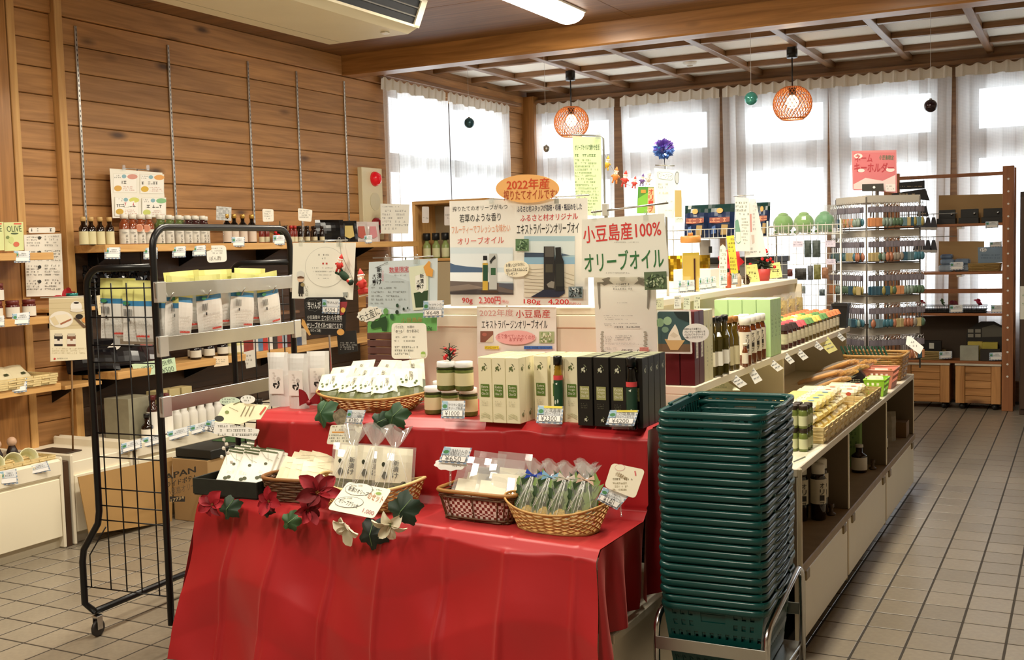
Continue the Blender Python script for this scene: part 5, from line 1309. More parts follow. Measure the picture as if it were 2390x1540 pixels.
s.done()
rod_stand('poster_stand','thin rod stand holding the blue-green olive poster',945,YS-0.018,-0.15,0.13,py=600)
clips(s,(903,972),603,YS-0.03)
s=Sign('cloud_card','white cloud-shaped souvenir card on the olive poster corner','sign',K9((840,880),(1100,835),(1110,980),(860,1030)),Y=YS-0.05,yaw=6,col='#eceade',th=0.002,outline=K9(*[(975+138*math.cos(a)*(1+0.05*math.sin(11*a)),930-20*math.cos(a)+82*math.sin(a)*(1+0.08*math.sin(11*a)))for a in[i*math.pi/24 for i in range(48)]]))
s.p.tr=K9.t;s.p.text('お土産に',858,885,1090,985,'#3a3a34',0.0,0.22);s.done()
price_tag(K9((1580,780),(1808,772),(1808,962),(1580,968)),'¥648',Y=YS-0.05,yaw=6,tilt=0,label='price card reading 648 yen on the olive poster corner',top_text=('ヤマサンの','新漬オリーブ'))
s=Sign('shelf_sign','rounded white card of handwritten olive recipes on a clear stem','sign',K9((1222,1028),(1610,1030),(1625,1428),(1222,1430)),Y=YS-0.06,yaw=6,col='#f4f3e6',th=0.002,rnd=0.018)
p=s.p;p.tr=K9.t
p.ell(1308,1095,56,50,'#c9c9bd').ell(1308,1095,52,46,'#f4f3e6').text('そのまま',1268,1060,1350,1090,INK).text('食べる',1270,1105,1342,1135,INK).text('お酒の',1400,1058,1478,1085,INK).text('おつまみに',1395,1100,1530,1135,INK).scrib(1250,1178,1530,1210,1,GREY).scrib(1250,1222,1530,1250,1,GREY).scrib(1260,1290,1510,1400,3,GREY).ell(1580,1368,26,20,'#9cc25c').poly([(1550,1378),(1612,1378),(1600,1410),(1560,1410)],'#d8e6b8')
MB().tube([(0,-0.04,-0.003),(0,-0.13,-0.004)],0.004,6).build('clear_stem',ACRYL,s.o);s.done()
bd=thing('slatted_board','brown board of horizontal slats standing behind the olive packs','board',(P(905,800,Y=3.80).x,3.80,ZU+0.003))
zt=P(905,760,Y=3.80).z+0.12-ZU
n=14
for k in range(n):MB().cbox(-0.098,0.098,-0.006,0.006,zt*k/n+0.0015,zt*(k+1)/n-0.0015,0.002).build('slat',M('#6b4a42',0.5,var=0.15,vscale=15),bd)
for x in(-0.08,0.08):MB().box(x-0.012,x+0.012,0.006,0.016,0,zt).build('batten',M('#4a322c',0.6),bd)
def santa(px,py,Y,label,s=1.0,body='#c8342c',rz=20,tilt=0):
 o=thing('santa_ornament',label,'ornament',tuple(P(px,py,Y=Y)),rot=(0,R(tilt),R(rz)),group='hanging Christmas figures')
 MB().sphere((0,0,0),0.016*s,12,8,sz=1.2).build('body',M(body,0.6),o)
 MB().sphere((0,-0.003*s,0.025*s),0.011*s,12,8).build('head',M('#e6b89a',0.6),o)
 MB().sphere((0,-0.008*s,0.019*s),0.010*s,10,6,sz=1.1,sy=0.6).build('beard',M('#f2f0ea',0.8),o)
 MB().lathe([(0.012*s,0.030*s),(0.008*s,0.042*s),(0.001,0.055*s)],10).build('hat',M(body,0.6),o)
 MB().lathe([(0.013*s,0.028*s),(0.013*s,0.033*s)],10).build('hat_trim',M('#f4f2ec',0.8),o)
 for k in(-1,1):MB().tube([(k*0.008*s,0,-0.014*s),(k*0.011*s,-0.004*s,-0.034*s)],0.005*s,6).build('leg',M(body,0.6),o)
 for k in(-1,1):MB().tube([(k*0.012*s,0,0.010*s),(k*0.022*s,-0.006*s,0.0)],0.0042*s,6).build('arm',M(body,0.6),o)
 return o
q=K9((640,380))[0];santa(q[0],q[1],YS-0.03,'felt Santa hanging from a string across the white notice',0.85,rz=0,tilt=15)
q=K9((690,500))[0]
o=thing('felt_ornament','dark green felt Santa helper hanging head-down across the white notice','ornament',tuple(P(*q,Y=YS-0.03)),rot=(0,R(130),0),group='hanging Christmas figures')
MB().sphere((0,0,0),0.016,12,8,sz=1.7).build('body',M('#1f3a24',0.8),o);MB().sphere((0,0,0.034),0.012,12,8).build('head',M('#e6b89a',0.6),o)
MB().lathe([(0.013,0.036),(0.012,0.046),(0.004,0.052)],10).build('cap',M('#1a2f20',0.8),o);MB().sphere((0,-0.009,0.032),0.007,8,6).build('scarf',M('#c8342c',0.7),o)
for k in(-1,1):MB().tube([(k*0.009,0,-0.02),(k*0.016,0,-0.042)],0.005,6).build('leg',M('#1f3a24',0.8),o)
st=thing('ornament_string','thin dark string carrying the felt Santa','string',tuple(P(792,560,Y=YS-0.022)))
a=P(*K9((655,250))[0],Y=YS-0.028);b=P(*K9((800,560))[0],Y=YS-0.03);c=P(*K9((960,445))[0],Y=YS-0.04);d=P(*K9((1180,345))[0],Y=YS-0.045);l=st.location
MB().tube([(0,0,0),tuple(a-l),tuple(b-l),tuple(c-l),tuple(d-l)],0.0009,4).build('cord',M('#4a443c',0.7),st)
q=K9((895,590))[0];o=santa(q[0],q[1],YS-0.035,'red Santa in a sleigh hanging beside the olive poster',1.15,rz=-10,tilt=-10)
MB().cbox(-0.024,0.020,-0.012,0.012,-0.040,-0.018,0.004).build('sleigh',M('#b52a24',0.5),o);MB().tube([(-0.028,0,-0.046),(0.024,0,-0.046),(0.032,0,-0.036)],0.002,5).build('runner',M('#e8e2d4',0.5),o)
#============ hanging things over the counter
s=Sign('long_poster','long pale green poster of olive facts hanging on a clip pole','poster',[(1336,318),(1403,320),(1404,503),(1346,503)],Y=4.30,yaw=16,col='#cfe3b0',th=0.001)
p=s.p;p.text('オリーブオイルで健やか生活',1342,337,1399,350,'#3a5a34',0.02,0.02).scrib(1342,360,1396,366,1,'#5a7a4a',0.9).scrib(1342,372,1398,496,17,'#7a9068');s.done()
cp_=thing('clip_pole','grey clip pole rising from the counter top','stand',(P(1412,494,Y=4.32).x,4.32,ZTOP+0.002))
zt=P(1410,318,Y=4.32).z-ZTOP
MB().tube([(0,0,0),(0,0,zt-0.01),(-0.01,0,zt),(-0.13,-0.03,zt+0.012)],0.004,6).build('bent_tube',M('#9a9c98',0.35,0.8),cp_)
MB().cbox(-0.03,0.03,-0.02,0.02,0,0.006,0.002).build('foot_plate',STEEL,cp_)
clips(s,(1349,1396),312,4.30)
q=P(1549,347,Y=4.75)
t=thing('tinsel_pompom','iridescent purple-blue tinsel pompom on a wire stem','decoration',tuple(q))
PM=[M('#8a6ac8',0.2,0.4,coat=0.6),M('#6f9ae0',0.2,0.4,coat=0.6),M('#c89ae6',0.2,0.4,coat=0.6),M('#9ad8ea',0.2,0.4,coat=0.6)]
rn=random.Random(6);mb=MB()
for k in range(240):
 d=Vector((rn.gauss(0,1),rn.gauss(0,1),rn.gauss(0,1))).normalized();e=d.orthogonal().normalized();r0,r1=0.018,0.052*rn.uniform(0.75,1.05);w=0.007
 m=0 if d.z>0.3 else 1 if d.z<-0.2 else rn.randrange(4);mb.add([tuple(d*r0),tuple(d*r1*0.8+e*w),tuple(d*r1),tuple(d*r1*0.8-e*w)],[(0,1,2,3)],m)
tag(mb.build('tinsel',PM,t),kind='stuff')
MB().sphere((0,0,0),0.022,10,8).build('core',M('#6a58b0',0.3),t)
MB().tube([(0,0.01,0),(0.0,0.015,ZTOP-q.z)],0.003,6).build('wire_stem',STEEL,t)
K3=Frm(1380,300,7.0)
s=Sign('hanging_sign','white hanging menu sheet with outlined heading below the pompom','sign',K3((1025,640),(1440,690),(1345,1480),(1090,1400)),Y=4.72,yaw=14,col='#e3e8e2',th=0.001)
p=s.p;p.tr=K3.t
p.poly(rounded([(1070,700),(1340,730),(1330,850),(1090,820)],40),'#9aa6a2').poly(rounded([(1076,706),(1334,736),(1324,843),(1096,814)],38),'#e9ece8').text('オリーブラテ',1085,725,1320,812,'#8a9692',0.0,-0.05).ell(1402,805,38,105,'#6a6f72').ell(1402,805,30,92,'#b9bfc0')
p.scrib(1095,895,1280,1000,2,'#9aa09c').scrib(1110,1040,1310,1090,1,'#c8b49a').scrib(1225,1180,1345,1220,1,'#7a8280').scrib(1200,1330,1345,1355,1,'#7a8280');s.done()
s=Sign('hanging_sign','narrow hanging strip with a wheat-coloured band and rounded tag','sign',K3((1355,1000),(1470,1000),(1500,1540),(1365,1540)),Y=4.70,yaw=14,col='#d9dcd2',th=0.001)
s.p.tr=K3.t;s.p.rect(1368,1010,1475,1440,'#b9a46a');s.p.scrib(1375,1470,1500,1520,1,'#8a8f88');s.done()
hb=thing('clip_pole','short clip bar above the hanging menu sheet','stand',tuple(P(1552,386,Y=4.73)))
MB().tube([(-0.045,0,0.004),(0.045,0,-0.004)],0.003,6).build('cross_rod',STEEL,hb)
MB().tube([(0.0,0.01,0),(0,0.02,ZTOP-hb.location.z)],0.003,6).build('upright',STEEL,hb)
s=Sign('hanging_sign','bright green hanging sign with orange square and curling red lettering','sign',K3((765,950),(1025,950),(1045,1385),(745,1385)),Y=4.45,yaw=12,col='#4f8a34',th=0.001)
p=s.p;p.tr=K3.t
p.poly([(765,1140),(930,1040),(930,1385),(750,1385)],'#7ab83c').rect(812,1000,892,1052,'#e0913c').poly([(930,960),(1025,960),(1040,1385),(915,1385)],'#c9b48a');p.vtext('オリーブ',938,985,1010,1370,'#c2402c',0.04);s.done()
hp=thing('clip_pole','small upright wire holding the green hanging sign','stand',(P(1508,480,Y=4.46).x,4.46,ZTOP+0.002))
MB().tube([(0,0,0),(0,0,P(1508,436,Y=4.46).z-ZTOP)],0.003,6).build('upright',STEEL,hp);MB().cbox(-0.03,0.03,-0.02,0.02,0,0.005,0.001).build('foot_plate',STEEL,hp)
gs=P(1404,345,Y=4.31);ge=P(1520,405,Y=4.6);pts=[]
for i in range(9):
 u=i/8;q=gs.lerp(ge,u);q.z-=0.10*4*u*(1-u);pts.append(q)
t=thing('garland_string','thin string garland of Christmas figures above the counter','string',tuple(gs));MB().tube([tuple(q-gs)for q in pts],0.0009,4).build('cord',M('#8a8478',0.7),t)
for(x,y),lb,c,sc_ in((K3((258,590))[0],'yellow and brown felt bird house hanging on the garland','#d8a834',0.7),(K3((395,790))[0],'orange felt Santa sled hanging on the garland','#d8803c',0.8),(K3((545,850))[0],'red and white felt Santa hanging on the garland','#c43a30',0.8),(K3((705,900))[0],'little red felt Santa with star hanging on the garland','#c8453c',0.6),(K3((832,860))[0],'purple felt star figure hanging on the garland','#6a4a8a',0.6),(K3((935,830))[0],'white felt snowman hanging on the garland','#e6dcd0',0.7)):
 santa(x,y,4.40+0.002*(x-1410),lb,sc_,c,rz=15,tilt=10)
 #============ goods on the stepped counter
ZS1=ZMID+0.001;ZS0=ZC+0.001;ZS2=ZTOP+0.001
rb0=carton('gift_box','tall dark red gift box',0.056,0.056,0.275,M('#5a1118',0.4),'dark red gift boxes',M('#6e1a20',0.4))
lprint(rb0,lambda p:(lrect(p,-0.012,0.10,0.012,0.19,'#efe9de'),p.scrib(-0.008,0.11,0.008,0.18,5,'#6a6a60')),y=0,x=0.0283,rot=(R(90),0,R(90)))
rs=Spawn(rb0)
for x in(-1.365,-1.306):
 for y in(3.965,4.025):rs((x,y,ZS1),label='tall dark red gift box beside the ice cream card')
yb0=carton('gift_box','tall cream gift box',0.05,0.05,0.272,M('#ebe6bb',0.45),'tall cream gift boxes',M('#f0ecc8',0.4))
lprint(yb0,lambda p:(olive_print(0,0.21,0.012)(p),p.scrib(-0.006,0.06,0.006,0.14,6,'#8a8864')),y=0,x=0.0253,rot=(R(90),0,R(90)))
ys=Spawn(yb0)
for y in(4.085,4.140):ys((-1.303,y,ZS1),label='tall cream gift box between red boxes and oil bottles')
DKO=M('#3f3610',0.08,name='dark_oil',coat=0.5);GLO=M('#5c4a14',0.08,name='gold_oil',coat=0.5);SOY=M('#1c0e08',0.1,name='soy',coat=0.5);AMB=M('#6b3414',0.12,name='amber_sauce',coat=0.4)
b0=Spawn(bottle('oil_bottle','black-capped oil bottle','bottle',0.235,0.018,0.012,0.62,DKO,M('#121212',0.3),M('#ece8dc',0.6),(0.18,0.42),0.10,0.0145,'black-capped oil bottles',True))
for k in range(5):b0((-1.297+0.012*(k%2),4.215+0.043*k,ZS1),0.2*(k%2),label='black-capped square oil bottle beside the cream gift boxes')
b0b=Spawn(bottle('oil_bottle','gold-capped oil bottle','bottle',0.222,0.021,0.013,0.60,GLO,M('#b07a3c',0.35),M('#d9cfa8',0.6),(0.1,0.45),0.11,0.017,'gold-capped oil bottles'))
for x,y in((-1.300,4.455),(-1.292,4.510),(-1.355,4.47),(-1.345,4.53)):b0b((x,y,ZS1),label='gold-capped oil bottle between black and white caps')
b0c=Spawn(bottle('dressing_bottle','white-capped dressing bottle','bottle',0.205,0.027,0.019,0.72,AMB,M('#eceae2',0.4),M('#e6dfcf',0.6),(0.22,0.70),0.16,0.025,'white-capped dressing bottles'))
lprint(b0c.root,lambda p:(p.vtext if False else None)or[p.text(ch,0.0,0.135-0.022*i,0.014,0.117-0.022*i,'#2a2420',0.02)for i,ch in enumerate('オリーブ')],y=-0.0285)
for k,y in enumerate((4.67,4.765,4.86,4.945)):
 b0c((-1.290-0.003*k,y,ZS1),R(20),label='white-capped dressing bottle in the front row before the green boxes')
for y in(4.70,4.80,4.89):b0c((-1.355,y,ZS1),R(10),label='white-capped dressing bottle in the row against the green boxes')
ts=bottle('sauce_bottle','tiny dark bottle tucked before the white-capped bottles','bottle',0.10,0.013,0.008,0.66,AMB,M('#d8d2c0',0.4),M('#e6dfcf',0.6),(0.15,0.6));ts.location=(-1.272,4.60,ZS1)
gb0=carton('gift_box','tall light green box',0.064,0.064,0.262,M('#b5d69a',0.5),'light green boxes',M('#d3ecbc',0.5))
lprint(gb0,lambda p:p.scrib(-0.016,0.09,0.016,0.20,6,'#5f8452'),y=0,x=0.0323,rot=(R(90),0,R(90)))
gs_=Spawn(gb0)
for i in range(4):
 for j in range(3):gs_((-1.302-0.066*i,5.055+0.067*j,ZS1),label='tall light green box in the block on the middle step')
tops={'orange':'#e08a5a','green':'#6c9a5c','yellow':'#e6cf6a','red':'#d8636a','cream':'#e9e4c4','dark':'#3a2420'}
frj={}
def frill(col):
 if col in frj:return frj[col]
 o=thing('frilled_jar','little jar with a paper frill top','jar',group='little jars with paper frills')
 MB().lathe([(0.019,0),(0.021,0.006),(0.021,0.085),(0.017,0.10)],10).build('body',M('#57302a' if col in('dark','red')else '#6b5a34',0.2,coat=0.4),o)
 MB().lathe([(0.0215,0.025),(0.0215,0.075)],10,cap=False).build('label',M('#ddd8c0',0.6,var=0.15,vscale=60),o)
 f=MB()
 def fr(u,v):
  a=2*math.pi*u;r=0.016+0.013*v*(1+0.22*math.sin(8*a));return(r*math.cos(a),r*math.sin(a),0.118-0.026*v)
 f.grid(fr,24,2);f.lathe([(0.016,0.100),(0.016,0.119)],10);f.build('paper_frill' if col!='dark' else 'cap',M(tops[col],0.7),o)
 frj[col]=Spawn(o);return frj[col]
ncol=15
for j in range(4):
 for i in range(ncol):
  y=5.40+i*0.0905;g_=i/ncol
  col=(('dark','dark','dark','red','red','green','green','yellow','yellow','green','green','orange','orange','orange','orange'),('cream','cream','red','red','red','cream','yellow','yellow','yellow','yellow','green','green','orange','orange','orange'),('red','red','red','yellow','green','yellow','yellow','yellow','cream','yellow','green','orange','orange','orange','orange'),('yellow','yellow','green','yellow','yellow','orange','orange','green','orange','orange','orange','orange','orange','orange','orange'))[j][i]
  frill(col)((-1.300-0.058*j,y,ZS1),label={'orange':'little jar with orange paper frill on the middle step','green':'little jar with green paper frill on the middle step','yellow':'little jar with yellow paper frill on the middle step','red':'little jar with red paper frill on the middle step','cream':'little jar with cream paper frill on the middle step','dark':'little dark-capped jar on the middle step'}[col])
pot=thing('plastic_pot','black square plastic pot at the end of the middle step','pot',(-1.30,6.83,ZS1))
MB().lathe([(0.045,0),(0.062,0.13),(0.068,0.13),(0.068,0.145),(0.060,0.145),(0.045,0.02)],4,smooth=False,cap=False).build('pot_wall',M('#171615',0.5),pot)
MB().box(-0.035,0.035,-0.035,0.035,0.0,0.012).build('pot_floor',M('#171615',0.5),pot)
pb=thing('pasta_bag','clear bag of curly yellow pasta','bag',group='bags of curly pasta')
mb=MB();rn=random.Random(12)
for k in range(46):
 x,y,z=rn.uniform(-0.05,0.05),rn.uniform(-0.018,0.018),rn.uniform(0.015,0.19);a=rn.random()*3;pts=[]
 for i in range(7):pts.append((x+0.011*math.cos(a+i*1.1),y+0.006*math.sin(a*2+i),z+0.011*math.sin(a+i*1.1)))
 mb.tube(pts,0.0036,4)
tag(mb.build('pasta',M('#d6bf6a',0.5),pb),kind='stuff')
pillow(0.115,0.205,0.045,5,8,[(0.9,0),(1,0)]).build('pasta_fill',M('#c4aa54',0.5,var=0.35,vscale=90),pb).scale=(0.86,0.7,0.9)
pillow(0.125,0.22,0.055,5,8).build('film_bag',FILM,pb)
ps_=Spawn(pb)
for k in range(5):ps_((-1.545,5.95+0.2*k,ZS1),R(58),label='clear bag of curly yellow pasta behind the frilled jars')
def edge_tag(c,X,label,col='#f0efe8',price=True,grp='white tags on the shelf edges',lines=3):
 s=Sign('shelf_tag',label,'price tag',c,X=X,n=(1,-0.25,0.35),col=col,th=0.001,group=grp)
 xs=[p[0]for p in c];ys=[p[1]for p in c]
 cx_,cy_=sum(xs)/4,sum(ys)/4
 def L(u,v):
  a=(c[0][0]+(c[1][0]-c[0][0])*u,c[0][1]+(c[1][1]-c[0][1])*u);b=(c[3][0]+(c[2][0]-c[3][0])*u,c[3][1]+(c[2][1]-c[3][1])*u);return(a[0]+(b[0]-a[0])*v,a[1]+(b[1]-a[1])*v)
 for k in range(lines):s.p.line([L(0.12,0.2+0.25*k),L(0.45,0.2+0.25*k)],1.6,'#6d7078');s.p.line([L(0.52,0.2+0.25*k),L(0.85,0.2+0.25*k)],1.6,'#8f9298')
 s.done()
KA=Frm(1530,680,3.684);KB=Frm(1810,680,5.2)
for i,(pts,K_,lb,cc)in enumerate(((((620,742),(690,716),(790,796),(722,830)),KA,'white tag on the step edge below the oil bottles','#f0f0ea'),(((785,668),(842,652),(920,762),(855,796)),KA,'white tag on the step edge below the gold-capped bottles','#f0f0ea'),(((945,600),(1005,582),(1102,660),(1050,690)),KA,'white tag on the step edge below the dressing bottles','#f0f0ea'),(((70,770),(130,735),(235,850),(180,884)),KB,'white tag on the step edge below the green boxes','#f0f0ea'),(((215,705),(290,690),(402,800),(335,838)),KB,'white tag on the step edge below the dark jars','#f0f0ea'),(((420,635),(500,600),(585,690),(545,718)),KB,'white tag on the step edge next to the yellow card','#f0f0ea'),(((705,510),(765,488),(855,575),(812,608)),KB,'white tag on the step edge below the orange-topped jars','#f0f0ea'),(((495,592),(635,545),(755,708),(650,755)),KB,'yellow price card on the step edge below the frilled jars','#e3e08e'))):
 edge_tag(K_(*pts),-1.262,lb,cc)
s=Sign('shelf_tag','large cream card lying on the step end above the green baskets','price tag',KA((420,820),(600,765),(730,850),(480,850)),Z=ZMID-0.06,n=(0.5,-0.6,0.7),col='#e4e6c8',th=0.001);s.p.tr=KA.t;s.p.scrib(470,800,640,840,2,'#5f8a6a');s.done()
for i,(x0,x1,y0,y1,lb)in enumerate(((0,70,60,150,'yellow-green hand-lettered card under the top shelf'),(160,220,40,145,'white hand-lettered card with blue mark under the top shelf'),(240,298,50,155,'pale green card under the top shelf'),(330,382,40,165,'narrow pale card with four lines under the top shelf'))):
 s=Sign('shelf_card',lb,'price tag',KA((x0,y0),(x1,y0-8),(x1,y1),(x0,y1+4)),X=-1.578,n=(1,-0.3,0.1),col=('#dfe3c2','#e6e9e2','#dfe8d2','#e3e6cf')[i],th=0.001)
 s.p.tr=KA.t;s.p.scrib(x0+6,y0+12,x1-6,y1-10,4,'#5a5c4c');s.done()
 #---- on the counter level
sj=Spawn(jar('seasoning_jar','small jar of green paste with dark lid','jar',0.088,0.0175,M('#6d7a3c',0.25,var=0.25,vscale=50),M('#3a2f24',0.35,0.3),M('#cfd2a8',0.6),(0.12,0.55),0.18,'stacked jars of green paste'))
for l in range(2):
 for i in range(2):
  for j in range(3):sj((-0.955-0.038*i,4.26+0.045*j,ZS0+0.089*l),label='small jar of green paste stacked on the counter beside the baskets' if l==0 else 'small jar of green paste in the upper layer on the counter')
def box_basket(name,label,x0,x1,y0,y1,h,mat,z=ZS0):
 o=thing(name,label,'basket',((x0+x1)/2,(y0+y1)/2,z));a,b=(x1-x0)/2,(y1-y0)/2;k=5
 for r in range(k):
  za,zb=h*r/k+0.001,h*(r+1)/k-0.001;off=0.003*(r%2);f=1+0.04*r/k
  for(xa,xb,ya,yb_)in((-a*f,a*f,-b*f-off,-b*f-off+0.004),(-a*f,a*f,b*f+off-0.004,b*f+off),(-a*f-off,-a*f-off+0.004,-b*f,b*f),(a*f+off-0.004,a*f+off,-b*f,b*f)):
   n=max(2,int(max(xb-xa,yb_-ya)/0.05))
   for i in range(n):
    sh_=0.0025 if(i+r)%2 else 0
    if xb-xa>yb_-ya:q=MB().box(xa+(xb-xa)*i/n+0.001,xa+(xb-xa)*(i+1)/n-0.001,ya-sh_,yb_+sh_,za,zb)
    else:q=MB().box(xa-sh_,xb+sh_,ya+(yb_-ya)*i/n+0.001,ya+(yb_-ya)*(i+1)/n-0.001,za,zb)
    (bm_ if(i or r or xa!=-a*f)else(bm_:=MB()))if False else None
    box_basket.acc.join(q)
 tag(box_basket.acc.build('woven_chips',mat,o),kind='stuff');box_basket.acc=MB()
 MB().box(-a,a,-b,b,0.0,0.004).build('basket_floor',mat,o)
 return o
box_basket.acc=MB()
CHIP=M('#dcc690',0.6,name='chip_wood',var=0.12,vscale=30)
box_basket('chip_basket','long pale woven chip basket full of yellow noodle packs',-1.225,-0.915,4.44,5.36,0.068,CHIP)
box_basket('chip_basket','short dark woven basket behind the long noodle basket',-1.20,-0.915,5.40,5.80,0.062,M('#b8a06a',0.6,var=0.15,vscale=30))
def noodle(label,c1,c2,dot,w=0.20):
 o=thing('noodle_pack',label,'food pack',group='noodle packs in the baskets')
 mb=MB();mb.cbox(-w/2,w/2,-0.042,0.042,0,0.036,0.012);mb.build('wrapper',M(c1,0.35),o)
 MB().cbox(-w*0.14,w*0.16,-0.0425,0.0425,-0.0005,0.0366,0.012).build('paper_band',M(c2,0.55),o)
 def f(p):
  p.scrib(-w*0.10,-0.03,w*0.10,0.03,3,'#3a3428');p.ell(w*0.3,0.0,0.014,0.011,dot)
 lprint(o,f,y=0,z=0.0368,rot=(0,0,0))
 lprint(o,lambda p:(p.scrib(-w*0.08,0.006,w*0.10,0.030,2,'#3a3428'),p.ell(w*0.3,0.018,0.012,0.009,dot)),y=-0.0428)
 return o
n1=Spawn(noodle('','#ead98a','#f1ecd0','#4a94c8'));n2=Spawn(noodle('','#efe6c0','#f4f0dc','#d8604a',0.18));n3=Spawn(noodle('','#f0ecd8','#f6f4e8','#9cc25c',0.19))
rn=random.Random(3)
for k in range(9):
 y=4.50+0.097*k;f=(n3 if k<2 else n1 if k<6 else n2);lb='cream noodle pack at the front of the long basket' if k<2 else 'yellow noodle pack with blue dot in the long basket' if k<6 else 'cream noodle pack with red dot in the long basket'
 f((-1.075,y,ZS0+0.006),R(rn.uniform(-4,4)),label=lb)
 f((-1.08,y+0.03,ZS0+0.046+0.002),R(rn.uniform(-5,5)),label=lb)
 if k>0 and k<8:f((-1.09,y+0.05,ZS0+0.090),R(rn.uniform(-5,5)),label=lb.replace('in the','on top in the').replace('at the','on top at the'))
for k in range(3):n2((-1.06,5.46+0.12*k,ZS0+0.006),R(rn.uniform(-6,6)),label='cream noodle pack with red dot in the short dark basket');n2((-1.06,5.48+0.11*k,ZS0+0.05),R(rn.uniform(-6,6)),label='cream noodle pack with red dot on top in the short basket')
bs=thing('breadstick_bag','clear bag of golden bread sticks','bag',group='bags of bread sticks')
for k in range(5):MB().tube([(-0.12,-0.04+0.02*k,0.018+0.006*(k%2)),(0.12,-0.035+0.018*k,0.020+0.006*(k%2))],0.009,8).build('bread_stick',M('#d8a054',0.6,var=0.15,vscale=40),bs)
pillow(0.12,0.30,0.05,4,8).xf(Matrix.Translation((0.15,0,0.022))@Matrix.Rotation(R(-90),4,'Y')@Matrix.Rotation(R(90),4,'Z')).build('film_bag',FILM,bs)
bss=Spawn(bs)
for i,(x,y,z,a,t_)in enumerate(((-1.19,5.92,0.03,150,20),(-1.16,6.02,0.05,140,25),(-1.13,6.12,0.07,148,22),(-1.24,5.98,0.06,160,18),(-1.10,6.24,0.08,138,26),(-1.2,6.2,0.09,150,20))):
 bss((x,y,ZS0+z),rot=(0,R(t_),R(a)),label='clear bag of golden bread sticks piled under the middle step')
hb_=thing('gable_box','dark purple gable-top snack box with house shape','box',(-1.085,6.09,ZS0),R(12))
MB().add([(x,y,z)for y in(-0.05,0.05)for x,z in((-0.055,0),(0.055,0),(0.06,0.07),(0.022,0.12),(-0.022,0.12),(-0.06,0.07))],[(0,1,2,3,4,5),(11,10,9,8,7,6)]+[(i,6+i,6+(i+1)%6,(i+1)%6)for i in range(6)]).build('carton',M('#5a3f42',0.4,var=0.1),hb_)
MB().box(-0.02,0.02,-0.004,0.004,0.12,0.135).build('handle_tab',M('#4a3236',0.4),hb_)
lprint(hb_,lambda p:(p.poly([(-0.05,0.005),(0.05,0.005),(0.055,0.07),(0.02,0.112),(-0.02,0.112),(-0.055,0.07)],'#241a1e'),p.scrib(-0.03,0.03,0.03,0.08,2,'#e6e0d8')),y=-0.0505)
def plastic_basket(label,loc,a,b,h,col,holes=True):
 o=thing('plastic_basket',label,'basket',loc);mb=MB();k=6
 for side in range(4):
  L_=a if side<2 else b;n=max(6,int(L_*2/0.012)//2*2)
  for i in range(n):
   for j in range(k):
    if holes and j in(2,4)and i%2 and 0<i<n-1:continue
    q=[]
    for(u_,v_)in((i,j),(i+1,j),(i+1,j+1),(i,j+1)):
     u=u_/n*2-1;v=v_/k;A,B=a*(0.8+0.2*v),b*(0.8+0.2*v);q.append((u*A,-B,v*h)if side==0 else(-u*A,B,v*h)if side==1 else(A,u*B,v*h)if side==2 else(-A,-u*B,v*h))
    mb.add(q,[(0,1,2,3)])
 mb.box(-a*0.8,a*0.8,-b*0.8,b*0.8,0.0,0.003);mb.build('basket_wall',M(col,0.35),o)
 MB().tube([(-a,-b,h),(a,-b,h),(a,b,h),(-a,b,h)],0.004,5,closed=True).build('rim',M(col,0.35),o)
 return o
plastic_basket('lime green plastic basket on the counter edge',(-0.955,5.96,ZS0),0.052,0.09,0.085,'#9fd83c')
plastic_basket('salmon pink plastic basket with square holes',(-0.985,6.30,ZS0),0.08,0.12,0.10,'#d88a70')
for i,(x,y,c)in enumerate(((-0.96,5.92,'#d6c9a8'),(-0.95,5.98,'#c9d2b0'),(-1.0,6.26,'#e2d8c0'),(-0.98,6.34,'#cfc4b4'))):
 o=thing('snack_sachet',('beige snack sachet in the lime basket','pale green snack sachet in the lime basket','cream snack sachet in the pink basket','grey snack sachet in the pink basket')[i],'food pack',(x,y,ZS0+0.012),rot=(R(-40),0,R(20)))
 pillow(0.07,0.10,0.015,4,5).build('wrapper',M(c,0.3),o)
big=wicker('wicker_basket','large square tan wicker basket of green notebooks on the counter end','basket',(-1.075,6.70,ZS0),0.165,0.17,0.14,7,0.90,12,22,TAN,TAN,0.003,R(0),rimr=0.008)
for k in range(13):
 o=thing('green_booklet','','booklet',(-1.215+0.0205*k,6.66+0.002*k,ZS0+0.02),rot=(R(-8),R(-24),R(15)),group='green booklets in the wicker basket')if False else None
nb=thing('green_booklet','slim dark green booklet in clear film','booklet',group='green booklets in the wicker basket')
MB().cbox(-0.005,0.005,-0.07,0.07,0,0.19,0.001).build('cover',M('#1f4a34',0.4),nb);MB().box(-0.0055,0.0055,-0.0712,-0.0700,0.0,0.10).build('light_edge',M('#6fae5c',0.4),nb)
nbs=Spawn(nb)
for k in range(12):nbs((-1.19+0.021*k,6.62+0.003*k,ZS0+0.012),rot=(R(-6),R(-22),R(12)),label='slim green booklet standing in the large wicker basket')
s=Sign('shelf_tag','white price tags clipped to the large wicker basket corner','price tag',[(2116,786),(2124,784),(2155,808),(2146,826),(2114,800)][:4],Y=6.52,yaw=20,tilt=20,col='#f0efe8',th=0.001,outline=[(2117,784),(2126,785),(2156,810),(2147,827),(2114,803)]);s.p.scrib(2122,796,2144,814,2,'#8a8a88');MB().tube([(-0.03,-0.01,-0.003),(-0.06,-0.06,0.0)],0.003,5).build('clear_stem',ACRYL,s.o);s.done()
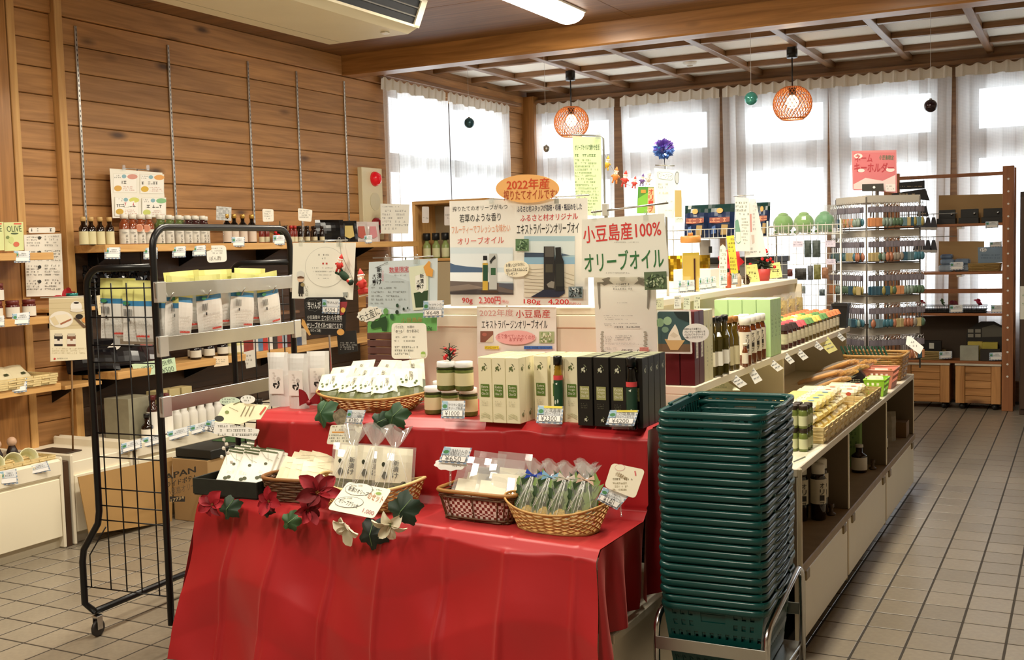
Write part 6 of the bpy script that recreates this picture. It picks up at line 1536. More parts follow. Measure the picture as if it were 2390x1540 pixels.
#---- in the cubbies below
wb0=Spawn(bottle('sauce_bottle','white-capped sauce bottle','bottle',0.235,0.032,0.024,0.74,SOY,M('#d9d4c6',0.45),M('#c9c2ae',0.6),(0.30,0.74),0.17,0.027,'white-capped bottles in the counter cubby'))
lprint(wb0.root,lambda p:[p.text(ch,0.0,0.16-0.026*i,0.018,0.138-0.026*i,'#2a2420',0.02)for i,ch in enumerate('オリーブ')],y=-0.033)
for x,y in((-1.05,4.62),(-0.985,4.66),(-1.0,4.78)):wb0((x,y,0.336),R(25),label='white-capped sauce bottle in the cubby nearest the baskets')
gx=carton('gift_box','tall green box in the middle cubby of the counter',0.07,0.07,0.30,M('#7fa05c',0.5),None,None,None);gx.location=(-1.05,5.84,0.336)
lprint(gx,lambda p:p.scrib(-0.02,0.1,0.02,0.24,6,'#4a6a38'),y=-0.0355)
gx2=dup(gx,(-1.13,5.84,0.336),0,label='second green box pushed deeper into the middle cubby')
ob=bottle('sauce_bottle','round dark bottle before the green box in the middle cubby','bottle',0.14,0.038,0.016,0.6,SOY,M('#c9c4b8',0.4),M('#d8d2c2',0.6),(0.1,0.55));ob.location=(-1.0,5.70,0.336)
ob2=dup(ob,(-1.09,5.66,0.336),0,label='small dark bottle beside the divider in the middle cubby',sc=0.8)
for i,(x,y)in enumerate(((-1.0,6.30),(-0.985,6.38))):dup(ob,(x,y,0.336),0,label=('small pinkish bottle in the far cubby','small bottle beside the pink one in the far cubby')[i],sc=(0.55,0.55,0.8))
fb=thing('folded_bag','crumpled grey paper bag in the far cubby','bag',(-1.06,6.62,0.336),R(30));pillow(0.22,0.17,0.10,6,6,bot=1.0).build('paper',M('#8a7f6c',0.7,var=0.2,vscale=20),fb)
cb_=carton('carton_box','brown cardboard box in the far cubby',0.16,0.12,0.09,M('#7a5c3a',0.7));cb_.location=(-1.0,6.83,0.336)
s=Sign('counter_sticker','rounded handwritten sticker on the near counter top','sticker',[(1858,1063),(1888,1052),(1878,1073),(1846,1085)],Z=ZC+0.0006,n=(0,0,1),col='#d9d6bc',th=0.0005,rnd=0.01);s.p.line([(1852,1078),(1880,1066)],3,'#5a5a4c');s.done()
s=Sign('counter_sticker','faint second sticker further along the counter top','sticker',[(1900,1036),(1928,1022),(1914,1046),(1884,1058)],Z=ZC+0.0006,n=(0,0,1),col='#dedac2',th=0.0005,rnd=0.01);s.p.line([(1892,1050),(1916,1036)],3,'#b0ac94');s.done()
#---- on top of the counter
lj=thing('oil_dispenser','tall square glass jar of golden oil with orange lid and black strip','jar',(-1.70,5.20,ZS2),R(20))
MB().lathe([(0.058,0),(0.06,0.01),(0.06,0.19),(0.045,0.225),(0.045,0.24)],4,smooth=False).build('glass',GLASSJ,lj)
MB().lathe([(0.055,0.004),(0.0565,0.012),(0.0565,0.175)],4,smooth=False).build('golden_oil',M('#d8b03c',0.15,coat=0.4),lj)
MB().lathe([(0.056,0.165),(0.056,0.188)],4,smooth=False).build('oil_surface',M('#c9a820',0.15),lj)
MB().lathe([(0.046,0.235),(0.050,0.24),(0.050,0.265),(0.044,0.27)],16).lathe([(0.012,0.27),(0.012,0.285)],10).build('lid',M('#c98a48',0.4),lj)
MB().box(0.012,0.020,-0.044,-0.0425,0.0,0.16).build('black_strip',M('#3a1408',0.4),lj)
for i,(x,y)in enumerate(((-2.30,6.75),(-2.22,6.70),(-2.15,6.78))):
 o=thing('gold_pouch',('gold foil pouch beside the white poster edge','gold foil pouch between two gold pouches','gold foil pouch next to the oil jar')[i],'pouch',(x,y,ZS2),R(20+10*i));pillow(0.12,0.16,0.06,6,8,bot=1.0).build('foil',M('#c9a02c',0.18,0.9),o)
for i,(px,py,w,h,c,lb)in enumerate(((1688,668,0.052,0.26,'#e9e8dc','tall white rounded bottle-shaped sign on the top shelf'),(1711,640,0.05,0.25,'#e6d64a','tall yellow hand-lettered strip on the top shelf'))):
 q=P(px,py,Z=ZS2);yaw_=14
 if i==0:c4=K4=[(1678,572),(1696,572),(1697,667),(1678,668)];out=[(1678,668),(1679,590),(1681,575),(1687,570),(1693,576),(1697,590),(1697,667)];YY=5.55
 else:c4=[(1695,551),(1713,549),(1723,637),(1706,640)];out=c4;YY=5.6
 s=Sign('standing_sign',lb,'sign',c4,Y=YY,yaw=14,col=c,th=0.002,outline=out)
 if i==0:s.p.scrib(1681,582,1694,660,8,'#8a8a7c')
 else:s.p.scrib(1700,556,1714,592,4,'#6a5a2c');s.p.scrib(1704,600,1718,634,4,'#7a6a2c')
 yb=min(v for _,v in s.poly);MB().tube([(0,yb+0.02,-0.004),(0,yb-(s.O.z+yb-ZS2),-0.004)],0.003,5).build('clear_stem',ACRYL,s.o);s.done()
K4=Frm(1550,450,5.703)
s=Sign('hanging_sign','long white hanging sheet with a green bottle drawing','sign',K4((945,55),(1130,70),(1145,780),(970,770)),Y=5.9,yaw=12,col='#dfe3dc',th=0.001)
s.p.tr=K4.t;s.p.poly(rounded([(945,370),(985,350),(1018,520),(1020,660),(985,685),(950,640)],20),'#6f9a86').poly([(955,520),(1015,520),(1018,640),(985,670),(956,640)],'#dbe2d4').scrib(950,120,1120,320,4,'#7a807c').scrib(1030,340,1130,700,9,'#8f948e');s.done()
s=Sign('hanging_sign','curled clear-wrapped sheet with red stripe beside the green bottle sheet','sign',K4((1135,80),(1222,85),(1368,845),(1080,860)),Y=5.95,yaw=12,tilt=4,col='#dcdcda',th=0.001)
s.p.tr=K4.t;s.p.poly([(1140,280),(1165,280),(1170,520),(1150,520)],'#c9908a').poly([(1160,560),(1200,560),(1205,660),(1175,680)],'#c9b8b0').scrib(1180,120,1220,520,8,'#b4b4b4').scrib(1110,730,1300,820,2,'#7a7a78');s.done()
hp2=thing('clip_pole','clip stand holding the two long white sheets','stand',(P(1738,460,Y=5.97).x,5.97,ZS2));zt=P(1738,456,Y=5.97).z-ZS2
MB().tube([(0,0,0),(0,0,zt)],0.0035,6).build('upright',STEEL,hp2);MB().tube([(-0.06,0,zt),(0.05,0,zt)],0.003,6).build('cross_rod',STEEL,hp2)
s=Sign('standing_card','yellow handwritten card before the small Christmas tree','sign',K4((1085,965),(1235,945),(1278,1180),(1110,1195)),Y=6.25,yaw=15,tilt=8,col='#e0e08e',th=0.002);s.p.tr=K4.t;s.p.scrib(1105,990,1220,1015,1,'#8a8a4a').scrib(1125,1050,1250,1085,1,'#4a4a2c',0.9).scrib(1190,1105,1250,1160,2,'#6a6a3c');s.done()
s=Sign('standing_card','yellow handwritten card at the far end of the top shelf','sign',K4((1395,940),(1540,920),(1575,1120),(1410,1140)),Y=6.75,yaw=15,tilt=8,col='#e0e08e',th=0.002);s.p.tr=K4.t;s.p.scrib(1420,960,1530,985,1,'#8a8a4a').scrib(1420,1020,1545,1058,1,'#4a4a2c',0.9).scrib(1500,1070,1550,1120,2,'#6a6a3c');s.done()
tr_=thing('christmas_tree','small dark Christmas tree with red balls in a red pot','decoration',(-1.72,6.6,ZS2))
MB().lathe([(0.045,0),(0.055,0.07),(0.05,0.07)],14).build('pot',M('#b8403a',0.5),tr_)
mb=MB();rn=random.Random(8)
for k in range(110):
 v=rn.random();a=rn.random()*6.28;r=0.075*(1-v)+0.01;z=0.07+0.16*v;mb.tube([(0.2*r*math.cos(a),0.2*r*math.sin(a),z),(r*math.cos(a),r*math.sin(a),z-0.01+0.02*rn.random())],0.006,4,r1=0.001)
tag(mb.build('fir_branches',M('#1d2a1a',0.8),tr_),kind='stuff')
for k in range(12):a=rn.random()*6.28;v=rn.random();r=0.07*(1-v)+0.012;MB().sphere((r*math.cos(a),r*math.sin(a),0.075+0.15*v),0.010,8,6).build('red_ball',M('#c82020',0.2),tr_)
bow=thing('red_bow','large red fabric poinsettia behind the tall signs','decoration',tuple(P(1705,612,Y=6.0)),rot=(R(80),0,R(10)))
for k in range(7):
 a=2*math.pi*k/7
 MB().grid(lambda u,v,a=a:((0.075*u)*math.cos(a)-0.03*math.sin(math.pi*u)*(v*2-1)*math.sin(a),(0.075*u)*math.sin(a)+0.03*math.sin(math.pi*u)*(v*2-1)*math.cos(a),0.02*math.sin(3*u)),5,3).build('petal',M('#c8202a',0.6),bow)
MB().tube([(0,0,-0.005),(0,-(bow.location.z-ZS2),-0.02)],0.004,5).build('stem',M('#3a4a2a',0.6),bow)
gx3=carton('milk_carton','yellow-green gable carton on the counter top beside the beach poster',0.05,0.05,0.12,M('#b4bc4a',0.45,var=0.2,vscale=18));q=P(1034,694,Z=ZS2);gx3.location=(-2.30,4.05,ZS2)
MB().add([(-0.025,-0.025,0.12),(0.025,-0.025,0.12),(0.025,0.025,0.12),(-0.025,0.025,0.12),(-0.025,0,0.15),(0.025,0,0.15)],[(0,1,5,4),(2,3,4,5),(0,4,3),(1,2,5)]).build('gable_top',M('#d8d69a',0.5),gx3)
dup(gx3,(-2.30,4.13,ZS2),R(5),label='yellow-green gable carton behind its twin on the counter top')
price_pts=[(190,1165,290,1330),(300,1160,405,1315),(465,1130,555,1290),(560,1120,620,1280),(625,1110,690,1265),(752,1100,830,1230),(903,1065,975,1215)]
for i,(x0,y0,x1,y1)in enumerate(price_pts):
 price_tag(K4((x0,y0),(x1,y0-4),(x1,y1-4),(x0,y1)),None,X=-1.60,n=(0.75,-0.66,0.12),label=('small price card before the oil jar on the top shelf','price card touching the oil jar on the top shelf','price card right beside the oil jar strip','middle price card of three on the top shelf','price card beside the white rounded sign','price card under the white rounded sign','price card under the yellow strip')[i],group='small price cards along the top shelf')
for i,(px,py,c,lb)in enumerate(((1700,668,'#c8583c','small orange-red spray bottle on the top shelf'),(1724,660,'#b8a48a','small beige bottle next to the orange-red spray'))):
 o=bottle('spray_bottle',lb,'bottle',0.10 if i==0 else 0.085,0.015,0.007,0.6,M(c,0.3),M('#2a2420',0.4),None,(0.2,0.5),0.2,0.007);q=P(px,py,Z=ZS2);o.location=(-1.63,q.y*1.63/abs(q.x),ZS2)
pc=thing('pine_cone','small brown pine cone beside the yellow card','decoration',(-1.66,6.05,ZS2))
mb=MB()
for r_ in range(6):
 for k in range(8):a=k*0.785+r_*0.4;rr=0.026*math.sin(0.5+r_*0.42);mb.add([(0,0,0.008+0.007*r_),(rr*math.cos(a-0.3),rr*math.sin(a-0.3),0.012+0.008*r_),(rr*1.15*math.cos(a),rr*1.15*math.sin(a),0.015+0.008*r_),(rr*math.cos(a+0.3),rr*math.sin(a+0.3),0.012+0.008*r_)],[(0,1,2,3)])
tag(mb.build('scales',M('#6a4a2e',0.7),pc),kind='stuff');MB().lathe([(0.012,0),(0.02,0.012),(0.012,0.04),(0.002,0.052)],8).build('core',M('#4a3422',0.7),pc)
wbx=carton('carton_box','white lidded box behind the price cards on the top shelf',0.20,0.16,0.10,M('#e6e4da',0.5));wbx.location=(-1.80,5.60,ZS2)
kb=carton('carton_box','brown kraft box beside the pine cone',0.14,0.12,0.09,M('#a8865a',0.7));kb.location=(-1.80,6.10,ZS2)
#============ key ring tower
KT=thing('keyring_tower','grey revolving key ring tower standing past the counter end','display rack',(-1.215,7.62,0),R(40))
HS=0.19;ztiers=[1.735,1.515,1.30,1.09,0.885]
GRM=M('#a39c94',0.45,0.3);HEAD=M('#b5aea2',0.6)
MB().tube([(0,0,0.02),(0,0,1.84)],0.012,8).build('centre_pole',GRM,KT)
MB().lathe([(0.20,0),(0.20,0.02),(0.05,0.035)],20).build('foot',M('#4a4642',0.5),KT)
for sx in(-1,1):
 for sy in(-1,1):MB().tube([(sx*HS,sy*HS,0.66),(sx*HS,sy*HS,1.77)],0.0055,6).build('corner_post',M('#6a645c',0.4,0.5),KT)
def keyring(col,kind):
 o=thing('key_ring','key ring','key ring',group='key rings on the tower')
 MB().tube([(0.007*math.cos(a),0,-0.008+0.008*math.sin(a))for a in[i*0.785 for i in range(8)]],0.0010,4,closed=True).build('split_ring',CHROME,o)
 MB().cbox(-0.011,0.011,-0.001,0.001,-0.040,-0.016,0.0008).build('header_card',M('#6f6870',0.5,var=0.2,vscale=60),o)
 MB().tube([(0,0,-0.040),(0,0,-0.062)],0.002,4).build('chain',M('#6a6058',0.35,0.6),o)
 if kind==0:MB().cbox(-0.012,0.012,-0.004,0.004,-0.100,-0.062,0.003).build('charm',M(col,0.25),o)
 elif kind==1:MB().sphere((0,0,-0.080),0.0125,8,6,sz=1.4,sy=0.5).build('charm',M(col,0.25),o)
 else:MB().lathe([(0.004,-0.1),(0.012,-0.088),(0.011,-0.075),(0.004,-0.062)],6,sy=0.5).build('charm',M(col,0.3),o)
 return Spawn(o)
kcols=['#b87c54','#3f6a78','#7a8a80','#a8966a','#4f6650','#a0684e','#2f4f60','#8a8074','#94864a','#5f7880']
kr=[keyring(c,i%3)for i,c in enumerate(kcols)]
tn=('topmost','second','third','fourth','lowest')
Mt=Matrix.Translation(KT.location)@Matrix.Rotation(R(40),4,'Z')
rn=random.Random(31)
for ti,z in enumerate(ztiers):
 for side in range(4):
  a=side*math.pi/2;ca,sa=math.cos(a),math.sin(a)
  def T(u,d,zz):return(ca*u-sa*(-HS-d),sa*u+ca*(-HS-d),zz)
  q=[T(-HS,0.003,z),T(HS,0.003,z),T(HS,0.003,z+0.045),T(-HS,0.003,z+0.045)];q2=[T(-HS,0,z),T(HS,0,z),T(HS,0,z+0.045),T(-HS,0,z+0.045)]
  MB().add(q+q2,[(0,1,2,3),(7,6,5,4),(0,4,5,1),(1,5,6,2),(2,6,7,3),(3,7,4,0)]).build('header_strip',HEAD,KT)
  if side in(0,3):
   n=15
   lbl=tn[ti]+' tier of the key ring tower'
   for k in range(n):
    u=-HS+0.016+k*(2*HS-0.03)/(n-1)
    MB().tube([T(u,0.0,z-0.004),T(u,0.055,z-0.004),T(u,0.062,z+0.006)],0.0013,4).build('hook',GRM,KT)
    ci=(ti*3+(k//3)*2+(side==3)*4)%10
    for dep in(0.022,0.050):
     w=Mt@Vector(T(u+rn.uniform(-0.003,0.003),dep,z-0.005))
     kr[ci if rn.random()<0.75 else rn.randrange(10)](w,R(40)+a+R(rn.uniform(-15,15)),label='key ring with small charm hanging on the '+lbl,sc=1.5)
 MB().tube([(sx*HS,sy*HS,z-0.165)for sx,sy in((-1,-1),(1,-1),(1,1),(-1,1))],0.003,4,closed=True).build('tier_frame',M('#5a544e',0.4,0.5),KT)
s=Sign('keyring_sign','pink key ring sign board on top of the tower','sign',[(1988,352),(2092,350),(2094,450),(1990,442)],Y=7.62,yaw=12,col='#d98a8c',th=0.004)
p=s.p;p.rect(1992,356,2089,444,'#d6777c').poly([(1992,430),(2020,415),(2060,422),(2090,408),(2090,446),(1992,441)],'#e9d3cf').ell(2003,364,10,6,'#f0dfd8').ell(2078,396,10,5,'#f0dfd8').ell(2010,398,8,4,'#f0dfd8')
p.text('ネーム',1996,360,2036,378,'#b83a44',0.06,0.03).text('キーホルダー',1994,380,2086,402,'#b83a44',0.06,0.02).text('小豆島限定',2052,362,2086,373,'#3f7a5a',0.03).rect(2067,430,2090,447,'#efe9e4').scrib(2069,433,2088,445,2,'#8a7a78')
MB().tube([(0,-0.10,-0.006),(0,-0.30,-0.006)],0.004,6).build('stem',GRM,s.o);s.done()
s=Sign('black_plate','small black plate with a white dot under the pink sign','sign',[(2012,430),(2062,428),(2063,446),(2012,446)],Y=7.56,yaw=12,col='#3a362f',th=0.003);s.p.ell(2040,437,3,3,'#f4f4f0');MB().tube([(0.0,-0.02,-0.006),(0.0,-0.06,-0.006)],0.003,5).build('stem',GRM,s.o);s.done()
#============ peg-hole shelf unit by the window
YS0,YS1=10.33,10.68
un=thing('shelf_unit','brown wooden shelf unit with peg-hole posts by the window','shelf',(-0.95,10.5,0))
U=lambda x,y:(x+0.95,y-10.5)
POSTW=[wood('post_wood','#a86a3c','#86522c','#3c2012',a,knots=False,vary=0.05)for a in range(3)]
def ub(name,x0,x1,y0,y1,z0,z1,m=POSTW[0],b=0.003):a,c=U(x0,y0);d,e=U(x1,y1);return MB().cbox(a,d,c,e,z0,z1,b).build(name,m,un)
XU0,XU1=-1.50,-0.625
for x in(XU1,XU0-0.09):
 for y in(YS0,YS1-0.05):
  po_=ub('post',x,x+0.09,y,y+0.045,0,2.09,POSTW[2])
  for k in range(17):
   a,c=U(x+0.045,y-0.001);MB().lathe([(0.009,0),(0.009,0.0015)],8).xf(Matrix.Translation((a,c,0.30+0.105*k))@Matrix.Rotation(R(90),4,'X')).build('peg_hole',M('#f0ece2',0.6),po_)
for z,nm in((1.615,'shelf_board'),(1.200,'shelf_board'),(0.840,'shelf_board'),(0.425,'shelf_board')):ub(nm,XU0,XU1,YS0+0.005,YS1,z-0.022,z,POSTW[0])
ub('top_rail',XU0,XU1,YS0+0.01,YS0+0.03,2.015,2.045,POSTW[0]);ub('back_rail',XU0,XU1,YS1-0.03,YS1-0.01,1.0,1.04,POSTW[0])
ub('bracket',-0.99,-0.95,YS0+0.03,YS0+0.3,1.57,1.593,WHITE);ub('bracket',-0.99,-0.95,YS0+0.03,YS0+0.3,1.155,1.178,WHITE)
def crate(label,x0,x1):
 o=thing('wooden_crate',label,'crate',((x0+x1)/2,10.5,0));w=(x1-x0)/2;z0,z1=0.055,0.385
 for s_ in(-1,1):MB().cbox(s_*w-(0.075 if s_>0 else 0),s_*w+(0.075 if s_<0 else 0),-0.165,-0.145,z0,z1,0.003).build('stile',PINEW[2],o)
 k=5
 for i in range(k):MB().cbox(-w+0.078,w-0.078,-0.158,-0.142,z0+(z1-z0)*i/k+0.0015,z0+(z1-z0)*(i+1)/k-0.0015,0.003).build('slat',PINEW[0],o)
 MB().cbox(-w,w,-0.145,0.15,z0,z1,0.003).build('box_body',PINEW[0],o)
 MB().cbox(-w-0.005,w+0.005,-0.175,0.155,z1,z1+0.018,0.003).build('lid',M('#cfc6b4',0.4),o)
 for x in(-w+0.05,w-0.05):
  for y in(-0.12,0.12):MB().sphere((x,y,0.027),0.027,10,6).build('castor',M('#1a1816',0.5),o)
crate('pine crate on castors beside the shelf post',-0.995,-0.632)
crate('pine crate on castors beside the counter end',-1.44,-1.045)
KR=M('#a8885a',0.75,name='kraft')
def leanboard(label,c,Y,col=KR,name='cardboard_sheet'):
 s=Sign(name,label,'cardboard',c,Y=Y,col=col,th=0.004);s.done();return s
leanboard('wide cardboard sheet standing behind three black boxes',[(2191,456),(2343,452),(2343,520),(2190,523)],10.62)
leanboard('cardboard sheet standing behind the blue packs',[(2191,563),(2297,563),(2297,632),(2190,634)],10.62)
leanboard('dark brown board leaning on the low shelf',[(2137,738),(2284,736),(2284,840),(2137,842)],10.60,M('#3f3122',0.7))
for i,(x0,x1)in enumerate(((2187,2231),(2238,2285),(2291,2341))):
 a=P(x0,520,Y=10.42).x;b=P(x1,520,Y=10.42).x
 o=thing('black_display_box',('black display box with silver charm on the upper shelf','black display box in the middle of the upper shelf','black display box with white mark beside the peg post')[i],'box',((a+b)/2,10.45,1.616));w=(b-a)/2
 MB().cbox(-w,w,-0.06,0.06,0,0.05,0.002).build('tray',M('#17150f',0.5),o);MB().cbox(-w+0.01,w-0.01,0.02,0.06,0.05,0.125,0.002).build('back_panel',M('#1e1c16',0.5),o)
 MB().sphere((w*0.5,0.012,0.085),0.012,8,6).build('charm',CHROME,o)
for i,(x0,y0,w,h,d)in enumerate(((2192,632,0.12,0.06,0),(2196,612,0.115,0.05,0.061),(2228,632,0.13,0.06,0),(2230,612,0.12,0.05,0.061),(2196,600,0.10,0.04,0.112))):
 x=P(x0,y0,Y=10.45).x+w/2;o=thing('blue_pack',('pale blue clear-wrapped pack at the bottom of the pile','pale blue pack lying on the lowest pack','blue-grey pack beside the pale blue pile','blue-grey pack on top of its twin','thin blue pack on top of the pile')[i],'food pack',(x,10.45,1.201+d));MB().cbox(-w/2,w/2,-0.06,0.06,0,h,0.012).build('wrapper',M(('#8a97a4','#6f8196','#7a8896','#66788e','#5f7088')[i],0.3,var=0.2,vscale=20),o)
s=Sign('blue_card','blue sheet of small charms with a round white mark','display card',[(2282,577),(2344,575),(2344,612),(2283,614)],Y=10.50,col='#7f95a8',th=0.006);s.p.ell(2295,583,8,5,'#eef0f0');s.p.text('15',2290,580,2300,587,'#4a4a4a');s.p.scrib(2290,594,2340,606,2,'#56687c');s.done()
ww=wicker('chip_basket','flat checked chip basket beside the blue packs','basket',(-0.77,10.44,1.201),0.13,0.07,0.065,8,0.95,5,16,M('#9a7f4c',0.6),None,0.004)
price_tag([(2217,612),(2249,611),(2249,629),(2217,631)],None,Y=10.36,label='price card before the blue packs on the shelf',tilt=0)
price_tag([(2310,565),(2338,563),(2338,576),(2310,577)],None,Y=10.49,label='small price card above the blue sheet',tilt=0)
price_tag([(2300,517),(2330,516),(2330,531),(2300,533)],None,Y=10.325,label='price card hanging under the black boxes',tilt=0)
bk=thing('wire_basket','black wire basket of artificial flowers on the shelf','basket',(-1.05,10.45,0.841));mb=MB()
for zz in(0.005,0.03,0.06):mb.tube([(-0.36,-0.08,zz),(0.30,-0.08,zz),(0.30,0.08,zz),(-0.36,0.08,zz)],0.003,4,closed=True)
for k in range(34):mb.tube([(-0.36+0.02*k,-0.08,0.005),(-0.36+0.02*k,-0.08,0.06)],0.0016,4)
mb.build('wire_frame',BLACKM,bk);MB().box(-0.35,0.29,-0.075,0.075,0.001,0.03).build('dark_fill',M('#1c1814',0.7),bk)
for i,(x,c,lb)in enumerate(((-1.30,'#8a2a3a','red artificial blossom at the left of the wire basket'),(-1.02,'#6a2430','dark red artificial blossom in the wire basket'),(-1.12,'#3f5a34','green artificial leaf cluster in the wire basket'),(-0.83,'#a82440','bright red artificial blossom near the peg post'))):
 petal_flower((x,10.43,0.92),0.045,6,[c],lb,rot=(R(50),0,R(40*i)),seed=40+i)
price_tag([(2216,712),(2248,711),(2248,729),(2216,730)],None,Y=10.35,label='price card on the black wire basket',tilt=0)
price_tag([(2313,712),(2343,712),(2343,729),(2313,730)],None,Y=10.36,label='large price card beside the wire basket',tilt=0)
price_tag([(2134,714),(2156,713),(2156,729),(2134,730)],None,Y=10.36,label='price card at the shelf end beside the tower',tilt=0)
lo_=[(2257,840),(2255,790),(2258,770),(2275,758),(2290,750),(2320,750),(2335,758),(2348,762),(2348,840)]
s=Sign('photo_display','black cut-out display board with four small pictures','display card',[(2256,750),(2348,750),(2348,840),(2256,840)],Y=10.55,col='#221e18',th=0.01,outline=lo_)
s.p.poly([(2292,765),(2320,757),(2346,768),(2346,785),(2292,787)],'#5a564a')
for x,y in((2259,768),(2276,768),(2259,779),(2276,779)):s.p.rect(x,y,x+13,y+8,'#8a8678')
s.done()
for i,(x0,x1,h,c,lb)in enumerate(((2242,2285,0.13,'#a3a392','grey picture box on the low shelf'),(2258,2292,0.16,'#b4a24a','gold foil box behind the grey picture box'),(2292,2328,0.155,'#a89a3c','second gold foil box on the low shelf'))):
 a=P(x0,838,Y=10.42).x;b=P(x1,838,Y=10.42).x;o=carton('gift_box',lb,b-a,0.07,h,M(c,0.35,var=0.12,vscale=14));o.location=((a+b)/2,10.40 if i==0 else 10.47,0.426)
dk=carton('carton_box','dark brown box between the gold boxes and the post',0.16,0.1,0.10,M('#2a241c',0.6));dk.location=(-0.72,10.42,0.426)
wk=wicker('chip_basket','small woven basket on the low shelf beside the price card','basket',(-1.22,10.43,0.426),0.13,0.08,0.075,8,0.92,5,14,M('#a8905c',0.6),None,0.004)
bkb=carton('black_display_box','black box with a white card standing in the woven basket',0.16,0.06,0.16,M('#1a1814',0.5));bkb.location=(-1.2,10.44,0.432)
lprint(bkb,lambda p:lrect(p,-0.02,0.09,0.02,0.14,'#cfd0c4'),y=-0.031)
price_tag([(2192,820),(2222,819),(2222,836),(2192,838)],None,Y=10.35,label='price card on the low shelf beside the woven basket',tilt=0)
price_tag([(2309,823),(2339,822),(2339,840),(2309,841)],None,Y=10.35,label='price card on the low shelf before the dark box',tilt=0)
for i,(c,lb)in enumerate((([(2098,426),(2158,421),(2158,440),(2098,442)],'black charm card at the top beside the pink sign'),([(2080,452),(2160,440),(2170,468),(2085,460)],'black slanting charm card under the topmost one'),([(2142,483),(2162,480),(2168,505),(2140,505)],'black and silver charm card hanging from the shelf'))):
 s=Sign('charm_card',lb,'display card',c,Y=10.25-0.02*i,col='#1d1b1f',th=0.004);s.p.scrib(c[3][0]+4,c[3][1]-8,c[2][0]-4,c[2][1]-2,1,'#c9b088');MB().tube([(0,0.02,-0.004),(0,2.03-s.O.z,-(10.345-s.O.y))],0.0015,4).build('hook_wire',STEEL,s.o);s.done()
for r_,(yy,n)in enumerate(((503,4),(556,4))):
 for k in range(n):
  c=P(2140+13*k,yy+4,Y=10.27)
  o=thing('bell_charm',('black bell charm card hanging under the upper shelf','black bell charm card hanging in the lower row')[r_],'key ring',tuple(c),group='black bell charm cards')
  MB().add([(-0.012,0,0),(0.012,0,0),(0.030,0,-0.09),(-0.030,0,-0.09),(-0.012,0.006,0),(0.012,0.006,0),(0.030,0.006,-0.09),(-0.030,0.006,-0.09)],[(3,2,1,0),(4,5,6,7),(0,1,5,4),(1,2,6,5),(2,3,7,6),(3,0,4,7)]).build('card',M('#2a2830',0.5),o)
  MB().tube([(0,0.003,0),(0,0.02,0.03)],0.002,4).build('hook',CHROME,o);MB().cbox(-0.026,0.026,-0.003,0.009,-0.11,-0.085,0.003).build('charm',M('#a8a4a0',0.3,0.4),o)
rl=thing('charm_rail','thin grey rail carrying the black bell charms','rail',(-1.2,10.29,0));zA=P(2160,500,Y=10.29).z;zB=P(2160,553,Y=10.29).z
for z in(zA,zB):MB().tube([(-0.25,0,z),(0.22,0,z)],0.004,5).build('rod',STEEL,rl);MB().tube([(-0.25,0,z),(-0.25,0.06,z)],0.004,5).build('arm',STEEL,rl)
ec=thing('dark_cabinet','dark brown cabinet beyond the peg-hole post','cabinet',(-0.18,10.35,0))
MB().cbox(-0.30,0.35,-0.20,0.25,0,1.86,0.004).build('body',M('#3c2c20',0.5),ec)
for x in(-0.29,0.03):MB().cbox(x,x+0.30,-0.22,-0.20,0.05,1.82,0.004).build('door',M('#4a3626',0.5),ec)
s=Sign('notice_sheet','white notice sheet on the dark cabinet','notice',[(2381,668),(2420,667),(2420,745),(2381,745)],Y=10.12,col='#e6e6dc',th=0.002);s.p.scrib(2386,675,2416,740,6,'#6f9a6a');s.done()
#============ wire racks behind the counter
WIRE=M('#dcdad2',0.35,0.2,name='white_wire')
gr=thing('grid_rack','white wire grid rack with small hanging goods past the counter','rack',(-1.66,7.30,0))
x0,x1=-0.20,0.27
for i in range(11):MB().tube([(x0+(x1-x0)*i/10,0,0.02),(x0+(x1-x0)*i/10,0,1.62)],0.0018,4).build('wire',WIRE,gr)
for i in range(23):MB().tube([(x0,0,0.08+0.067*i),(x1,0,0.08+0.067*i)],0.0018,4).build('wire',WIRE,gr)
for x in(x0,x1):MB().tube([(x,0.004,0),(x,0.004,1.64)],0.006,6).build('upright',WIRE,gr);MB().tube([(x,-0.15,0.01),(x,0.15,0.01)],0.006,6).build('foot_bar',WIRE,gr)
def wire_shelf(label,xa,xb,y,z,legs=True,front=True):
 o=thing('wire_shelf',label,'rack',((xa+xb)/2,y,0));w=(xb-xa)/2
 mb=MB()
 for zz in(z,z+0.06):mb.tube([(-w,-0.12,zz),(w,-0.12,zz),(w,0.12,zz),(-w,0.12,zz)],0.003,4,closed=True)
 MB().join(mb).build('rim',WIRE,o)
 n=int((xb-xa)/0.03)
 for i in range(n+1):MB().tube([(-w+2*w*i/n,-0.12,z+0.06),(-w+2*w*i/n,-0.12,z),(-w+2*w*i/n,0.12,z),(-w+2*w*i/n,0.12,z+0.06)],0.0018,4).build('wire',WIRE,o)
 if legs:
  for x in(-w,w):
   for yy in(-0.12,0.12):MB().tube([(x,yy,0),(x,yy,z+0.1)],0.006,6).build('leg',WIRE,o)
 return o
zsn=P(1650,556,Y=7.5).z
wire_shelf('white wire shelf holding blue snack packs',-2.62,-1.88,7.5,zsn)
wire_shelf('white wire shelf holding green plush toys',-1.85,-1.38,7.425,P(1870,548,Y=7.4).z,False)
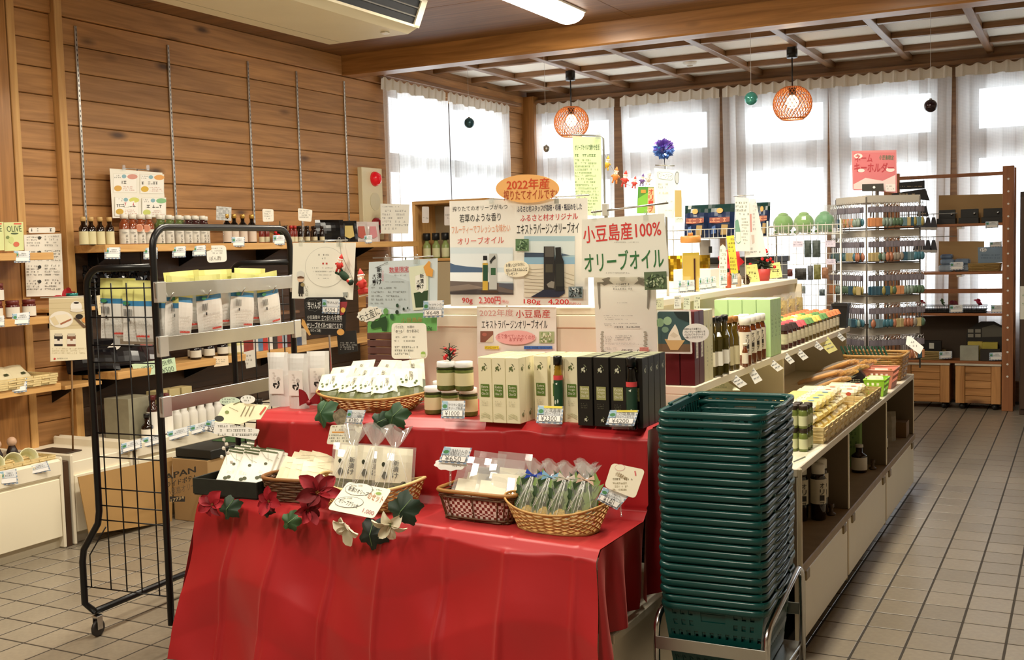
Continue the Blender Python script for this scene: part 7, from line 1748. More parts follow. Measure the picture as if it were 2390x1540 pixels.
for i,(xa,xb,lb)in enumerate(((1597,1652,'dark blue snack bag beside the hanging strip'),(1651,1713,'dark blue snack bag with orange sun in the middle'),(1716,1762,'dark blue snack bag behind the long white sheets'),(1764,1796,'dark blue snack bag at the shelf end'))):
 a,b=P(xa,550,Y=7.45).x,P(xb,550,Y=7.45).x;h=P(1650,478,Y=7.45).z-zsn
 o=thing('snack_bag',lb,'food pack',((a+b)/2,7.45,zsn+0.004),rot=(R(-8),0,0),group='dark blue snack bags');pillow(b-a,h,0.07,7,8,[(0.8,0),(1,1)],seed=i).build('bag',[M('#1e2c4c',0.25),M('#12302e',0.25)],o)
 w=b-a
 lprint(o,lambda p,w=w,h=h:(p.poly([(-w*0.38,h*0.42),(-w*0.1,h*0.40),(w*0.38,h*0.44),(w*0.38,h*0.58),(-w*0.38,h*0.58)],'#8a4a3c'),p.scrib(-w*0.36,h*0.44,w*0.36,h*0.57,1,'#d8906c',0.9),p.poly([(w*0.05,h*0.05),(w*0.3,h*0.05),(w*0.32,h*0.35),(w*0.08,h*0.36)],'#a08450'),p.ell(0,h*0.78,w*0.12,h*0.08,'#d8a05a'),p.poly([(-w*0.3,h*0.08),(-w*0.12,h*0.1),(-w*0.15,h*0.34),(-w*0.28,h*0.3)],'#3c5a8c')),y=-0.037)
zpl=P(1870,548,Y=7.4).z
for i,(px,c,lb)in enumerate(((1828,'#5f9a34','light green round plush toy in a clear bag'),(1876,'#6aa040','middle green round plush toy in a clear bag'),(1925,'#2f8a4c','dark green round plush toy in a clear bag'))):
 x=P(px,520,Y=7.42).x;o=thing('plush_toy',lb,'plush toy',(x,7.42,zpl+0.004),group='green plush toys')
 MB().sphere((0,0,0.072),0.066,16,12,sz=0.98,sy=0.85).build('body',M(c,0.9,sheen=0.6),o);MB().sphere((0.0,0.0,0.128),0.034,12,8,sz=0.55).build('crown',M(c,0.9,sheen=0.6),o)
 for sx in(-1,1):MB().sphere((sx*0.04,-0.03,0.014),0.02,8,6,sz=0.7).build('foot',M('#3f5a2c',0.9),o)
 pillow(0.155,0.185,0.13,6,8,bot=0.9,seed=i).build('film_bag',FILM,o)
for i,(x0_,y0_,x1_,y1_,c,lb)in enumerate(((1877,561,1894,600,'#3c4642','dark packet hanging at the left of a pair'),(1896,561,1915,600,'#3f4845','dark packet hanging at the right of a pair'),(1855,626,1882,653,'#2a2824','black crumpled pouch hanging on the grid'),(1885,620,1898,653,'#55585c','grey hourglass-shaped trinket hanging on the grid'),(1899,617,1916,652,'#6b6a3c','olive green trinket hanging on the grid'),(1918,624,1933,650,'#8a6248','brown wooden tablet hanging on the grid'),(1838,628,1850,645,'#5a2a26','dark red bead drop hanging on the grid'),(1858,667,1880,685,'#6f7672','grey packet in the lower row of the grid'),(1912,675,1925,690,'#4a5458','small dark packet in the lower row of the grid'))):
 a=P(x0_,y0_,Y=7.27);b=P(x1_,y1_,Y=7.27);w,h=b.x-a.x,a.z-b.z;o=thing('hanging_packet',lb,'souvenir',((a.x+b.x)/2,7.27,b.z),group='small goods on the wire grid')
 pillow(w,h,0.018,4,6,seed=i).build('packet',M(c,0.4,var=0.35,vscale=60),o);MB().tube([(0,0,h),(0,0.03,h+0.012)],0.0015,4).build('hook',CHROME,o)
for i,(x0_,y0_,x1_,y1_,lb)in enumerate(((1850,562,1874,577,'lilac name card beside the dark packets'),(1926,561,1950,576,'lilac name card beside the key ring tower'),(1928,604,1950,617,'lower lilac name card beside the tower'))):
 s=Sign('name_card',lb,'sign',[(x0_,y0_),(x1_,y0_),(x1_,y1_),(x0_,y1_)],Y=7.285,col='#cfc8d8',th=0.001);s.p.scrib(x0_+2,y0_+2,x1_-2,y1_-2,2,'#8a84a0');s.done()
dsk=thing('side_cabinet','grey cabinet with white frame seen behind the oil jar','cabinet',(-2.35,7.95,0));MB().cbox(-0.35,0.42,-0.18,0.2,0,1.36,0.004).build('body',M('#8a857c',0.5),dsk);MB().cbox(-0.37,0.44,-0.2,0.2,1.36,1.40,0.004).build('top_board',M('#2a2826',0.5),dsk)
for x in(-0.34,0.04):MB().cbox(x,x+0.36,-0.195,-0.18,0.06,1.33,0.004).build('door',M('#969086',0.5),dsk)
s=Sign('notice_sheet','grey notice sheet with two stickers above the cabinet','notice',[(1632,560),(1658,560),(1658,600),(1634,600)],Y=7.6,yaw=5,col='#b9b2a8',th=0.002);s.p.rect(1654,575,1662,590,'#2a2826');s.done()
#============ plank wall: standards, shelves
for i,y in enumerate((4.823,5.578,6.362,6.92,7.536)):
 zt=2.9
 o=thing('shelf_standard',('slotted steel wall strip beside the light wooden batten','slotted steel wall strip next to the four-panel flyer','slotted steel wall strip in the middle of the plank wall','slotted steel wall strip above the white speech card','slotted steel wall strip next to the fire alarm')[i],'shelf standard',(XW+0.004,y,1.62),group='slotted shelf standards')
 MB().cbox(0,0.010,-0.008,0.008,0,zt-1.62,0.001).build('strip',M('#c0bcb4',0.3,0.8),o)
 mb=MB()
 for k in range(42):mb.box(0.0101,0.0106,-0.0022,0.0022,0.02+0.03*k,0.035+0.03*k)
 tag(mb.build('slots',M('#2a241e',0.6),o),kind='stuff')
def wshelf(label,x0,x1,y0,y1,z,th=0.04,mat=None,br=()):
 o=thing('wall_shelf',label,'shelf',((x0+x1)/2,(y0+y1)/2,z))
 MB().cbox(-(x1-x0)/2,(x1-x0)/2,-(y1-y0)/2,(y1-y0)/2,-th,0,0.003).build('board',mat or LIGHTW[1],o)
 for y in br:
  yy=y-(y0+y1)/2;MB().add([(-(x1-x0)/2,yy-0.004,-th),((x1-x0)/2-0.05,yy-0.004,-th),(-(x1-x0)/2,yy-0.004,-th-0.10),(-(x1-x0)/2,yy+0.004,-th),((x1-x0)/2-0.05,yy+0.004,-th),(-(x1-x0)/2,yy+0.004,-th-0.10)],[(0,1,2),(5,4,3),(0,3,4,1),(1,4,5,2),(2,5,3,0)]).build('bracket',BLACKM,o)
 return o
XWf=XW+0.016
DKP=wood('dark_panel','#4a3423','#38271a','#20150e',1,knots=False,vary=0.1)  # dark stained boards; their tone also holds the shade below the shelves
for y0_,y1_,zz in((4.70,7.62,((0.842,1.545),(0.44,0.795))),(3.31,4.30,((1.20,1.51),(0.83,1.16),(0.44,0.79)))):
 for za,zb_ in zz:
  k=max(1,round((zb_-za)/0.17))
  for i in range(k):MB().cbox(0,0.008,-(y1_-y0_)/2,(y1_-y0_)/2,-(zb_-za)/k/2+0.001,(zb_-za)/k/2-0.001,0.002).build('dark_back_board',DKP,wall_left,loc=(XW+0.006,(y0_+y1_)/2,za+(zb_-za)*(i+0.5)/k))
Z1=1.592
wshelf('long wooden wall shelf of bottles under the slotted strips',XWf,-5.085,4.70,8.12,Z1,0.045,br=(4.82,5.58,6.36,6.92,7.54))
Z2=0.842
wshelf('long lower wooden wall shelf behind the wire rack',XWf,-5.05,4.71,7.6,Z2,0.045,br=(4.82,5.58,6.36))
for z,lb in((1.552,'short wooden shelf of green olive booklets'),(1.202,'short wooden shelf of red-labelled jars'),(0.828,'short wooden shelf with a pale chip basket')):
 wshelf(lb,XWf+0.02,-5.06,3.31,4.31,z,0.04)
wshelf('short plank shelf between the two light battens',XWf,-5.10,4.37,4.635,0.80,0.022,br=(4.5,));wshelf('short plank shelf with a red poinsettia between battens',XWf,-5.12,4.37,4.635,1.235,0.022,br=(4.5,))
#---- bottles on the long shelf
def wy(px,X=-5.2):return P(px,580,X=X).y
sb=Spawn(bottle('soy_bottle','dark soy sauce bottle','bottle',0.165,0.026,0.013,0.60,SOY,M('#c9a468',0.4),M('#d8cfa4',0.6),(0.02,0.48),0.16,0.017,'soy sauce bottles on the wall shelf',False,14))
for px in(197,215,236,258):sb((-5.19,wy(px,-5.19),Z1),label='dark soy sauce bottle with cream label and gold cap on the wall shelf')
def ponzu(col,cap='#ece8dc'):
 return Spawn(bottle('ponzu_bottle','ponzu bottle','bottle',0.185,0.030,0.017,0.66,M(col,0.15,coat=0.4),M(cap,0.4),M('#d6d2c8',0.6,var=0.12,vscale=40),(0.03,0.50),0.15,0.021,'ponzu bottles on the wall shelf'))
pz=ponzu('#8a4426');pg=ponzu('#5d6e3a');pr=ponzu('#3a1a1c')
for k,(f,lst,nm)in enumerate(((pz,(292,311,330,350),'orange-brown'),(pg,(375,397,420),'green'),(pr,(440,457,475),'dark red'))):
 lprint(f.root,lambda p:(p.poly([(-0.018,0.074),(0.0,0.078),(0.016,0.073),(0.0,0.066)],'#a8a49c'),[p.text(ch,0.004,0.06-0.019*i,0.016,0.045-0.019*i,'#2e2a26',0.02)for i,ch in enumerate('ぽん酢')]),y=-0.0308)
 for px in lst:f((-5.19,wy(px,-5.19),Z1),R(55),label=nm+' ponzu bottle with white cap on the wall shelf')
 for px in lst[:3]:f((-5.285,wy(px+6,-5.285),Z1),R(55),label=nm+' ponzu bottle with white cap in the row against the planks')
for px,py in((325,532),(342,533)):
 c=P(px,py,X=-5.155);o=thing('citrus_tag','round orange slice tag hanging on a ponzu bottle','tag',tuple(c),rot=(R(90),0,R(60)),group='citrus slice tags');MB().lathe([(0.024,-0.001),(0.024,0.001)],18).build('disc',M('#e0a888',0.6),o);MB().lathe([(0.019,0.001),(0.019,0.0016)],18).build('slice_print',M('#c98468',0.6),o)
bg=Spawn(bottle('vinegar_bottle','black vinegar bottle','bottle',0.20,0.030,0.013,0.62,M('#0f0c0c',0.12,coat=0.4),M('#c9a050',0.3,0.5),M('#d8c8b8',0.6),(0.05,0.45),0.14,0.018,'gold-capped black bottles'))
for px in(532,549,569,590):bg((-5.2,wy(px),Z1),label='black bottle with round gold cap on the wall shelf')
sm=Spawn(bottle('mini_bottle','small dark bottle','bottle',0.125,0.019,0.011,0.66,SOY,M('#2a1c18',0.4),M('#cfc8a8',0.6),(0.05,0.35),0.16,0.013,'small dark bottles on the wall shelf'))
for k in range(11):sm((-5.19-0.05*(k%2),wy(668+8.5*k,-5.19),Z1),label='small dark sauce bottle in the dense row before the black pouch')
rdm=Spawn(bottle('mini_bottle','small red-capped bottle','bottle',0.125,0.019,0.011,0.66,M('#7a2a20',0.2),M('#b8302c',0.4),M('#cfc8a8',0.6),(0.05,0.35),0.16,0.013,'red-capped small bottles'))
for px in(612,624,681,690):rdm((-5.16,wy(px,-5.16),Z1),label='small red-capped bottle on the wall shelf')
for i,(px,w,h,c,c2,lb)in enumerate(((773,0.24,0.175,'#0d0d0e',None,'large glossy black pouch on the wall shelf'),(814,0.17,0.17,'#1a1a18','#c9b46a','black-edged clear pouch with yellow sticks'),(843,0.14,0.165,'#c8bcb6','#b85a4c','pale pouch with red contents'),(870,0.14,0.165,'#d6c8c6','#cf8a90','pink and silver pouch'))):
 o=thing('shelf_pouch',lb,'pouch',(-5.2,wy(px),Z1),rot=(R(-6),0,R(62)),group='foil pouches on the wall shelf');pillow(w,h,0.05,6,8,bot=0.9,seed=i).build('foil',M(c,0.2),o)
 if c2:lprint(o,lambda p,w=w,h=h,c2=c2:p.poly([(-w*0.25,h*0.25),(0,h*0.15),(w*0.25,h*0.25),(w*0.2,h*0.75),(-w*0.2,h*0.75)],c2),y=-0.028)
K5=Frm(450,460,3.85)
for i,(c,lb,rows_,stem)in enumerate((([(625,105),(725,110),(728,218),(630,222)],'white speech-shaped card above the red-capped bottles',4,True),([(945,98),(1075,115),(1065,222),(948,210)],'white speech-shaped card above the small dark bottles',4,True))):
 s=Sign('speech_card',lb,'sign',K5(*c),X=-5.15,n=(0.9,-0.43,0),col='#f2efe4',th=0.002,rnd=0.012);s.p.tr=K5.t;s.p.scrib(c[0][0]+14,c[0][1]+20,c[1][0]-14,c[3][1]-14,rows_,'#77746a')
 yb=min(v for _,v in s.poly);MB().tube([(0,yb,-0.002),(0,yb-(s.O.z+yb-Z1),-0.002)],0.003,5).build('clear_stem',ACRYL,s.o);s.done()
s=Sign('speech_card','rounded white ponzu card hanging from the wall shelf edge','sign',K5((120,435),(298,432),(308,580),(130,590)),X=-5.07,n=(0.9,-0.43,0),col='#f4f2e8',th=0.002,rnd=0.025);s.p.tr=K5.t;s.p.scrib(165,455,285,520,3,'#8a867c').text('ぽん酢',150,530,255,570,'#8a867c',0.02);s.done()
s=Sign('silver_card','silver-grey crinkled card above the gold-capped bottles','sign',K5((212,80),(348,92),(345,212),(210,205)),X=-5.2,n=(0.9,-0.43,0.05),col=M('#b9b9b6',0.35,0.5,var=0.3,vscale=50),th=0.002);s.p.tr=K5.t;s.p.scrib(220,100,330,200,5,'#6a6a68');MB().tube([(0,-0.02,-0.003),(0,-(s.O.z-Z1),-0.003)],0.003,5).build('clear_stem',ACRYL,s.o);s.done()
berry_sprig((-5.22,wy(661),Z1+0.12),'small red and dark green berry tree on the wall shelf',1.1,seed=9).location.z=Z1
x_=[o for o in bpy.data.objects if o.get('label')=='small red and dark green berry tree on the wall shelf'][0];x_.scale=(1.4,1.4,1.7)
s=Sign('flyer','white four-panel ponzu flyer clipped above the wall shelf','poster',[(256,393),(379,403),(388,507),(263,509)],X=-5.30,n=(1,0,0.05),col='#f0ece0',th=0.0015)
K0=Frm(0,0,2.6556)
p=s.p;p.tr=K0.t
for(x,y,c,c2)in((700,1075,'#d89a8a','#d8a850'),(865,1080,'#e6a860','#d8b040'),(708,1220,'#d6d870','#d0a840'),(875,1225,'#8ac08a','#c9d070')):
 p.rect(x,y,x+150,y+120,'#e6e2d4').rect(x+4,y+4,x+146,y+116,'#f4f1e8').ell(x+120,y+20,32,16,c).ell(x+68,y+18,14,12,'#8ab4c0').ell(x+30,y+92,24,18,c2).scrib(x+8,y+10,x+50,y+34,2,'#5a564c').scrib(x+10,y+46,x+120,y+66,1,'#3f3a30',0.9).scrib(x+60,y+80,x+140,y+112,3,'#c98a78')
p.poly([(762,1262),(826,1245),(830,1272),(768,1288)],'#f6f4ec').scrib(766,1256,822,1276,1,'#c83a4c',0.9);s.done()
for x in(288,344):
 q=P(x,390,X=-5.295);t=thing('clear_clip','clear clip holding the four-panel flyer','clip',tuple(q),R(90),group='clear flyer clips');MB().cbox(-0.012,0.012,-0.008,0.0,-0.02,0.014,0.001).build('jaw',ACRYL,t)
stp=thing('flyer_stand','thin steel stand behind the four-panel flyer','stand',(-5.315,P(320,395,X=-5.315).y,Z1));MB().tube([(0,0,0),(0,0,P(320,395,X=-5.315).z-Z1)],0.004,6).build('upright',STEEL,stp);MB().tube([(0,-0.12,P(320,395,X=-5.315).z-Z1),(0,0.12,P(320,395,X=-5.315).z-Z1)],0.003,6).build('cross_rod',STEEL,stp)
def wall_tag(c,X,label,price=None,grp='blue-bordered price cards on the wall shelves'):
 return price_tag(c,price,X=X,n=(0.93,-0.3,0.05),label=label,group=grp)
wt=[([(244,577),(281,577),(280,604),(244,604)],'price card under the soy sauce bottles'),([(335,578),(368,577),(367,604),(335,605)],'price card under the orange-brown ponzu bottles'),([(402,576),(434,574),(433,600),(402,601)],'price card under the green ponzu bottles'),([(450,574),(480,572),(480,597),(449,598)],'price card under the dark red ponzu bottles'),([(540,553),(571,553),(570,575),(541,576)],'price card under the black bottles with gold caps'),([(637,549),(666,548),(664,571),(637,572)],'price card under the red-capped bottles'),([(850,550),(869,548),(868,567),(851,568)],'price card under the pink and silver pouch')]
for c,lb in wt:wall_tag(c,-5.078,lb)
y0,y1=P(838,390,X=-5.36).y,P(885,390,X=-5.36).y;z0,z1=P(842,560,X=-5.36).z,P(838,390,X=-5.36).z
fa=thing('fire_alarm','cream fire alarm panel with red lamp and red call button','fire alarm',(XW+0.012,(y0+y1)/2,z0));w=(y1-y0)/2;h=z1-z0
MB().cbox(-0.012,0.035,-w,w,0,h,0.004).build('panel',M('#ddd2ae',0.45),fa)
RY=Matrix.Rotation(R(90),4,'Y')
MB().lathe([(0.062,0),(0.060,0.02),(0.045,0.045),(0.018,0.06)],18).xf(Matrix.Translation((0.035,0.03,h-0.09))@RY).build('red_lamp',M('#c81822',0.15,emit=0.25),fa)
MB().lathe([(0.075,0),(0.075,0.003)],24).xf(Matrix.Translation((0.035,0.03,h-0.28))@RY).build('speaker_disc',M('#cfc6a6',0.5),fa)
MB().lathe([(0.075,0),(0.072,0.02),(0.055,0.03)],20).xf(Matrix.Translation((0.035,0.03,h-0.49))@RY).build('call_button',M('#a8202c',0.25),fa)
MB().lathe([(0.022,0.03),(0.022,0.035)],14).xf(Matrix.Translation((0.035,0.03,h-0.50))@RY).build('press_plate',M('#3a1216',0.3),fa)
s=Sign('notice_sheet','white two-column notice at the end of the wall shelf','notice',[(888,475),(956,477),(953,545),(889,545)],X=-5.12,n=(0.75,-0.66,0),col='#ecebe2',th=0.002);s.p.scrib(892,481,950,486,1,'#6a6a66').scrib(892,490,918,540,6,'#9a9a94').scrib(922,490,950,540,6,'#9a9a94');MB().tube([(0,-0.08,-0.004),(0,-(s.O.z-Z1),-0.004)],0.004,5).build('clear_stem',ACRYL,s.o);s.done()
cx0,cx1=P(963,540,Y=8.3).x,P(963,540,Y=8.3).x+0.75
cab=thing('display_cabinet','beige open cabinet of green goods by the window','cabinet',((cx0+cx1)/2,8.48,0));w=(cx1-cx0)/2;BG=M('#a89878',0.55);zA,zB=1.44,1.91
MB().cbox(-w,-w+0.03,-0.18,0.18,0,zB,0.003).build('side_panel',LIGHTW[2],cab);MB().cbox(w-0.03,w,-0.18,0.18,0,zB,0.003).build('side_panel',LIGHTW[2],cab)
MB().cbox(-w,w,-0.18,0.18,zB,zB+0.03,0.003).build('top_board',LIGHTW[0],cab);MB().cbox(-w+0.03,w-0.03,-0.18,0.17,zA-0.025,zA,0.003).build('shelf_board',LIGHTW[0],cab);MB().cbox(-w+0.03,w-0.03,0.16,0.18,0,zB,0.002).build('back_panel',BG,cab)
MB().cbox(-w+0.03,w-0.03,-0.17,-0.15,0.05,zA-0.03,0.003).build('front_panel',M('#b8a888',0.5),cab)
for k in range(6):
 x=cx0+0.08+0.095*k;o=bottle('green_bottle',('black-topped bottle with green neck tag at the cabinet side','black-topped bottle with green tag near the cabinet side','black-topped bottle with green tag under the round label','black-topped bottle with green tag mid cabinet','black-topped bottle with green tag beside the lime pot','black-topped bottle with green tag behind the poster')[k],'bottle',0.22,0.035,0.018,0.5,M('#8a9a5c',0.3),M('#16181a',0.4),M('#cfd0a8',0.6),(0.05,0.4),0.28,0.034,'bottles in the window cabinet');o.location=(x,8.40,zA+0.001)
lg=jar('lime_pot','lime green pot in the window cabinet','pot',0.10,0.05,M('#86c23c',0.4),M('#7ab434',0.4));lg.location=(cx0+0.43,8.34,zA+0.001)
for i,(c,out)in enumerate((([(985,482),(1001,482),(1001,520),(985,520)],None),([(1037,482),(1052,482),(1052,526),(1037,526)],None))):
 s=Sign('shelf_tag',('white round-ended tag hanging from the window cabinet','second white tag hanging beside the beach poster')[i],'price tag',c,Y=8.285,col='#e9e6e4',th=0.001,rnd=0.01);s.p.scrib(c[0][0]+2,500,c[1][0]-2,514,2,'#8a8680');s.done()
 #---- goods on the lower wall shelf
for i,(px,py,w,h,rz,c,lb)in enumerate(((205,870,0.30,0.16,60,'#141316','black crumpled plastic bag on the lower shelf end'),(268,862,0.34,0.22,68,'#1a181a','black snack bag with white stripes on the lower shelf'),(312,858,0.30,0.20,60,'#2a1c1e','dark bag with red and white print on the lower shelf'),(350,852,0.22,0.16,64,'#1c1a1c','black bag lying behind the pale green card'))):
 o=thing('snack_bag',lb,'food pack',(-5.2,wy(px),Z2+0.002),rot=(R(-35),0,R(rz)),group='dark bags on the lower wall shelf');pillow(w,h,0.09,7,7,bot=0.7,seed=50+i).build('bag',M(c,0.18),o)
 if i in(1,2):lprint(o,lambda p,w=w,h=h,i=i:(p.poly([(-w*0.3,h*0.3),(0,h*0.5),(w*0.25,h*0.85),(w*0.1,h*0.88),(-w*0.3,h*0.45)],'#d8d2c8'),p.poly([(-w*0.1,h*0.6),(w*0.3,h*0.55),(w*0.3,h*0.8),(0,h*0.9)],'#b83a34' if i==2 else '#8a8884')),y=-0.048)
hb2=[(-5.24,4.78),(-5.24,4.95),(-5.24,5.12)]
for i,(x,y)in enumerate(hb2):
 o=thing('black_bag',('glossy black plastic bag hanging under the wall shelf near the batten','glossy black plastic bag hanging behind the wire rack wing','glossy black plastic bag hanging beside the handwritten card')[i],'bag',(x,y,1.22),rot=(0,0,R(75)),group='black plastic bags hanging under the wall shelf');mb=pillow(0.19,0.25,0.10,9,10,bot=0.5,seed=i);rn=random.Random(i)
 mb.v=[(a+rn.uniform(-0.006,0.006),b+rn.uniform(-0.012,0.012),c+rn.uniform(-0.006,0.006))for a,b,c in mb.v];mb.build('bag',M('#0c0c0e',0.12),o);MB().tube([(0,0,0.24),(0,0,0.33)],0.003,5).build('hanger',BLACKM,o)
rbx=carton('carton_box','dark red box standing behind the yellow-topped pouches',0.34,0.16,0.14,M('#6a1a20',0.45));rbx.location=(-5.2,5.45,1.10);rbx.rotation_euler=(0,0,R(90));wshelf('narrow dark shelf carrying the red box',XWf,-5.1,5.2,6.5,1.099,0.02,LATW[1])
s=Sign('handwritten_card','cream handwritten card behind the wire rack wing','sign',[(225,690),(262,684),(262,733),(230,735)],X=-5.1,n=(0.85,-0.5,0),col='#e9dcb8',th=0.002);s.p.scrib(232,700,260,730,4,'#7a6f58');s.done()
s=Sign('handwritten_card','pale green handwritten card on the lower shelf edge','sign',[(307,850),(408,834),(412,866),(318,880)],X=-5.04,n=(0.8,-0.55,0.2),col='#c4dcb8',th=0.002);s.p.text('全国の小佃煮',314,848,404,860,'#3a4a34',0.0,0.13).text('¥500',378,856,406,869,'#4a5a44',0.0,0.1);s.done()
jd=Spawn(jar('preserve_jar','dark preserve jar','jar',0.10,0.036,M('#1a1210',0.15,coat=0.4),M('#2a221c',0.35),M('#d9d2c2',0.6),(0.15,0.6),0.2,'dark preserve jars'))
for k in range(5):jd((-5.13-0.08*(k%2),wy(445+16*k,-5.13),Z2),0.9,label='dark preserve jar on the lower wall shelf behind the rack bars')
yj=Spawn(jar('preserve_jar','pale yellow preserve jar','jar',0.10,0.036,M('#c9c088',0.3),M('#d8d2b8',0.4),M('#e6e0cc',0.6),(0.15,0.6),0.2,'pale preserve jars'))
for px in(530,546):yj((-5.11,wy(px,-5.11),Z2),0.9,label='pale yellow preserve jar at the end of the lower wall shelf')
for i in range(12):
 px=566+11.5*i;c=('#8a3a34','#c9c4bc','#5a7a9a','#b8403a','#d8d4cc','#3f3a38','#b0564c','#9aa8b4','#6a2c2a','#d2ccc0','#44506a','#b8b0a0')[i];lb=('dark red','pale grey','steel blue','bright red','white','charcoal','brick red','blue-grey','maroon','cream','navy','beige')[i]
 o=carton('snack_box',lb+' snack box on the lower wall shelf past the rack',0.075,0.05,0.09+0.015*(i%3),M(c,0.45,var=0.2,vscale=30),'small snack boxes on the lower wall shelf');o.location=(-5.12,wy(px,-5.12),Z2);o.rotation_euler=(0,0,R(70))
for i,(c,lb)in enumerate((([(568,822),(596,815),(600,855),(575,860)],'small picture card hanging on the rack bar'),([(498,832),(532,830),(534,852),(500,856)],'pale orange and white tag on the lower shelf edge'))):
 s=Sign('handwritten_card',lb,'sign',c,X=-5.03,n=(0.8,-0.6,0.1),col=('#cfcac0','#ecd8b8')[i],th=0.002);s.p.scrib(c[0][0]+4,c[0][1]+6,c[1][0]-4,c[3][1]-4,3,'#6a625a');s.done()
 #---- low white counters along the wall
def low_counter(label,y0,y1,doors=1,lip=True):
 o=thing('low_cabinet',label,'cabinet',(-5.06,(y0+y1)/2,0));h=(y1-y0)/2;xf,xb=0.32,-0.30
 MB().cbox(xb,xf-0.02,-h,h,0.06,0.44,0.004).build('body',CREAM,o);MB().cbox(xb,xf-0.04,-h,h,0,0.06,0.003).build('plinth',M('#cfc6ae',0.5),o)
 if lip:
  MB().cbox(xf-0.03,xf,-h,h,0.38,0.475,0.012).build('front_lip',CREAM,o)
 for s_ in(-1,1):MB().cbox(xb,xf+0.003,s_*h-(0.018 if s_>0 else 0),s_*h+(0.018 if s_<0 else 0),0,0.485,0.008).build('end_panel',CREAM,o)
 for k in range(doors):a=-h+0.02+(2*h-0.04)*k/doors;b=-h+0.02+(2*h-0.04)*(k+1)/doors;MB().cbox(xf-0.02,xf-0.004,a+0.003,b-0.003,0.065,0.37,0.003).build('drawer_front',M('#ebe2c8',0.45),o)
 return o
low_counter('low cream cabinet with cups basket below the booklets',2.9,4.02,1)
low_counter('low white cabinet behind the leaning cardboard sheet',4.07,4.50,1,False)
low_counter('long low white counter of cartons and sake bottles',4.52,7.4,3)
gp=thing('dark_board','dark brown board wedged between the low cabinets','board',(-5.02,4.045,0));MB().cbox(-0.3,0.27,-0.018,0.018,0,0.455,0.003).build('panel',M('#4a3320',0.55),gp)
for k,(a,b)in enumerate(((282,330),(332,385),(390,440),(442,490),(492,535))):
 ya=1064-(a-280)*0.262;yb_=1064-(b-280)*0.262
 wall_tag([(a,ya-28),(b,yb_-28),(b,yb_-6),(a,ya-4)],-4.728,('long price strip at the start of the white counter','price strip before the boxed bottles','price strip before the sake bottles','price strip before the brown-capped bottles','price strip at the end of the white counter')[k])
ZCt=0.441
gbx=carton('carton_box','grey square tin beside the cabinet corner',0.20,0.20,0.24,M('#8f8a74',0.5,var=0.08));gbx.location=(-5.1,4.83,ZCt)
kc=carton('gift_box','kraft gift box',0.09,0.09,0.25,M('#b9a878',0.6),'kraft gift boxes on the white counter');lprint(kc,lambda p:[p.text(ch,-0.012,0.20-0.05*i,0.014,0.165-0.05*i,'#2a261e',0.02)for i,ch in enumerate('島醤')],y=0,x=0.0455,rot=(R(90),0,R(90)))
ks_=Spawn(kc)
for k in range(3):ks_((-5.08,5.04+0.105*k,ZCt),label='kraft gift box with black brush lettering on the white counter')
sk=Spawn(bottle('sake_bottle','white-labelled sake bottle','bottle',0.25,0.036,0.016,0.66,M('#3a2018',0.15),M('#5a1c1c',0.4),M('#e6e2da',0.6),(0.05,0.62),0.12,0.02,'white-labelled bottles on the white counter'))
for px in(358,374,390):sk((-4.93,P(px,990,X=-4.93).y,ZCt),label='white-labelled sake bottle with dark cap on the white counter')
br_=Spawn(bottle('sauce_bottle','milky bottle with brown cap','bottle',0.17,0.034,0.022,0.56,M('#d2cec6',0.35),M('#5a3a2a',0.4),None,(0.1,0.5),0.22,0.023,'milky bottles with brown caps'))
for k,px in enumerate((412,430,450,470,490,510)):br_((-4.98,P(px,990,X=-4.98).y,ZCt),label='milky bottle with brown cap on the white counter')
for k,px in enumerate((530,548,566,584,602)):jd((-4.97,P(px,970,X=-4.97).y,ZCt),0.5,label='dark preserve jar on the white counter past the brown caps')
dkb=bottle('soy_bottle','black bottle with pink tag before the kraft boxes','bottle',0.15,0.035,0.015,0.5,SOY,BLACKM,M('#e2dccf',0.6),(0.02,0.4),0.15);dkb.location=(-4.92,4.79,ZCt)
s=Sign('cardboard_sheet','large brown cardboard sheet leaning on the white cabinets','cardboard',[(182,1113),(402,1066),(402,1217),(208,1247)],X=-4.665,n=(1,0,0.12),col=M('#a8834f',0.75,var=0.06,vscale=4),th=0.005);s.done()
y0,y1=4.70,5.25
fx=thing('cardboard_box','printed cardboard potato box on the floor behind the wire rack','box',(-4.50,(y0+y1)/2,0));MB().cbox(-0.15,0.12,-(y1-y0)/2,(y1-y0)/2,0,0.36,0.004).build('carton',M('#a8875a',0.75,var=0.06,vscale=5),fx)
MB().box(-0.145,0.115,-(y1-y0)/2+0.005,(y1-y0)/2-0.005,0.36,0.362).build('top_flap',M('#2a2a22',0.6),fx)
K10=Frm(170,1020,3.4)
def fprint(o):
 n=Vector((1,0,0));O=Vector((-4.379,0,0))
 def uv(x,y):
  q=P(170+x/3.4,1020+y/3.4,X=-4.378);return(q.y-(y0+y1)/2,q.z)
 p=Print(uv);p.text('JAPAN',700,268,975,330,'#2a2218',0.06,0.0).text('フライドポテト',700,330,985,375,'#2a2218',0.05,0.0).text('小豆島オリーブ',740,378,1010,435,'#5a4630',0.02,0.0).rect(768,470,890,512,'#241e18').text('17734',778,478,880,504,'#b09468',0.03)
 p.finish(o,(0.1205,0,0),(R(90),0,R(90)))
fprint(fx)
blt=thing('black_cover_tray','black tray cover on the printed cardboard box','tray',(-4.50,4.98,0.364));MB().cbox(-0.14,0.13,-0.26,0.27,0,0.05,0.004).build('lid',M('#1e1e1a',0.5),blt);MB().cbox(-0.10,0.10,0.0,0.22,0.05,0.053,0.001).build('green_sheet',M('#34562c',0.7,var=0.3,vscale=60),blt)
wr=thing('wire_stand','small white wire stand on the floor before the potato box','rack',(-4.33,4.83,0));mb=MB()
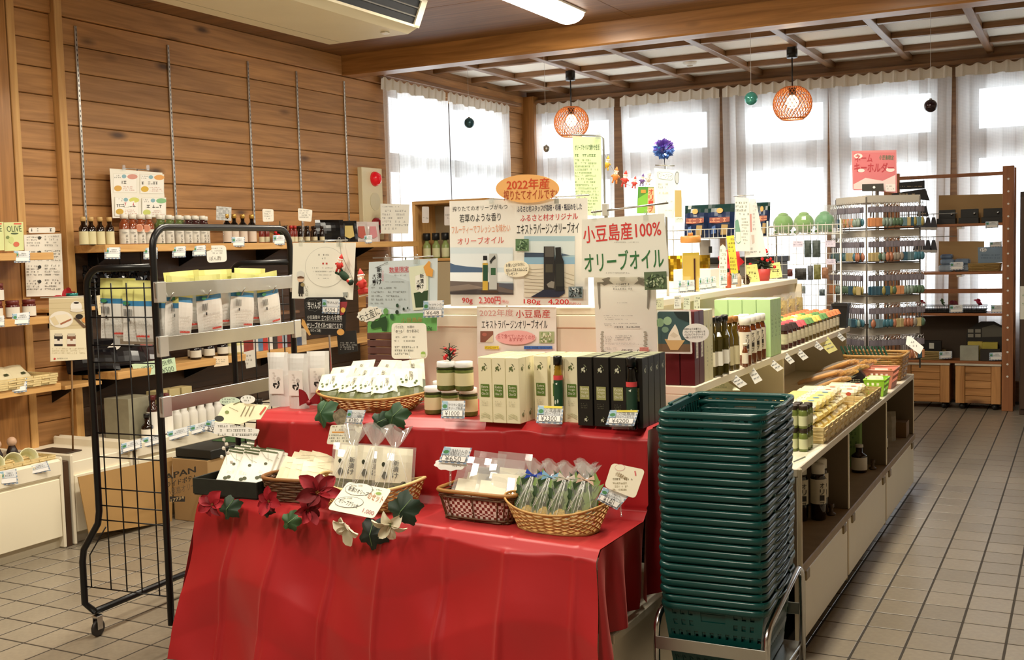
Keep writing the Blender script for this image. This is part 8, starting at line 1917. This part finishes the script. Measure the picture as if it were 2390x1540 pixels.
mb.tube([(0,-0.14,0.0),(0,-0.14,0.13),(0,-0.12,0.15),(0,0.16,0.15),(0,0.16,0.0)],0.006,6)
for k in range(5):mb.tube([(0,-0.09+0.06*k,0.15),(0,-0.09+0.06*k,0.02)],0.003,4)
mb.tube([(0,-0.14,0.02),(0,0.16,0.02)],0.004,5);mb.build('wire_frame',WIRE,wr)
#---- near-left shelves
for k in range(3):
 s=Sign('booklet',('pale green olive booklet at the shelf end','pale green olive booklet standing second on the shelf','pale green olive booklet standing third on the shelf')[k],'booklet',[(9-46*k,519),(54-46*k,518),(56-46*k,584),(11-46*k,586)],X=-5.10-0.004*k,n=(0.9,-0.42,0.12),col='#d8dfa0',th=0.004)
 o_=46*k;s.p.rect(32-o_,520,50-o_,524,'#d86a50').text('OLIVE',16-o_,527,50-o_,541,'#4a5a34',0.02).ell(34-o_,545,9,2,'#4a5a34').ell(18-o_,554,4,4,'#7a8a50').ell(38-o_,570,7,6,'#d0684c').ell(26-o_,560,6,8,'#c9d48a');s.done()
mj=Spawn(jar('jam_jar','jam jar with white label','jar',0.095,0.036,M('#5a1e18',0.2),M('#6a2a24',0.35),M('#e2ddd0',0.6),(0.06,0.62),0.2,'jam jars on the short shelf'))
for k in range(5):mj((-5.15,3.78+0.105*k,1.203),0.9,label='red jam jar with white label in the lower row of the short shelf')
for k in range(3):mj((-5.16,3.80+0.105*k,1.299),0.9,label='red jam jar with white label stacked on the lower jars')
wall_tag([(32,585),(70,586),(70,612),(33,613)],-5.055,'price card under the pale green booklets');wall_tag([(28,732),(70,728),(68,757),(29,760)],-5.055,'price card under the red jam jars');wall_tag([(-12,738),(10,736),(10,762),(-12,764)],-5.055,'second price card under the red jam jars')
wall_tag([(22,888),(63,882),(62,914),(24,918)],-5.055,'price card under the pale chip basket')
box_basket('chip_basket','pale woven chip basket with cream sachets on the short shelf',-5.34,-5.05,3.75,4.27,0.06,CHIP,0.829)
for k in range(4):
 o=thing('cream_sachet','flat cream sachet lying in the pale chip basket','food pack',(-5.2,3.85+0.11*k,0.845),rot=(R(-62),0,R(80)),group='cream sachets in the chip basket');pillow(0.13,0.19,0.03,5,6,seed=k).build('pouch',M('#e2d8b4',0.5),o)
 lprint(o,lambda p:p.poly([(0.01,0.05),(0.04,0.055),(0.035,0.075),(0.012,0.07)],'#3a4228'),y=-0.017)
s=Sign('notice_sheet','white handwritten soy sauce guide on the planks','notice',[(56,548),(143,545),(149,690),(62,692)],X=-5.315,n=(1,0,0),col='#efeade',th=0.002)
for r_ in range(4):s.p.scrib(62,552+34*r_,98,578+34*r_,4,'#77716a').scrib(104,550+34*r_,142,578+34*r_,4,'#77716a').ell(92,555+34*r_,4,4,'#3a3a36')
s.done()
s=Sign('label_strip','white rounded heading strip above the soy sauce guide','sign',[(67,531),(129,530),(129,543),(67,544)],X=-5.312,n=(1,0,0),col='#f2eee4',th=0.002,rnd=0.012);s.p.scrib(72,533,126,541,1,'#3f3a34',0.9);s.done()
pq=petal_flower((-5.13,4.46,1.262),0.085,7,['#b01c26','#8e1420'],'red silk poinsettia lying on the short plank shelf',rot=(R(35),R(20),0),seed=77);pq['group']='silk flowers on the wall shelves'
tl=jar('teal_tin','small teal tin beside the calendar','tin',0.085,0.034,M('#1f6a66',0.25,0.3),M('#2a7a74',0.25,0.3),None,(0.1,0.4),0.2);tl.location=(-5.09,P(168,688,X=-5.09).y,1.236)
s=Sign('calendar_poster','cream breakfast poster with toast, coffee and two jam jars','poster',[(114,695),(210,692),(211,838),(117,844)],X=-4.99,n=(0.75,-0.66,0),col='#f0e6cc',th=0.002)
K11=Frm(0,500,3.85);p=s.p;p.tr=K11.t
p.poly([(440,765),(800,750),(805,1025),(450,1040)],'#d8c8a0')
for k in range(5):p.line([(442,800+50*k),(803,790+50*k)],3,'#bfae84')
p.ell(550,945,108,76,'#efe9dc').poly([(490,910),(600,895),(640,935),(540,980)],'#f0e6cc').poly([(540,980),(640,935),(642,950),(545,995)],'#a86a4a').poly([(450,935),(490,915),(535,985),(490,1000)],'#e2d2ac').ell(685,830,52,50,'#f0ede6').ell(686,795,26,9,'#2a1e16').ell(690,862,60,16,'#e6e0d2').poly([(660,930),(690,925),(775,1010),(755,1025)],'#6a5440').ell(712,918,34,22,'#221a16').ell(770,950,34,26,'#dc9a58')
p.poly([(450,1040),(805,1022),(808,1300),(455,1322)],'#efe6c8')
for x,c in((525,'#1e1a18'),(642,'#7a4a34')):p.rect(x-38,1085,x+38,1185,c).rect(x-38,1120,x+38,1165,'#e9e2d2').rect(x-10,1075,x+12,1135,'#2a1c16' if x<600 else '#8a5a40').rect(x-34,1070,x+34,1095,'#c9c0ac')
p.scrib(470,1200,780,1260,3,'#cbbf9c').ell(492,1298,10,9,'#c8403c').scrib(515,1290,630,1306,1,'#5a4a3c');yb=min(v for _,v in s.poly)
MB().tube([(0,yb,-0.006),(-0.02,yb-(s.O.z+yb-0.447),-0.008)],0.005,6).build('wooden_stick',M('#7a5a34',0.6),s.o)
w=max(u for u,_ in s.poly);MB().tube([(-w-0.03,-yb+0.002,0.002),(w+0.01,-yb+0.002,0.002)],0.003,6).build('hanging_bar',M('#cfcabc',0.4),s.o);s.done()
stb=thing('dark_wood_plank','dark wooden plank under the calendar stick','stand',(-5.10,4.29,0.442));MB().cbox(-0.12,0.12,-0.07,0.07,0,0.006,0.002).build('board',M('#3f2e20',0.6),stb)
box_basket('chip_basket','woven chip basket of patterned cups on the low cabinet',-4.98,-4.78,3.60,4.0,0.055,CHIP,0.4415)
cup=thing('patterned_cup','cream cup with green pattern','cup',group='patterned cups in the basket');MB().lathe([(0.028,0),(0.042,0.01),(0.048,0.07),(0.044,0.07),(0.038,0.012)],16,cap=False).build('cup_wall',M('#e4e0b8',0.35),cup);MB().lathe([(0.0475,0.02),(0.0485,0.055)],16,cap=False).build('green_pattern',M('#8a9a5c',0.5,var=0.5,vscale=45),cup)
cs_=Spawn(cup)
for x,y,r_ in((-4.88,3.70,60),(-4.87,3.80,70),(-4.88,3.90,65),(-4.86,3.63,50)):cs_((x,y,0.475),rot=(R(r_),0,R(70)),label='cream cup with green pattern lying in the chip basket')
for k in range(5):
 o=thing('wooden_doll','small round-headed wooden doll behind the cups','doll',(-5.1,3.62+0.095*k,0.441),group='round-headed dolls behind the cups');MB().lathe([(0.028,0),(0.03,0.05),(0.016,0.085)],12).build('body',M('#2a1c18',0.4),o);MB().sphere((0,0,0.105),0.026,12,8).build('head',M('#c9a488',0.5),o)
wall_tag([(62,1090),(110,1076),(118,1098),(72,1108)],-4.735,'slanting price card on the low cabinet edge under the cups');wall_tag([(-4,1100),(38,1094),(42,1128),(0,1133)],-4.735,'price card on the low cabinet edge at the frame border')
#============ pouches on the wire rack
bag=thing('bread_pouch','white pouch with blue waves and yellow top','food pack',group='yellow-topped pouches on the wire rack')
pillow(0.150,0.235,0.030,6,12,[(0.60,0),(0.67,1),(1,2)],seed=4).build('pouch',[M('#e6e4de',0.35),M('#3f84b4',0.4),M('#e2e08a',0.4)],bag)
def bagp(p):
 for k in range(6):lrect(p,-0.062+0.006*k,0.098,-0.059+0.006*k,0.125,'#4a4a48')
 lrect(p,-0.01,0.018,0.045,0.026,'#c8483c');p.scrib(-0.06,0.012,0.06,0.09,7,'#c2c0ba');lrect(p,-0.045,0.078,-0.036,0.090,'#3a3a38');p.ell(-0.05,0.148,0.014,0.007,'#3f8a5c')
lprint(bag,bagp,y=-0.0165)
bsp2=Spawn(bag);RM=Matrix.Translation((-3.10,3.09,0))@Matrix.Rotation(RR,4,'Z')
zb=P(430,672,Y=3.25).z-0.19
slots=[(-0.012,0.13,5),(-0.012,0.33,-2),(-0.012,0.53,4),(-0.012,0.74,-5)]
for i,(x,y,t_)in enumerate(slots):bsp2(RM@Vector((x,y,zb)),rot=(R(1),R(t_*1.3),R(92)),label='yellow-topped white pouch hanging outside the steel rack bar')
for i,(x,y)in enumerate(((-0.05,0.23),(-0.055,0.43),(-0.05,0.64))):bsp2(RM@Vector((x,y,zb+0.02)),rot=(0,R(3*i-3),R(72)),label='yellow-topped white pouch hanging inside the steel rack bar')
for i,(x,y)in enumerate(((-0.24,0.06),(-0.12,0.05),(-0.06,0.09),(-0.22,0.14))):bsp2(RM@Vector((x,y,zb-0.01*i)),rot=(0,R(2),R(16)),label='yellow-topped white pouch hanging behind the wire wing of the rack')
hk=thing('rack_hook','row of small steel hooks on the rack bar','hook',RM@Vector((0.026,0.05,zb+0.165)),RR)
for k in range(4):MB().tube([(0,0.22*k,-0.02),(0.012,0.22*k,0.0),(0.02,0.22*k,0.012)],0.003,5).build('hook',STEEL,hk)
for _o in(_to,):bpy.data.objects.remove(_o)
